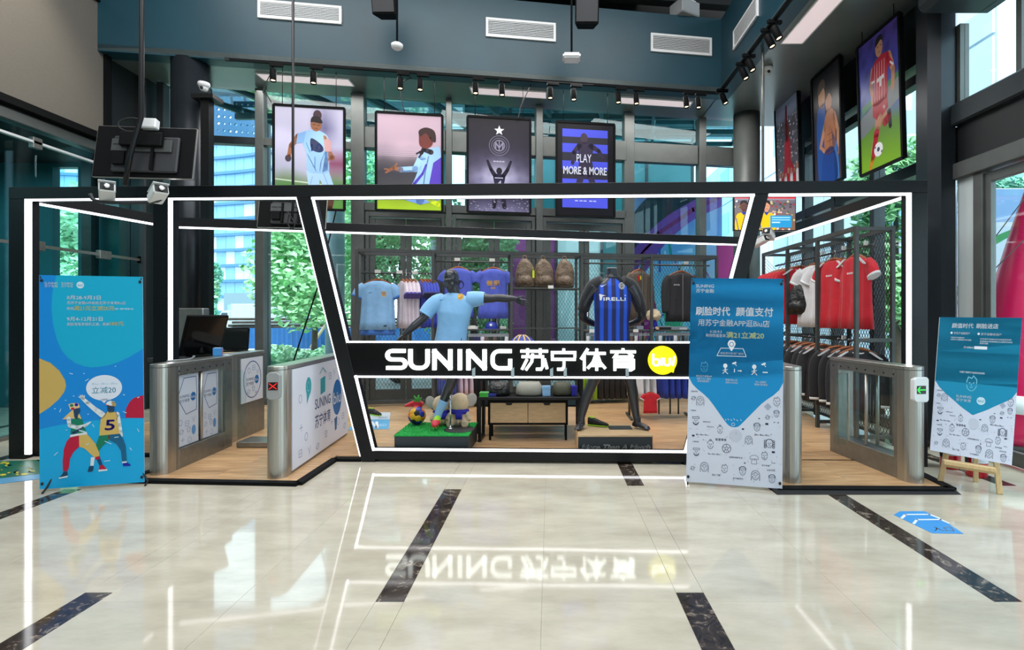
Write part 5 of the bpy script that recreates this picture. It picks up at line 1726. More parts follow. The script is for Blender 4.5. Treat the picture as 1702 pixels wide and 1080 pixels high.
INK = (70, 80, 108)
def face(a, x, y, s, k, c=INK):
    """small line-drawn portrait, hair style k"""
    w = s * .11
    a.ring(x, y, s * .72, s, w, c, 16, .25, PI - .25)
    a.ring(x - s * .28, y - s * .1, s * .1, s * .06, w * .7, c, 6).ring(x + s * .28, y - s * .1, s * .1, s * .06, w * .7, c, 6)
    a.line([(x, y), (x - s * .08, y + s * .25), (x + s * .05, y + s * .27)], w * .7, c).line([(x - s * .2, y + s * .5), (x, y + s * .56), (x + s * .2, y + s * .5)], w * .8, c)
    if k == 0:
        a.ring(x, y - s * .1, s * .95, s * 1.05, w, c, 14, PI, 2 * PI).line([(x - s * .95, y - s * .1), (x - s * .95, y + s * 1.1)], w, c).line([(x + s * .95, y - s * .1), (x + s * .95, y + s * 1.1)], w, c).line([(x - s * .7, y - s * .2), (x, y - s * .75), (x + s * .7, y - s * .2)], w, c)
    elif k == 1:
        a.line([(x - s * .7, y), (x - s * .8, y - s * .7), (x - s * .3, y - s), (x + s * .4, y - s * 1.05), (x + s * .8, y - s * .6), (x + s * .7, y)], w * 1.6, c).line([(x - s * .7, y - s * .45), (x + s * .7, y - s * .55)], w, c)
    elif k == 2:
        for t in (-1, 1):
            for q in range(4): a.ring(x + t * s * 1.0, y - s * .5 + q * s * .45, s * .25, s * .25, w * 1.3, c, 8)
        a.line([(x - s * .8, y - s * .5), (x - s * .4, y - s), (x + s * .4, y - s), (x + s * .8, y - s * .5)], w * 1.5, c)
    elif k == 3:
        a.line([(x - s * .8, y - s * .5), (x - s * .8, y - s * .9), (x + s * .8, y - s * .9), (x + s * .8, y - s * .5)], w, c, True).ring(x, y + s * .45, s * .55, s * .45, w * 2, c, 12, .1, PI - .1)
    elif k == 4:
        a.line([(x - s * .72, y - s * .1), (x - s * .5, y - s * .9), (x, y - s * .7), (x + s * .2, y - s * 1.1), (x + s * .7, y - s * .6), (x + s * .72, y)], w, c)
    else:
        a.ring(x, y - s * .2, s * .75, s * .8, w, c, 14, PI, 2 * PI).ring(x, y - s * 1.1, s * .25, s * .2, w, c, 8)
def doodles(a, tx, seed=2):
    """tx maps doodle coordinates (0..1000 wide) onto the artwork"""
    def at(x, y): return tx(x, y)
    for i, (x, y, s, k) in enumerate(((155, 235, 40, 0), (905, 205, 42, 4), (115, 430, 42, 3), (720, 460, 38, 1), (360, 505, 36, 5), (642, 590, 36, 0), (840, 610, 40, 2), (268, 655, 40, 5), (128, 735, 40, 3), (795, 730, 38, 4), (212, 880, 42, 0), (412, 880, 40, 4), (588, 890, 40, 1), (712, 925, 42, 0), (868, 945, 38, 1), (905, 322, 32, 1))):
        px, py = at(x, y)
        face(a, px, py, s * SCL[0], k)
    for t, x, y, w in (('Biu~Biu~Biu~', 122, 570, 130), ('Biu~Biu~Biu~', 245, 752, 130), ('Biu~Biu~Biu~', 700, 540, 150), ('智慧零售', 315, 612, 110), ('Future', 232, 488, 66), ('我的新主场', 188, 442, 74), ('小智到家', 84, 642, 66), ('全民体育', 60, 148, 66), ('苏宁体育', 770, 830, 74), ('天天不愁', 820, 872, 76), ('我心飞扬', 290, 955, 82), ('全景体验新生活', 455, 772, 130), ('苏宁金融有你', 495, 972, 100), ('体育服务', 60, 336, 56), ('Hello', 862, 798, 40)):
        p, q = at(x, y), at(x + w, y)
        a.text(t, p[0], p[1], (q[0] - p[0]) / max(len(t) * (.55 if t[0].isascii() else 1), 1), INK, w=q[0] - p[0], bold=.012)
    # football, shirt 10, thumbs, planets, blocks
    p = at(428, 683); r = 42 * SCL[0]
    a.ring(p[0], p[1], r, r, r * .12, INK, 24)
    pent = [(p[0] + r * .4 * math.sin(2 * PI * i / 5), p[1] - r * .4 * math.cos(2 * PI * i / 5)) for i in range(5)]
    a.line(pent, r * .1, INK, True)
    for i in range(5):
        a.line([pent[i], (p[0] + r * .95 * math.sin(2 * PI * i / 5), p[1] - r * .95 * math.cos(2 * PI * i / 5))], r * .1, INK)
    p = at(697, 775); s = 40 * SCL[0]
    a.line([(p[0] - s * .6, p[1] + s), (p[0] - s * .6, p[1] - s * .2), (p[0] - s, p[1] - s * .1), (p[0] - s * 1.0, p[1] - s * .7), (p[0] - s * .4, p[1] - s * 1.05), (p[0] + s * .4, p[1] - s * 1.05), (p[0] + s, p[1] - s * .7), (p[0] + s, p[1] - s * .1), (p[0] + s * .6, p[1] - s * .2), (p[0] + s * .6, p[1] + s)], s * .08, INK, True)
    a.text('10', p[0], p[1] + s * .1, s * .6, INK, w=s * .75, bold=.02, al='c')
    for x, y in ((95, 897), (85, 210), (820, 360)):
        p = at(x, y); a.ring(p[0], p[1], 18 * SCL[0], 18 * SCL[0], 4 * SCL[0], INK, 12).line([(p[0] - 26 * SCL[0], p[1] + 10 * SCL[0]), (p[0] + 26 * SCL[0], p[1] - 10 * SCL[0])], 3 * SCL[0], INK)
    for x, y, w in ((93, 578, 26), (878, 690, 28), (608, 812, 15), (740, 376, 14), (814, 424, 28), (195, 614, 9), (585, 486, 22), (885, 405, 12), (922, 405, 12)):
        p, q = at(x - w / 2, y - w / 3), at(x + w / 2, y + w / 3); a.rect(p[0], p[1], q[0], q[1], (40, 48, 78))
    p = at(822, 258); s = 36 * SCL[0]
    a.poly([(p[0] - s, p[1]), (p[0], p[1] - s), (p[0] + s, p[1]), (p[0], p[1] + s)], (160, 168, 190))
    p = at(515, 555); a.ell(p[0], p[1], 62 * SCL[0], 62 * SCL[0], (192, 198, 214), 28)
    rr = random.Random(seed)
    for i in range(90):
        x, y = rr.uniform(40, 950), rr.uniform(120, 990)
        if y < 485 and abs(x - 500) < (485 - y) * 1.06 + 60: continue
        p = at(x, y); s = rr.uniform(3, 8) * SCL[0]; an = rr.uniform(0, 3)
        d = Vector((math.cos(an), math.sin(an))) * s
        a.line([(p[0] - d.x, p[1] - d.y), (p[0] + d.x, p[1] + d.y)], 2.6 * SCL[0], (96, 106, 134))
SCL = [.17]
SKYBLUE = (0, 138, 200)
def art_pay():
    a = Art(160, 345)
    a.rect(0, 0, 160, 345, (206, 212, 228)).up()
    a.blob([(0, 0), (80, 0), (160, 0), (160, 90), (160, 172), (125, 208), (97, 238), (88, 247), (80, 249), (72, 247), (63, 238), (36, 204), (0, 168), (0, 90)], SKYBLUE, 4)
    a.rect(0, 0, 160, 168, SKYBLUE).up()
    z = lambda x, y: (x / 5.835 - 8, y / 5.835 - 7)
    def T(t, x, y, w, h, c=WHT, b=.02):
        p = z(x, y); a.text(t, p[0], p[1], h / 5.835, c, w=w / 5.835, bold=b)
    T('SUNING', 98, 134, 186, 44, b=.03); T('苏宁金融', 100, 182, 186, 42)
    T('刷脸时代', 104, 402, 348, 92, b=.04); T('颜值支付', 514, 402, 364, 92, b=.04)
    T('用苏宁金融APP逛Biu店', 130, 508, 714, 72, b=.015)
    T('8.28-9.3', 254, 580, 120, 34, b=.01); T('购物惊喜首单', 214, 620, 200, 36, b=.01)
    T('满21立减20', 420, 622, 372, 66, (206, 220, 150), .03)
    px, py = z(475, 690)
    a.up().blob([(px, py + 11), (px - 4.5, py + 4), (px - 6.8, py - 1), (px - 4, py - 6.4), (px, py - 7.4), (px + 4, py - 6.4), (px + 6.8, py - 1), (px + 4.5, py + 4)], WHT).up().ring(px, py - .4, 3.3, 3.6, 1, (30, 90, 150), 16)
    a.line([z(368, 728), z(590, 728), z(622, 804), z(330, 804)], .9, WHT, True)
    T('你在苏宁生活广场内', 364, 788, 228, 26, b=.01)
    fp = z(204, 918); face(a, fp[0], fp[1], 8.2, 4, (90, 176, 220))
    for x in (416, 702):
        c = z(x, 900); a.ell(c[0], c[1], 3.6, 3.8, WHT, 16)
        a.limb([(c[0], c[1] + 4), (c[0], c[1] + 9)], [2.4, 3.4], WHT).line([(c[0], c[1] + 9), (c[0] - 4, c[1] + 13)], 1.1, WHT).line([(c[0], c[1] + 9), (c[0] + 4.5, c[1] + 13.5)], 1.1, WHT).line([(c[0] - 4, c[1] + 8), (c[0] + 4, c[1] + 6)], 1, WHT)
        d = z(x + 88, 872); a.poly([(d[0] - 4, d[1]), (d[0] + 3, d[1] - 3), (d[0] + 4, d[1]), (d[0] - 2, d[1] + 2)], WHT).line([d, (d[0] + 4, d[1] + 4)], .9, WHT)
    c = z(712, 962); a.ell(c[0], c[1], 1.2, 1.2, (220, 90, 80))
    c = z(508, 940); a.line([(c[0], c[1] - 2), (c[0], c[1] + 3)], 1.4, WHT)
    c = z(560, 944); a.line([(c[0] - 3, c[1]), (c[0] + 2, c[1])], 1.2, WHT).poly([(c[0] + 1, c[1] - 2), (c[0] + 4, c[1]), (c[0] + 1, c[1] + 2)], WHT)
    c = z(808, 950); a.line([(c[0] - 3.6, c[1]), (c[0] + 3.6, c[1])], 2, (200, 220, 236))
    for t, x, y, w in (('使用苏宁金融APP', 122, 1018, 162), ('扫码下方二维码', 130, 1044, 144), ('完成刷脸操作', 140, 1068, 120), ('刷脸进Biu店', 422, 1044, 116), ('选购心仪商品', 422, 1070, 120), ('进入结算区', 716, 1054, 104), ('刷脸付款离店', 706, 1078, 126)):
        T(t, x, y, w, 22, b=.015)
    SCL[0] = .17
    tx = lambda x, y: ((x - 30) / 935 * 160, y / 5.84 + 168)
    a.up(); doodles(a, tx)
    for x, y in ((415, 405), (440, 400), (470, 405), (498, 396), (528, 405), (565, 400)):
        p = tx(x, y); a.line([(p[0] - 1, p[1] - 1), (p[0] + 1, p[1] + 1)], .7, WHT)
    p = tx(488, 446); a.ring(p[0], p[1], 2.8, 2.4, .6, WHT, 12)
    return a.clip()
def art_easel():
    a = Art(140, 232)
    a.rect(0, 0, 140, 232, (206, 212, 230)).up()
    BL = (0, 136, 176)
    a.blob([(0, 0), (70, 0), (140, 0), (140, 60), (140, 119), (104, 146), (77, 160), (70, 163), (63, 160), (40, 146), (0, 112), (0, 60)], BL, 4).rect(0, 0, 140, 112, BL).up()
    a.text('颜值时代', 23, 18, 9, WHT, w=37, bold=.03).text('刷脸进店', 65, 18, 9, WHT, w=37, bold=.03)
    a.ell(23, 27.5, 2, 2, WHT).ell(70, 28, 2, 2, WHT)
    a.text('非苏宁金融用户', 27, 29.5, 4.6, WHT, w=28, bold=.015).text('苏宁金融老用户', 74, 30, 4.6, WHT, w=34, bold=.015)
    for t, x, y, w in (('下载苏宁金融APP', 22, 36.5, 24), ('注册并开通刷脸支付功能', 22, 40, 36), ('打开苏宁金融APP点击首页扫码', 73, 37.5, 52), ('根据提示完成刷脸认证即可进店', 73, 41.5, 54), ('惠享优惠', 73, 45, 14)):
        a.text(t, x, y, 2.6, WHT, w=w)
    a.rect(64, 49, 86, 54, WHT).text('苏宁金融APP', 46, 53, 3.6, WHT, w=17)
    a.text('扫描下载苏宁金融体验刷脸', 42, 95, 3.4, WHT, w=43)
    face(a, 64, 112, 12, 4, (120, 200, 226))
    a.text('SUNING', 39, 137, 6, WHT, w=26, bold=.02).text('苏宁体育', 39, 143, 5.4, WHT, w=26, bold=.01)
    a.ell(82, 139, 7.4, 6.4, (190, 222, 236)).up().text('biu!', 77, 141, 6, (70, 160, 200), w=10, bold=.02)
    SCL[0] = .145
    tx = lambda x, y: ((x - 30) / 935 * 140, y / 1000 * 118 + 112)
    a.up(); doodles(a, tx, 5)
    return a.clip()

def x_banner(label, art, tl, tr, br, bl, foot_l, foot_r):
    tl, tr, br, bl = map(Vector, (tl, tr, br, bl))
    base = (Vector(foot_l) + Vector(foot_r)) / 2; base.z = 0
    n = (bl - tl).cross(tr - tl).normalized()
    br = br - n * n.dot(br - tl)
    g = thing('banner_stand', label, 'banner', tuple(base), 0, 'banner stands')
    n = (bl - tl).cross(tr - tl).normalized()
    # sheet, gently curved at the top edge
    N = 12
    mb = MB()
    vs = []
    for s in (0, -.004):
        for j in (0, 1):
            for i in range(N + 1):
                t = i / N
                p = (tl * (1 - t) + tr * t) if j == 0 else (bl * (1 - t) + br * t)
                vs.append(p + n * s)
    W_ = N + 1
    fs = [(i, i + 1, W_ + i + 1, W_ + i) for i in range(N)] + [(2 * W_ + i, 3 * W_ + i, 3 * W_ + i + 1, 2 * W_ + i + 1) for i in range(N)]
    fs += [(i, 2 * W_ + i, 2 * W_ + i + 1, i + 1) for i in range(N)] + [(W_ + i, W_ + i + 1, 3 * W_ + i + 1, 3 * W_ + i) for i in range(N)]
    fs += [(0, W_, 3 * W_, 2 * W_), (N, 2 * W_ + N, 3 * W_ + N, W_ + N)]
    mb.add(vs, fs)
    sheet = mb.build('sheet', 'sticker_white', g)
    art.mesh('print', None, 'print', g, fn=quad_fn(tl, tr, br, bl, art.w, art.h))
    # eyelets
    for a, b in ((tl, br), (tr, bl), (br, tl), (bl, tr)):
        p = a + (b - a) * .025 + n * .004
        MB().ell(p, (.012, .008, .014), 8, 6).build('corner_hook', 'rubber', g)
    hub = (tl + tr + bl + br) / 4 - n * .12
    hub.z = (bl.z + tl.z) * .42
    for a in (tl, tr):
        MB().tube([hub, a + (hub - a) * .02 + Vector((0, 0, .012))], .007, 6).build('spring_arm', 'rubber', g)
    for a, ft in ((bl, foot_l), (br, foot_r)):
        MB().tube([hub, Vector(ft) - n * .05 + Vector((0, 0, .03)), Vector(ft) + Vector((0, 0, .007))], .008, 6).build('leg', 'rubber', g)
    ft = (Vector(foot_l) + Vector(foot_r)) / 2 - n * .42
    MB().tube([hub, Vector((ft.x, ft.y, .008))], .009, 6).build('leg', 'rubber', g)
    MB().ell(hub, (.03, .03, .04), 10, 8).build('hub', 'rubber', g)
    return g
YA, YB = 4.35, 4.55
x_banner('blue banner stand with two dancing figures and orange blob', art_dance(), P(65, 457, YA), P(237, 460, YB), P(240, 801, YB), P(66, 813, YA), G(70, 821), G(241, 808))
YA, YB = 4.56, 4.36
x_banner('blue and white face pay banner stand with line drawn faces', art_pay(), P(1149, 462, YA + .04), P(1303, 463, YB + .04), P(1300, 812, YB), P(1140, 800, YA), G(1143, 806), G(1300, 818))

# ------------------------------------------------------------------ easel with printed board
tl, tr, br, bl = P(1562, 527, 4.62), P(1699, 528, 4.36), P(1681, 773, 4.22), P(1546, 748, 4.47)
n = (bl - tl).cross(tr - tl).normalized()
br = br - n * n.dot(br - tl)
g = thing('display_board', 'teal and white printed board standing on wooden easel', 'display board', tuple(bl))
mb = MB().add([tl, tr, br, bl] + [p - n * .02 for p in (tl, tr, br, bl)], [(0, 1, 2, 3), (7, 6, 5, 4), (0, 4, 5, 1), (1, 5, 6, 2), (2, 6, 7, 3), (3, 7, 4, 0)])
mb.build('foam_board', 'sticker_white', g)
art = art_easel()
art.mesh('print', None, 'print', g, fn=quad_fn(tl, tr, br, bl, art.w, art.h))
fl, fr = G(1562, 804), G(1662, 821)
g = thing('easel', 'wooden easel holding teal printed board', 'easel', tuple((fl + fr) / 2))
d = (br - bl).normalized()
upv = (tl - bl).normalized()
off = -n * .045
la, ra = bl + d * .13 + off + upv * .05, bl + d * .48 + off + upv * .05
topc = (tl + tr) / 2 + off * 1.5 - upv * .25
MB().bar(fl + Vector((0, 0, .0)), topc - d * .05, .04, .025, up=n).build('leg', 'wood_pine', g, bevel=.003)
MB().bar(fr + Vector((0, 0, .0)), topc + d * .05, .04, .025, up=n).build('leg', 'wood_pine', g, bevel=.003)
rear = G(1622, 801)
MB().bar(rear, topc + off * 1.2, .035, .025, up=n).build('rear_leg', 'wood_pine', g, bevel=.003)
cz_ = (bl + br) / 2 - upv * .055 - n * .03
MB().bar(bl + d * .1 - upv * .075 - n * .02, br - d * .1 - upv * .06 - n * .02, .07, .035).build('ledge', 'wood_pine', g, bevel=.004)
MB().bar(fl + (topc - fl) * .14 - n * .0, fr + (topc - fr) * .14, .03, .03).build('crossbar', 'wood_pine', g, bevel=.003)

# ------------------------------------------------------------------ fire extinguishers
mat('red_gloss', (190, 16, 34), .25, coat=.4)
for i, (u, v, lab) in enumerate(((1630, 798, 'red fire extinguisher with paper label behind easel, nearer one'), (1602, 790, 'red fire extinguisher behind easel, farther one'))):
    c = G(u, v) + Vector((.06 + .0 * i, .12 + .12 * i, 0))
    g = thing('fire_extinguisher', lab, 'extinguisher', tuple(c), 0, 'fire extinguishers behind the easel')
    r = .085
    MB().lathe([(r * .9, .0), (r, .02), (r, .36), (r * .9, .42), (r * .5, .46), (.03, .48), (.03, .5)], c, 24).build('cylinder', 'red_gloss', g)
    MB().lathe([(.034, .5), (.034, .54), (.02, .56)], c, 14).build('valve', 'chrome', g)
    MB().bar(c + Vector((-.03, 0, .57)), c + Vector((.1, 0, .6)), .02, .012).bar(c + Vector((-.03, 0, .55)), c + Vector((.09, 0, .545)), .02, .012).build('lever', 'rubber', g)
    MB().tube([c + Vector((-.03, 0, .53)), c + Vector((-.11, 0, .5)), c + Vector((-.115, -.01, .3)), c + Vector((-.1, -.02, .12))], .012, 8, sub=4).build('hose', 'rubber', g)
    mb = MB()
    seg = 8
    vs = []
    for z in (.14, .32):
        for k_ in range(seg + 1):
            a = -PI * .85 + PI * .7 * k_ / seg
            vs.append(c + Vector(((r + .001) * math.cos(a), (r + .001) * math.sin(a), z)))
    mb.add(vs, [(k_, k_ + 1, seg + 2 + k_, seg + 1 + k_) for k_ in range(seg)])
    mb.build('label', 'sticker_white', g)

# ------------------------------------------------------------------ floor stickers
def floor_sticker(label, art, pts, z=.0, lift=.0012):
    tl, tr, br, bl = [G(*p) for p in pts]
    for p in (tl, tr, br, bl): p.z = z + lift
    c = (tl + tr + br + bl) / 4
    g = thing('floor_sticker', label, 'floor sticker', tuple(c), 0, 'stickers on the floors')
    mb = MB()
    q = [tl, tr, br, bl]
    if art.outline:
        f = quad_fn(tl, tr, br, bl, art.w, art.h)
        pl_ = [f(x, y, 0) for x, y in art.outline]
    else: pl_ = q
    k_ = len(pl_)
    mb.add(pl_ + [p - Vector((0, 0, .001)) for p in pl_], [list(range(k_)), list(range(k_, 2 * k_))[::-1]] + [(i, k_ + i, k_ + (i + 1) % k_, (i + 1) % k_) for i in range(k_)])
    mb.build('film', 'sticker_blue', g)
    art.mesh('print', None, 'print', g, fn=quad_fn(tl, tr, br, bl, art.w, art.h))
mat('sticker_blue', (60, 146, 214), .35)
a = Art(100, 100)
a.outline = [(0, 18), (8, 0), (60, 3), (100, 96), (40, 100)]
a.outline = [(0, 20), (18, 2), (62, 0), (78, 30), (100, 100), (38, 100)]
a.poly(a.outline, (60, 146, 214)).up()
a.line([(8, 36), (22, 18), (66, 16), (78, 34)], 5, WHT).line([(20, 60), (34, 42), (78, 40), (88, 56)], 5, WHT)
a.text('入口', 46, 90, 22, WHT, w=40, bold=.02)
floor_sticker('blue entrance sticker with white arrows on marble near right gate', a, ((1478, 849), (1572, 850), (1602, 887), (1518, 886)))
a = Art(100, 100); a.outline = None
a.rect(0, 0, 100, 100, (24, 96, 70)).up()
rr = random.Random(8)
for i in range(60):
    x, y = rr.uniform(0, 100), rr.uniform(0, 70)
    a.ell(x, y, rr.uniform(2, 6), rr.uniform(2, 5), rr.choice([(214, 196, 60), (206, 186, 40), (30, 120, 84), (20, 80, 90)]), 8)
a.up().rect(0, 78, 100, 100, (90, 150, 190))
floor_sticker('green and yellow leafy sticker on marble beside blue dancing figures banner', a.clip(), ((-40, 768), (66, 764), (66, 796), (-60, 812)))
a = Art(100, 100); a.outline = None
a.rect(0, 0, 100, 46, (206, 214, 226)).up().rect(0, 46, 100, 100, (96, 168, 214)).up()
a.text('刷脸区', 66, 40, 14, (110, 130, 160), w=26).line([(50, 60), (70, 92), (64, 60)], 8, WHT).text('出口', 72, 84, 14, WHT, w=20)
floor_sticker('white and blue sticker on wooden floor inside left gate', a, ((600, 688), (649, 688), (646, 716), (578, 718)), .0245)
# ------------------------------------------------------------------ helpers for cloth and printed marks
def bvh_of(o, M):
    me = o.data
    return BVHTree.FromPolygons([M @ v.co for v in me.vertices], [tuple(p.vertices) for p in me.polygons])
def project(art, name, target, M, tl, tr, bl, direction, parent, m='print', lift=.004):
    """lay flat artwork onto a curved surface"""
    bv = bvh_of(target, M)
    tl, tr, bl = Vector(tl), Vector(tr), Vector(bl)
    u = (tr - tl) / art.w; v = (bl - tl) / art.h
    d = Vector(direction).normalized()
    last = [tl]
    def fn(x, y, l):
        p = tl + u * x + v * y
        hit = bv.ray_cast(p - d * 1.0, d)
        q = hit[0] if hit[0] is not None else Vector(last[0]) + (p - last[0]) - d * d.dot(p - last[0])
        last[0] = q
        return q - d * (lift + l * .8)
    return art.mesh(name, None, m, parent, fn=fn)

CLOTH = {}
def cloth(name, c, rough=.75, bump=.12, sheen=.2):
    return mat(name, c, rough, noise=.07, nscale=9, bump=.35, bscale=9, sheen=sheen, bdist=.03)
for n_, c_ in (('cloth_sky', (134, 182, 226)), ('cloth_sky_deep', (62, 116, 196)), ('cloth_lilac', (206, 194, 206)), ('cloth_violet', (70, 58, 150)), ('cloth_royal', (46, 64, 176)),
               ('cloth_iris', (84, 100, 206)), ('cloth_navy', (24, 30, 84)), ('cloth_black', (26, 28, 34)), ('cloth_brown', (84, 70, 58)), ('cloth_red', (198, 18, 40)), ('cloth_white', (216, 218, 222)),
               ('cloth_lime', (150, 206, 40)), ('cloth_dark_blue', (28, 60, 170)), ('cloth_cream', (196, 204, 190)), ('cloth_pinkish', (212, 190, 208))):
    cloth(n_, c_)
mat('tag_card', (222, 220, 214), .5)
mat('gold', (206, 160, 60), .4, .3)

def garment(name, label, cat, colour, trim=None, scale=1.0, long_=False, group=None, collar=None, lower=None, zipper=False, stripes=None, length=1.0, thick=1.0):
    """a shirt or jacket on a wooden hanger; the hanger hook's top is the origin, front faces local -Y"""
    g = thing(name, label, cat, (0, 0, 0), 0, group)
    S = scale
    def sc(p): return Vector(p) * S
    mb = MB()
    secs = []
    Z = [(-.112, .07, .028), (-.13, .13, .04), (-.165, .2, .052), (-.21, .222, .056), (-.3, .226, .06), (-.42, .224, .056), (-.55, .23, .054), (-.68, .24, .058), (-.8, .248, .062)]
    for z, hw, d in Z:
        zz = z if z > -.3 else -.3 + (z + .3) * length
        secs.append((sc((0, 0, zz)), sc((hw, 0, 0)), sc((0, d * thick, 0))))
    mb.loft(secs, 40, fold=.34, nf=9, sq=.8)
    mb.build('body', colour, g, local=True)
    for s in (-1, 1):
        pts = [(s * .17, 0, -.19), (s * .235, -.004, -.25), (s * .275, -.006, -.33)] if not long_ else [(s * .17, 0, -.19), (s * .235, -.006, -.28), (s * .262, -.02, -.48), (s * .262, -.028, -.72)]
        rr = [.072, .08, .078] if not long_ else [.072, .074, .062, .05]
        MB().tube([sc(p) for p in pts], [r * S for r in rr], 18, flat=((0, 1, 0), .58 * thick), sub=4).build('sleeve', colour, g, local=True)
        if trim:
            a, b = Vector(pts[-2]), Vector(pts[-1])
            d = (b - a).normalized()
            MB().tube([sc(b - d * .012), sc(b + d * .018)], [(rr[-1] + .003) * S] * 2, 18, flat=((0, 1, 0), .6 * thick)).build('cuff', trim, g, local=True)
    ring = [sc((.072 * math.cos(t), .03 * math.sin(t), -.108 - .02 * (1 - math.sin(t)))) for t in [2 * PI * i / 20 for i in range(21)]]
    MB().tube(ring, .008 * S, 6).build('collar', collar or trim or colour, g, local=True)
    if lower:
        secs = [(sc((0, .0, -.6)), sc((.2, 0, 0)), sc((0, .03, 0))), (sc((0, 0, -.82)), sc((.236, 0, 0)), sc((0, .044, 0))), (sc((0, 0, -.875)), sc((.24, 0, 0)), sc((0, .05, 0)))]
        MB().loft(secs, 30, fold=.3, nf=9, sq=.8).build('under_layer', lower, g, local=True)
    if zipper:
        MB().bx(-.006 * S, .006 * S, -.068 * S, -.05 * S, -.78 * S * length, -.13 * S).build('zip', 'steel_dark', g, local=True)
    if stripes:
        for s in (-1, 1):
            for q in range(3):
                MB().bar(sc((s * (.1 + q * .012), -.05 + q * .0, -.126 - q * .004)), sc((s * (.2 + q * .012), -.062, -.2 - q * .004)), .012 * S, .012 * S).build('stripe', stripes, g, local=True)
    bar = [sc((-.19, 0, -.165)), sc((-.1, 0, -.118)), sc((0, 0, -.092)), sc((.1, 0, -.118)), sc((.19, 0, -.165))]
    h = MB().tube(bar, [.012 * S, .015 * S, .018 * S, .015 * S, .012 * S], 8, sub=3).build('hanger', 'wood_hanger', g, local=True)
    hk = [sc((0, 0, -.09)), sc((0, 0, -.05)), sc((.016, 0, -.035)), sc((.02, 0, -.015)), sc((0, 0, .008)), sc((-.018, 0, -.008))]
    MB().tube(hk, .0035 * S, 6, sub=3).build('hook', 'chrome', h, local=True)
    return g
def put(g, x, y, z, rz):
    g.location = (x, y, z); g.rotation_euler = (0, 0, rz)
    MW[g.name] = Matrix.Translation((x, y, z)) @ Matrix.Rotation(rz, 4, 'Z')
    return g
def tagcard(p, label):
    pass

# ------------------------------------------------------------------ back wall rack
RO = 8.36
RT = Matrix.Translation((0, RO, 0)) @ Matrix.Rotation(GLA, 4, 'Z')
SQ = math.sqrt(1 + .16 ** 2)
def RS(u, dep=0.0):
    k_ = (u - CX) / F
    Y = (RO + dep * SQ) / (1 - .16 * k_)
    return (k_ * Y + dep * math.sin(GLA)) * SQ - dep * math.sin(GLA) * SQ * 0 if False else k_ * Y / math.cos(GLA) + dep * math.tan(GLA) * 1.0
def RW(s, dep, z):
    return RT @ Vector((s, dep, z))
def VZ(v, u, dep=0.0):
    """height that appears at photo row v in the rack plane"""
    p = RW(RS(u, dep), dep, 0)
    return CH - (v - CY) * p.y / F
RZT, DEP = 2.54, .45
rack = thing('display_rack', 'long dark steel clothes rack with wire mesh back before back windows', 'clothes rack', tuple(RW(0, .2, 0)))
pu = [593, 720, 850, 967, 1083, 1191]
ps = [RS(u) for u in pu]
q = .022
for s in ps:
    MB().bx(s - q, s + q, -q, q, .024, RZT).xf(RT).build('post', 'rack_steel', rack, bevel=.003)
    MB().bx(s - q, s + q, DEP - q, DEP + q, .024, RZT).xf(RT).build('post', 'rack_steel', rack, bevel=.003)
    MB().bx(s - q, s + q, q, DEP - q, RZT - .05, RZT).xf(RT).build('side_rail', 'rack_steel', rack)
    MB().bx(s - q, s + q, q, DEP - q, .08, .12).xf(RT).build('side_rail', 'rack_steel', rack)
for a, b in zip(ps, ps[1:]):
    for d in (0, DEP):
        MB().bx(a + q, b - q, d - q, d + q, RZT - .05, RZT).xf(RT).build('top_rail', 'rack_steel', rack)
    MB().bx(a + q, b - q, DEP - q, DEP + q, .06, .12).xf(RT).build('bottom_rail', 'rack_steel', rack)
    # expanded mesh, one panel per bay
    mb = MB()
    x0, x1, z0, z1 = a + q, b - q, .12, RZT - .05
    step = .055
    kx = .62
    n_ = int((x1 - x0 + (z1 - z0) * kx) / step)
    for i in range(n_ + 1):
        for sgn in (1, -1):
            c0 = x0 - (z1 - z0) * kx + i * step if sgn > 0 else x0 + i * step
            pts = []
            za = z0; xa = c0
            zb = z1; xb = c0 + sgn * (z1 - z0) * kx
            for _ in range(1):
                if sgn > 0:
                    if xa < x0: za += (x0 - xa) / kx; xa = x0
                    if xb > x1: zb -= (xb - x1) / kx; xb = x1
                else:
                    if xa > x1: za += (xa - x1) / kx; xa = x1
                    if xb < x0: zb -= (x0 - xb) / kx; xb = x0
            if zb - za > .03:
                mb.bar((xa, DEP, za), (xb, DEP, zb), .0045, .006, up=(0, 1, 0))
    tag(mb.xf(RT).build('mesh_panel', 'rack_steel', rack), kind='stuff')
def hang_rail(i, z, dep=.22, part='hang_rail'):
    MB().tube([RW(ps[i] + q, dep, z), RW(ps[i + 1] - q, dep, z)], .014, 8).build(part, 'rack_steel', rack)
HR = {0: VZ(454, 655, .22), 1: VZ(435, 785, .22), 3: VZ(438, 1020, .22), 4: VZ(441, 1140, .22)}
for i, z in HR.items(): hang_rail(i, z)
for i in (0, 1, 2, 3, 4): hang_rail(i, 1.02)
def shelf(i, z, t=.025):
    MB().bx(ps[i] + q, ps[i + 1] - q, .02, DEP - .03, z - t, z).xf(RT).build('shelf', 'rack_steel', rack, bevel=.003)
SH2 = VZ(547, 785, .05); SH3 = VZ(478, 910, .05); SH4 = VZ(548, 1025, .05); SH5 = VZ(548, 1140, .05)
shelf(1, SH2); shelf(2, SH3); shelf(3, SH4); shelf(4, SH5)
MB().bx(ps[2] + q, ps[3] - q, -.01, .01, 1.29, 1.31).xf(RT).build('cross_bar', 'rack_steel', rack)
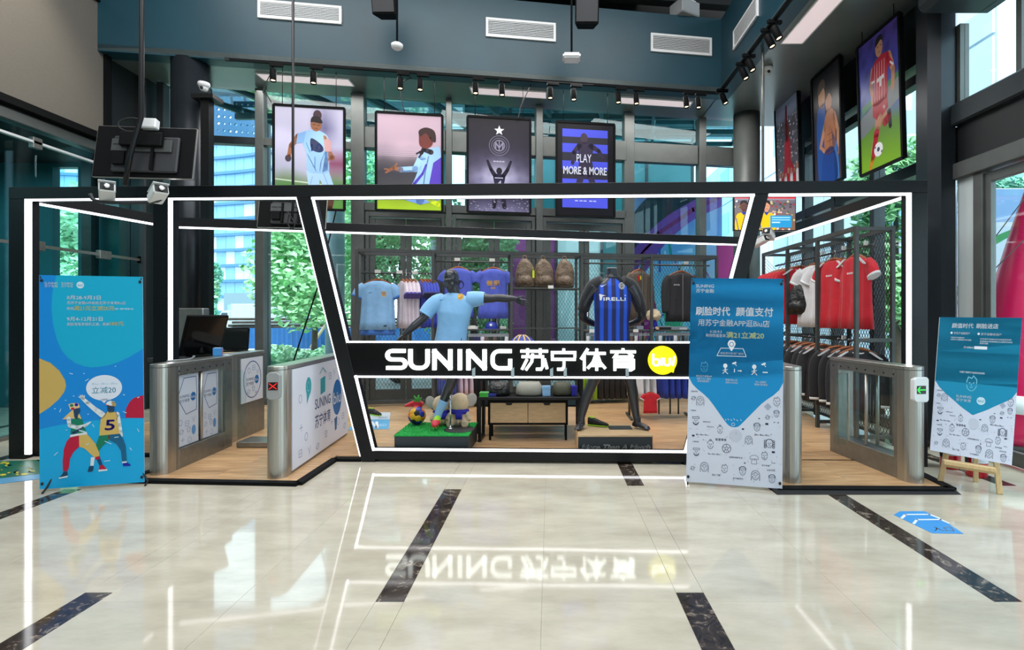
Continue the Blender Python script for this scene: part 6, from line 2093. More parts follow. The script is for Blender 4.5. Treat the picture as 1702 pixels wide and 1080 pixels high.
# price cards on the rails
mbn = 0
for u, v in ((628, 451), (664, 452), (690, 453), (760, 431), (818, 432), (1140, 437), (912, 478), (786, 543), (979, 549), (1050, 549)):
    s = RS(u, .2)
    z = VZ(v, u, .2)
    MB().bx(s - .045, s + .045, .188 if v < 470 else -.02, .194 if v < 470 else -.014, z - .025, z + .025).xf(RT).build('price_card', 'tag_card', rack)

# ------------------------------------------------------------------ garments on the back rack
def at_rail(u, i, dep=.22):
    p = RW(RS(u, dep), dep, HR[i])
    return p.x, p.y, p.z
F0 = GLA
g = garment('football_shirt', 'pale sky blue football shirt with gold crest, facing front at rack left end', 'shirt', 'cloth_sky', trim='cloth_sky_deep', collar='cloth_navy', scale=1.13, group='shirts facing front on the back rack', lower='cloth_sky_deep')
put(g, *at_rail(628, 0), F0)
def decal(g, art, x0, z0, w, h, part='print', child='body'):
    body = next(c for c in g.children if c.name.split('.')[0] == child)
    M = MW[g.name]
    R3 = M.to_3x3()
    return project(art, part, body, M, M @ Vector((x0, -.3, z0)), M @ Vector((x0 + w, -.3, z0)), M @ Vector((x0, -.3, z0 - h)), R3 @ Vector((0, 1, 0)), g)
def crest_art(c=(214, 166, 70), c2=(150, 96, 30)):
    a = Art(20, 24)
    a.poly([(1, 3), (10, 0), (19, 3), (18, 16), (10, 23), (2, 16)], c).up().ring(10, 11, 5, 5, 1.4, c2, 14).line([(3, 6), (17, 6)], 1.4, c2).line([(10, 6), (10, 18)], 1.2, c2)
    return a
def tick_art(c):
    a = Art(40, 16)
    a.poly([(4, 5), (2, 10), (5, 14), (12, 13), (38, 1), (12, 9), (7, 9.5)], c)
    return a
decal(g, crest_art(), .06, -.29, .085, .1); decal(g, tick_art((30, 50, 110)), -.13, -.3, .075, .03)
a = Art(20, 10); a.rect(0, 0, 20, 10, (40, 44, 60)); decal(g, a, .1, -.83, .045, .022, 'hem_patch')

gp = garment('football_shirt', 'x', 'shirt', 'cloth_lilac', trim='cloth_violet', collar='cloth_violet', scale=1.1, thick=.8, group='lilac white shirts edge on')
gq = garment('football_shirt', 'x', 'shirt', 'cloth_royal', trim='cloth_navy', scale=1.08, thick=.7, group='royal blue shirts edge on')
for proto, us, lab in ((gp, (669, 675, 681, 688), 'lilac white shirt with violet cuffs hanging edge on, %s from left'), (gq, (699, 704, 709, 714, 719), 'royal blue shirt hanging edge on beside lilac shirts, %s from left')):
    for i, u in enumerate(us):
        x, y, z = at_rail(u, 0)
        rz = F0 - math.radians(70)
        if i == 0:
            put(proto, x, y, z, rz); proto['label'] = lab % ORD[i]
        else:
            copy_tree(proto, (x, y, z), rz, lab % ORD[i])
t1 = garment('tee_shirt', 'violet blue tee with dark round print partly behind black mannequin head', 'shirt', 'cloth_iris', collar='cloth_iris', scale=1.0, length=1.22, group='shirts facing front on the back rack')
put(t1, *at_rail(762, 1), F0)
a = Art(20, 20); a.ell(10, 10, 9, 9, (40, 36, 84)); decal(t1, a, -.06, -.3, .16, .16)
t2 = garment('tee_shirt', 'violet blue tee with golden Chinese characters facing front on back rack', 'shirt', 'cloth_iris', collar='cloth_iris', scale=1.02, length=1.22, group='shirts facing front on the back rack')
put(t2, *at_rail(820, 1), F0)
a = Art(48, 36); a.text('善堅', 1, 20, 20, (216, 170, 84), w=46, bold=.04).rect(16, 26, 23, 33, (190, 150, 120)).rect(25, 26, 31, 33, (190, 150, 120))
decal(t2, a, -.12, -.29, .23, .17)
mat('cloth_white_x', (214, 214, 216), .7)
j1 = garment('track_jacket', 'brown black jacket hanging behind blue striped mannequin shirt', 'jacket', 'cloth_brown', scale=1.12, long_=True, length=1.1, group='jackets on the back rack', zipper=True)
put(j1, *at_rail(1062, 3), F0 + .5)
a = Art(20, 24); a.rect(0, 0, 10, 24, (196, 30, 40)).rect(10, 2, 20, 18, (206, 206, 40)); decal(j1, a, -.1, -.2, .12, .1, 'swing_tag')
j2 = garment('track_jacket', 'black zipped jacket facing front with small white chest lettering', 'jacket', 'cloth_black', scale=1.16, long_=True, length=1.1, group='jackets on the back rack', zipper=True)
put(j2, *at_rail(1132, 4), F0)
a = Art(60, 16); a.text('INTER', 0, 13, 16, (206, 206, 210), w=52, bold=.03); decal(j2, a, -.16, -.33, .13, .035)
# lower row garments behind the sign, seen under it
def low_row(us, colour, lab, cat='shirt', sc_=1.0, z=1.02, group=None, name='hanging_shirt', trim=None, dep=.22, rot=74, length=1.0):
    pr = garment(name, lab % ORD[0] if '%s' in lab else lab, cat, colour, trim=trim, scale=sc_, thick=.5, group=group, length=length)
    for i, u in enumerate(us):
        p = RW(RS(u, dep), dep, z)
        rz = F0 - math.radians(rot)
        if i == 0: put(pr, p.x, p.y, p.z, rz)
        else: copy_tree(pr, tuple(p), rz, lab % ORD[i])
low_row((733, 742, 751), 'cloth_dark_blue', 'deep blue shirt low on back rack behind turf plinth, %s from left', group='deep blue shirts low on the back rack')
low_row((762, 770, 779), 'cloth_pinkish', 'pale pink shirt low on back rack behind elephants, %s from left', group='pink shirts low on the back rack')
def trousers(label, colour, group):
    g = thing('hanging_trousers', label, 'trousers', (0, 0, 0), 0, group)
    for s in (-1, 1):
        secs = [((s * .05, 0, -.1), (.07, 0, 0), (0, .035, 0)), ((s * .075, 0, -.25), (.085, 0, 0), (0, .05, 0)), ((s * .085, 0, -.55), (.07, 0, 0), (0, .045, 0)), ((s * .09, 0, -.92), (.06, 0, 0), (0, .04, 0))]
        MB().loft(secs, 18, fold=.25, nf=5).build('leg', colour, g, local=True)
    MB().loft([((0, 0, -.06), (.15, 0, 0), (0, .03, 0)), ((0, 0, -.11), (.15, 0, 0), (0, .035, 0))], 20).build('waistband', colour, g, local=True)
    h = MB().bx(-.17, .17, -.012, .012, -.06, -.035).build('hanger', 'wood_hanger', g, local=True)
    MB().tube([(0, 0, -.04), (0, 0, -.015), (.016, 0, .0), (0, 0, .01), (-.012, 0, .0)], .0035, 6, sub=3).build('hook', 'chrome', h, local=True)
    return g
for us, colour, lab, grp in (((789, 796, 803), 'cloth_black', 'black trousers hanging between pink shirts and table, %s from left', 'black trousers left of the table'),
                             ((975, 983), 'cloth_lime', 'lime green trousers hanging right of table, %s from left', 'lime trousers'),
                             ((993, 1002, 1011, 1020, 1029, 1038), 'cloth_black', 'black trousers hanging between headless mannequin legs, %s from left', 'black trousers behind the headless mannequin')):
    pr = trousers(lab % ORD[0], colour, grp)
    for i, u in enumerate(us):
        p = RW(RS(u, .22), .22, 1.02)
        if i == 0: put(pr, p.x, p.y, p.z, F0 - 1.2)
        else: copy_tree(pr, tuple(p), F0 - 1.2, lab % ORD[i])
# small free-standing rail on the right
c = P(1095, 640, 7.45)
fr_ = thing('clothes_rail', 'low free standing clothes rail with blue and white children shirts', 'clothes rail', (c.x, 7.45, .024))
xa, xb = HX(1046, 7.45), HX(1146, 7.45)
for x in (xa, xb):
    MB().tube([(x, 7.45, .04), (x, 7.45, 1.0)], .016, 8).build('upright', 'rack_steel', fr_)
    MB().bx(x - .018, x + .018, 7.2, 7.7, .024, .056).build('foot', 'rack_steel', fr_, bevel=.004)
MB().tube([(xa - .02, 7.45, 1.0), (xb + .02, 7.45, 1.0)], .016, 8).build('rail', 'rack_steel', fr_)
for u in (1098, 1117, 1131):
    MB().tube([(HX(u, 7.5), 7.62, .04), (HX(u, 7.5), 7.62, .62)], .013, 6).build('rear_leg', 'rack_steel', fr_)
MB().tube([(xa, 7.62, .62), (xb, 7.62, .62)], .013, 6).build('rear_rail', 'rack_steel', fr_)
for us, colour, trim, lab, grp in (((1056, 1066, 1077), 'cloth_white', 'cloth_violet', 'white shirt on low free standing rail, %s from left', 'white shirts on the low rail'), ((1096, 1106, 1116, 1127, 1138), 'cloth_dark_blue', None, 'bright blue shirt on low free standing rail, %s from left', 'blue shirts on the low rail')):
    pr = garment('hanging_shirt', lab % ORD[0], 'shirt', colour, trim=trim, scale=.86, thick=.5, group=grp)
    for i, u in enumerate(us):
        x = HX(u, 7.45)
        if i == 0: put(pr, x, 7.45, 1.012, -1.15)
        else: copy_tree(pr, (x, 7.45, 1.012), -1.15, lab % ORD[i])
# red and white kit hanging lower
x = HX(1080, 7.3)
g = garment('football_shirt', 'small red and white kit low between white and blue shirts', 'shirt', 'cloth_red', trim='cloth_white', scale=.42)
put(g, x, 7.26, .46, .1)

# ------------------------------------------------------------------ rucksacks
mat('bag_brown', (112, 94, 76), .45, noise=.25, nscale=7, bump=1.0, bscale=8, sheen=.1, bdist=.06)
def rucksack(label, m, group, s=1.0):
    g = thing('rucksack', label, 'bag', (0, 0, 0), 0, group)
    mb = MB()
    secs = [((0, 0, .0), (.13, 0, 0), (0, .08, 0)), ((0, 0, .03), (.165, 0, 0), (0, .1, 0)), ((0, -.01, .15), (.17, 0, 0), (0, .115, 0)), ((.01, 0, .28), (.155, 0, 0), (0, .1, 0)), ((.01, 0, .38), (.125, 0, 0), (0, .085, 0)), ((.005, .01, .45), (.08, 0, 0), (0, .06, 0)), ((0, .015, .485), (.035, 0, 0), (0, .03, 0))]
    mb.loft([(Vector(c) * s, Vector(a) * s, Vector(b) * s) for c, a, b in secs], 26, fold=.16, nf=6, sq=.8)
    mb.build('body', m, g, local=True)
    MB().loft([(Vector((0, -.085, .05)) * s, Vector((.11, 0, 0)) * s, Vector((0, .04, 0)) * s), (Vector((0, -.09, .14)) * s, Vector((.12, 0, 0)) * s, Vector((0, .05, 0)) * s), (Vector((0, -.085, .2)) * s, Vector((.1, 0, 0)) * s, Vector((0, .03, 0)) * s)], 18, fold=.12, sq=.7).build('pocket', m, g, local=True)
    MB().tube([Vector(p) * s for p in ((-.03, .02, .46), (-.03, .02, .52), (0, .02, .54), (.03, .02, .52), (.03, .02, .46))], .009 * s, 8, sub=3).build('loop', m, g, local=True)
    for x in (-.1, .1):
        MB().tube([Vector(p) * s for p in ((x * .5, .07, .43), (x * 1.2, .12, .32), (x * 1.2, .11, .1), (x, .06, .03))], .016 * s, 8, sub=3).build('strap', m, g, local=True)
    return g
pr = rucksack('x', 'bag_brown', 'brown rucksacks on the rack shelf')
for i, (u, lab) in enumerate(((872, 'crumpled brown rucksack on rack shelf nearest tee with golden characters'), (903, 'middle crumpled brown rucksack on rack shelf'), (938, 'crumpled brown rucksack on rack shelf nearest headless mannequin'))):
    p = RW(RS(u, .2), .2, SH3 + .001)
    rz = F0 + (-.1, .15, -.2)[i]
    if i == 0: put(pr, p.x, p.y, p.z, rz); pr['label'] = lab
    else: copy_tree(pr, tuple(p), rz, lab)
mat('neon', (206, 226, 40), .5)
p = RW(RS(886, .1), .06, SH3 + .22)
one('swing_tag', MB().box(p, (.035, .01, .12), .2).tube([p + Vector((0, 0, .06)), p + Vector((-.01, .03, .12))], .003, 5), 'neon', 'neon yellow swing tag between left and middle rucksacks', 'tag')
# cap, boxes and little goods on the shelves
mat('cap_blue', (36, 52, 150), .6)
def cap(label, p, s=1.0):
    g = thing('baseball_cap', label, 'cap', tuple(p))
    MB().lathe([(.105, 0), (.108, .02), (.1, .065), (.075, .1), (.04, .118), (.001, .122)], p, 22).build('crown', 'cap_blue', g)
    mb = MB()
    n_ = 12
    vs = []
    for z in (0.004, .014):
        for r0, r1 in ((.1, .1),):
            for i in range(n_ + 1):
                a_ = PI + PI * i / n_
                vs.append(Vector(p) + Vector((.104 * math.cos(a_), .104 * math.sin(a_), z)))
            for i in range(n_ + 1):
                a_ = PI + PI * i / n_
                vs.append(Vector(p) + Vector((.12 * math.cos(a_), .2 * math.sin(a_), z - .008)))
    N1 = n_ + 1
    fs = []
    for i in range(n_):
        fs += [(i, i + 1, N1 + i + 1, N1 + i), (2 * N1 + i, 3 * N1 + i, 3 * N1 + i + 1, 2 * N1 + i + 1), (N1 + i, N1 + i + 1, 3 * N1 + i + 1, 3 * N1 + i)]
    mb.add(vs, fs).build('peak', 'cap_blue', g)
    MB().ell(Vector(p) + Vector((0, 0, .123)), (.009, .009, .006), 8, 6).build('button', 'cap_blue', g)
    MB().lathe([(.022, 0), (.022, .006), (.001, .007)], Vector(p) + Vector((0, -.098, .06)), 14, mtx=Matrix.Rotation(PI / 2 - .2, 4, 'X')).build('badge', 'white_plastic', g)
cap('royal blue baseball cap with white badge on rack shelf', RW(RS(817, .22), .22, SH2 + .001))
def carton(name, label, p, d, m='tag_card', rz=0.0, group=None, band=None):
    g = thing(name, label, 'box', tuple(p), rz, group)
    MB().bx(-d[0] / 2, d[0] / 2, -d[1] / 2, d[1] / 2, 0, d[2] * .72).build('base', m, g, local=True, bevel=.002)
    MB().bx(-d[0] / 2 - .003, d[0] / 2 + .003, -d[1] / 2 - .003, d[1] / 2 + .003, d[2] * .72, d[2]).build('lid', band or m, g, local=True, bevel=.002)
    return g
carton('small_carton', 'small white box on rack shelf beside pale blue mannequin', RW(RS(786, .2), .2, SH2 + .001), (.16, .1, .04), rz=F0)
carton('small_carton', 'small white box on rack shelf right of blue cap', RW(RS(836, .2), .2, SH2 + .001), (.1, .1, .04), rz=F0)
# hook rows with small hanging goods (socks, wristbands) below the shelves
GOODS = [('cloth_white', 'white'), ('cloth_navy', 'navy'), ('cloth_black', 'black'), ('cloth_black', 'black'), ('cloth_pinkish', 'pink'), ('bag_olive_', 'olive'), ('cloth_navy', 'navy'), ('cloth_brown', 'brown')]
cloth('bag_olive_', (88, 96, 100))
mat('pack_card', (150, 158, 168), .5)
rr = random.Random(21)
k_ = 0
for i, (ua, ub, n_) in ((1, (782, 842, 10)), (3, (976, 1078, 15)), (4, (1090, 1146, 10))):
    z = 1.215
    for j in range(n_):
        u = ua + (ub - ua) * j / (n_ - 1)
        if 986 < u < 1050: pass
        m, cn = GOODS[rr.randrange(len(GOODS))]
        p = RW(RS(u, .1), .06, z)
        k_ += 1
        g = thing('sock_pack', 'small carded sock pack, %s from left of hook row %s' % (ORD[j] if j < 12 else ('thirteenth', 'fourteenth', 'fifteenth')[j - 12], {1: 'under blue cap shelf', 3: 'behind headless mannequin shirt', 4: 'under black jacket'}[i]), 'socks', tuple(p), F0, 'carded socks on the rack hooks')
        MB().bx(-.035, .035, -.006, .006, -.05, .0).build('card', 'pack_card', g, local=True)
        MB().loft([((0, 0, -.05), (.03, 0, 0), (0, .012, 0)), ((0, 0, -.12), (.028, 0, 0), (0, .016, 0)), ((-.012, 0, -.16), (.03, 0, 0), (0, .014, 0))], 10).build('sock', m, g, local=True)
        MB().tube([(0, -.05, .012), (0, .14, .012)], .003, 5).build('hook_pin', 'chrome', g, local=True)
# goods lying on the right shelves
for i, (u, m, lab, d) in enumerate(((1092, 'cloth_red', 'flat red pack on rack shelf under black jacket, left', (.2, .16, .05)), (1104, 'cloth_black', 'flat black pack on rack shelf under black jacket, middle', (.2, .18, .06)), (1120, 'pack_card', 'flat grey pack on rack shelf under black jacket, next to blue banner', (.16, .16, .05)), (1062, 'pack_card', 'flat grey pack on rack shelf beside seated plush lion', (.12, .16, .06)), (1134, 'cloth_white', 'flat white pack on rack shelf under black jacket', (.14, .14, .05)))):
    carton('goods_pack', lab, RW(RS(u, .2), .22, (SH5 if u > 1085 else SH4) + .001), d, m, F0, 'flat packs on the rack shelf', 'pack_card')

# ------------------------------------------------------------------ right-hand rack
RX0, RX1, RY0, RY1 = 3.54, 3.96, 5.92, 8.5
rr_ = thing('display_rack', 'dark steel clothes rack with wire mesh along right windows', 'clothes rack', ((RX0 + RX1) / 2, 7.2, .024))
ys = [RY0, 6.78, 7.64, RY1]
for y in ys:
    for x in (RX0, RX1):
        MB().bx(x - q, x + q, y - q, y + q, .024, RZT).build('post', 'rack_steel', rr_, bevel=.003)
    for z in (RZT - .05, 1.2, .08):
        MB().bx(RX0 + q, RX1 - q, y - q, y + q, z, z + .04).build('side_rail', 'rack_steel', rr_)
for a, b in zip(ys, ys[1:]):
    for x in (RX0, RX1):
        MB().bx(x - q, x + q, a + q, b - q, RZT - .05, RZT).build('top_rail', 'rack_steel', rr_)
    MB().bx(RX1 - q, RX1 + q, a + q, b - q, .06, .1).build('bottom_rail', 'rack_steel', rr_)
    for z, x in ((2.33, 3.74), (1.2, 3.72)):
        MB().tube([(x, a, z), (x, b, z)], .014, 8).build('hang_rail', 'rack_steel', rr_)
    mb = MB()
    x0, x1, z0, z1 = a + q, b - q, .1, RZT - .05
    n_ = int((x1 - x0 + (z1 - z0) * kx) / step)
    for i in range(n_ + 1):
        for sgn in (1, -1):
            c0 = x0 - (z1 - z0) * kx + i * step if sgn > 0 else x0 + i * step
            za, xa, zb, xb = z0, c0, z1, c0 + sgn * (z1 - z0) * kx
            if sgn > 0:
                if xa < x0: za += (x0 - xa) / kx; xa = x0
                if xb > x1: zb -= (xb - x1) / kx; xb = x1
            else:
                if xa > x1: za += (xa - x1) / kx; xa = x1
                if xb < x0: zb -= (x0 - xb) / kx; xb = x0
            if zb - za > .03: mb.bar((RX1, xa, za), (RX1, xb, zb), .0045, .006, up=(1, 0, 0))
    tag(mb.build('mesh_panel', 'rack_steel', rr_), kind='stuff')
mb = MB()
for i in range(int(2.3 / step) + 8):
    for sgn in (1, -1):
        z0_ = .15 + i * step - (.35 if sgn > 0 else 0)
        p0, p1 = Vector((RX0 + q, RY1, z0_)), Vector((RX1 - q, RY1, z0_ + sgn * .38 / kx * .62))
        if min(p0.z, p1.z) > .1 and max(p0.z, p1.z) < RZT - .05: mb.bar(p0, p1, .0045, .006, up=(0, 1, 0))
tag(mb.build('mesh_panel', 'rack_steel', rr_), kind='stuff')
for y in (6.0, 6.45, 6.95, 7.4, 8.0):
    for z in (2.355, 1.23):
        if y != 7.4: MB().box((3.7, y, z), (.08, .012, .05), .5).build('price_card', 'tag_card', rr_)
RFY = -math.radians(84)      # garments turned so that their fronts look to the aisle
proto = garment('football_shirt', 'red football shirt with white shoulder stripes, nearest on right rack', 'shirt', 'cloth_red', trim='cloth_white', collar='cloth_white', scale=1.12, length=1.18, stripes='cloth_white', group='red football shirts on the right rack')
put(proto, 3.7, 6.2, 2.34, RFY)
a = Art(60, 16); [a.rect(4 + 9 * i, 4, 11 + 9 * i, 12, (226, 206, 208)) for i in range(5)]; decal(proto, a, -.08, -.3, .17, .045)
copy_tree(proto, (3.66, 6.6, 2.34), RFY + .1, 'red football shirt with white shoulder stripes, second nearest on right rack')
copy_tree(proto, (3.76, 6.62, 2.34), RFY + .06, 'red football shirt close behind second nearest red shirt')
proto = garment('football_shirt', 'x', 'shirt', 'cloth_red', trim='cloth_white', collar='cloth_white', scale=1.1, length=1.15, thick=.55, stripes='cloth_white', group='red football shirts on the right rack')
put(proto, 3.72, 7.62, 2.34, -.3); proto['label'] = 'red football shirt directly behind black rucksack on right rack'
for i, y in enumerate((7.74, 7.86, 7.98, 8.1, 8.22, 8.34)):
    copy_tree(proto, (3.72, y, 2.34), -.3, 'red football shirt above right banner corner on far half of right rack, %s from front' % ORD[i])
wp = garment('football_shirt', 'white shirt hanging behind second red shirt on right rack', 'shirt', 'cloth_white', trim='cloth_white', scale=1.12, length=1.18, group='white shirts on the right rack')
put(wp, 3.78, 7.0, 2.34, RFY+.35)
copy_tree(wp, (3.74, 7.2, 2.34), RFY + .45, 'white shirt hanging beside black rucksack on right rack')
mat('bag_black', (24, 28, 28), .45, bump=.9, bscale=9, bdist=.05)
rb = rucksack('black rucksack hanging on right rack behind white shirt', 'bag_black', None, .95)
put(rb, 3.6, 7.42, 1.52, RFY + .5)
MB().tube([(.0, .02, .5), (.02, .03, .7), (.06, .04, .9)], .008, 6).build('hanging_strap', 'bag_black', rb, local=True)
dj = garment('track_jacket', 'black jacket with white shoulder stripes, nearest in lower row of right rack', 'jacket', 'cloth_black', trim='cloth_white', scale=1.08, long_=True, thick=.6, stripes='cloth_white', group='dark jackets low on the right rack')
put(dj, 3.66, 6.85, 1.21, -.75)
for i, y in enumerate((6.15, 6.36, 6.56, 7.1, 7.3, 7.5, 7.75, 8.0)):
    copy_tree(dj, (3.7 + .02 * (i % 2), y, 1.21), -.45, 'black jacket in lower row of right rack, %s from front' % ORD[i])
# ------------------------------------------------------------------ plinths
mat('turf', (30, 170, 72), .9, noise=.25, nscale=60, bump=.9, bscale=160)
mat('plinth_black', (34, 44, 48), .5, noise=.1, nscale=5)
PH = .23
p1 = thing('turf_plinth', 'dark box plinth topped with bright green turf', 'plinth', (-1.27, 5.78, .024))
MB().bx(-1.665, -.875, 5.45, 6.1, .024, PH - .012).build('box', 'plinth_black', p1, bevel=.004)
mb = MB().bx(-1.67, -.87, 5.445, 6.105, PH - .012, PH)
rt = random.Random(3)
for i in range(1400):
    x, y = rt.uniform(-1.67, -.87), rt.uniform(5.445, 6.105)
    if math.hypot((x + 1.02) / .17, (y - 5.72) / .17) < 1: continue
    a = rt.uniform(0, PI); w_ = .004; h_ = rt.uniform(.008, .016)
    dx, dy = math.cos(a) * w_, math.sin(a) * w_
    mb.add([(x - dx, y - dy, PH), (x + dx, y + dy, PH), (x + rt.uniform(-.008, .008), y + rt.uniform(-.008, .008), PH + h_)], [(0, 1, 2)])
tag(mb.build('turf_mat', 'turf', p1), kind='stuff')
MB().lathe([(.17, PH), (.17, PH + .006), (.16, PH + .008)], (-1.02, 5.72, 0), 32).build('base_disc', 'dark_grey', p1)
p2 = thing('wooden_plinth', 'wooden topped plinth with dark front lettered More Than A Match', 'plinth', (.7, 5.73, .024))
MB().bx(.3, 1.09, 5.46, 6.0, .024, PH - .02).build('box', 'plinth_black', p2, bevel=.004)
MB().bx(.295, 1.095, 5.45, 6.005, PH - .02, PH).build('top_board', 'wood_light', p2, bevel=.003)
MB().bx(.287, .297, 5.47, 5.99, .03, PH - .022).build('side_board', 'wood_light', p2)
a = Art(100, 22); a.text('More Than A Match', 3, 17, 15, (230, 238, 240), w=94, bold=.045, slant=.22)
a.mesh('lettering', plane_map((.31, 5.459, .16), (1.08, 5.459, .16), (.31, 5.459, .05), 100, 22), 'print', p2)
MB().bx(.66, .92, 5.72, 5.9, PH, PH + .006).build('foot_plate', 'plinth_black', p2)

# ------------------------------------------------------------------ mannequins
mat('mannequin_black', (36, 40, 48), .28, noise=.06, nscale=3, coat=.25)
mat('jersey_sky', (130, 186, 232), .62, noise=.06, nscale=5, bump=.4, bscale=7, sheen=.2, bdist=.03)
mat('boot_lime', (160, 226, 40), .4)
mat('boot_red', (214, 50, 70), .4)
def stripes_mat():
    m = bpy.data.materials.new('jersey_stripes'); m.use_nodes = True
    t = m.node_tree; b = t.nodes['Principled BSDF']
    tc = t.nodes.new('ShaderNodeTexCoord'); sp = t.nodes.new('ShaderNodeSeparateXYZ')
    t.links.new(tc.outputs['Object'], sp.inputs[0])
    mm = t.nodes.new('ShaderNodeMath'); mm.operation = 'MULTIPLY'; mm.inputs[1].default_value = 2 * PI / .088
    t.links.new(sp.outputs['X'], mm.inputs[0])
    sn = t.nodes.new('ShaderNodeMath'); sn.operation = 'COSINE'
    t.links.new(mm.outputs[0], sn.inputs[0])
    r = t.nodes.new('ShaderNodeValToRGB')
    e = r.color_ramp.elements
    e[0].position = .28; e[0].color = lin((22, 84, 214))
    e[1].position = .6; e[1].color = lin((14, 30, 92))
    mr = t.nodes.new('ShaderNodeMapRange'); mr.inputs[1].default_value = -1; mr.inputs[2].default_value = 1
    t.links.new(sn.outputs[0], mr.inputs[0]); t.links.new(mr.outputs[0], r.inputs[0])
    t.links.new(r.outputs[0], b.inputs['Base Color'])
    b.inputs['Roughness'].default_value = .6
    MATS['jersey_stripes'] = m
stripes_mat()
def hand(mb, Wp, d, s, n, L=.185, spread=.1, curl=.35):
    """palm and five fingers; d forward, s towards the thumb, n the way the fingers curl"""
    Wp, d, s, n = Vector(Wp), Vector(d).normalized(), Vector(s), Vector(n)
    s = (s - d * s.dot(d)).normalized(); n = (n - d * n.dot(d) - s * n.dot(s)).normalized()
    k = L / .185
    mb.tube([Wp - d * .03, Wp + d * .02 * k, Wp + d * .055 * k, Wp + d * .092 * k], [.027 * k, .033 * k, .042 * k, .038 * k], 12, flat=(n, .42), sub=2)
    for i, ln in enumerate((.07, .08, .074, .056)):
        o = (1.5 - i)
        b = Wp + d * (.085 - .004 * abs(o)) * k + s * (.0195 * o * k)
        f = (d + s * spread * o).normalized()
        p1_ = b + f * ln * .45 * k
        f2 = (f + n * curl).normalized(); p2_ = p1_ + f2 * ln * .32 * k
        f3 = (f + n * curl * 2).normalized(); p3_ = p2_ + f3 * ln * .25 * k
        mb.tube([b - f * .015, b, p1_, p2_, p3_], [.0095 * k, .0098 * k, .0092 * k, .0085 * k, .0068 * k], 8)
    b = Wp + d * .022 * k + s * .024 * k
    t1_ = (s * .75 + d * .75 + n * .2).normalized(); t2_ = (s * .35 + d * 1.0 + n * .3).normalized()
    mb.tube([b - t1_ * .01, b + t1_ * .03 * k, b + t1_ * .045 * k + t2_ * .012, b + t1_ * .045 * k + t2_ * .038 * k], [.0135 * k, .0125 * k, .0105 * k, .008 * k], 8)
def foot(mb, A, toe, L=.25, up=(0, 0, 1)):
    """bare foot: ankle A, towards toe point (on the ground)"""
    A, toe = Vector(A), Vector(toe)
    d = (toe - A); d.z = 0; d.normalize()
    s = Vector((-d.y, d.x, 0))
    heel = A - d * .055; heel.z = toe.z + .028
    mb.tube([A + Vector((0, 0, .05)), A, heel + d * .02], [.042, .042, .036], 12, sub=3)
    mb.tube([heel, heel + d * .06 + Vector((0, 0, .012)), heel + d * .13 + Vector((0, 0, .006)), Vector((toe.x, toe.y, toe.z + .018)) - d * .035], [.03, .04, .042, .03], 12, flat=((0, 0, 1), .72), sub=3)
    for i in range(5):
        o = i - 2
        b = Vector((toe.x, toe.y, toe.z + .014)) - d * (.05 + .008 * abs(o)) + s * .016 * o
        mb.tube([b, b + d * (.045 - .006 * abs(o + 1))], [.0125, .0095], 8)

Yp = 5.78
def J(u, v, dy=0.0): return P(u, v, Yp + dy)
m1 = thing('mannequin', 'glossy black mannequin in pale blue football shirt striding on turf plinth', 'mannequin', (-1.2, 5.75, PH))
mb = MB()
X3, Y3, Z3 = Vector((1, 0, 0)), Vector((0, 1, 0)), Vector((0, 0, 1))
lean = (J(757, 495) - J(750, 580)).normalized()
side = Vector((.985, .0, -.1))
def ring_(u, v, hw, d, dy=0.0): return (J(u, v, dy), side * hw, Y3 * d)
mb.loft([ring_(748, 592, .12, .1), ring_(749, 578, .165, .115), ring_(751, 560, .145, .1), ring_(753, 540, .15, .105), ring_(755, 518, .175, .115, -.01), ring_(757, 503, .185, .105), ring_(757, 494, .14, .085), ring_(757, 489, .07, .065), ring_(755, 482, .058, .06, -.01), ring_(752, 474, .056, .06, -.02)], 24)
# head, turned down and to the left
Hc = J(750, 466, -.03)
fw = Vector((-.42, -.84, -.34)).normalized(); rt_ = fw.cross(Z3).normalized(); hu = rt_.cross(fw).normalized()
HM = Matrix.Identity(4)
for i in range(3): HM[i][0], HM[i][1], HM[i][2], HM[i][3] = rt_[i], fw[i], hu[i], Hc[i]
def hp(x, y, z): return HM @ Vector((x, y, z))
R4 = HM.to_3x3().to_4x4()
mb.ell(hp(0, -.012, .03), (.076, .098, .098), 22, 14, mtx=R4)
mb.ell(hp(0, .024, -.045), (.06, .07, .085), 20, 12, mtx=R4)
mb.ell(hp(0, .062, -.098), (.03, .028, .026), 12, 8, mtx=R4)
mb.tube([hp(0, .086, .018), hp(0, .106, -.02), hp(0, .112, -.042), hp(0, .092, -.05)], [.01, .014, .018, .012], 8)
mb.tube([hp(-.052, .066, .026), hp(0, .09, .03), hp(.052, .066, .026)], [.012, .016, .012], 8)
for s in (-1, 1):
    mb.ell(hp(s * .03, .076, .0), (.017, .013, .01), 10, 6, mtx=R4)
    mb.ell(hp(s * .078, -.012, -.015), (.012, .024, .034), 10, 8, mtx=R4)
    mb.ell(hp(s * .046, .05, -.03), (.024, .028, .022), 10, 6, mtx=R4)
mb.ell(hp(0, .086, -.068), (.026, .014, .008), 10, 6, mtx=R4)
mb.ell(hp(0, .085, -.08), (.022, .013, .008), 10, 6, mtx=R4)
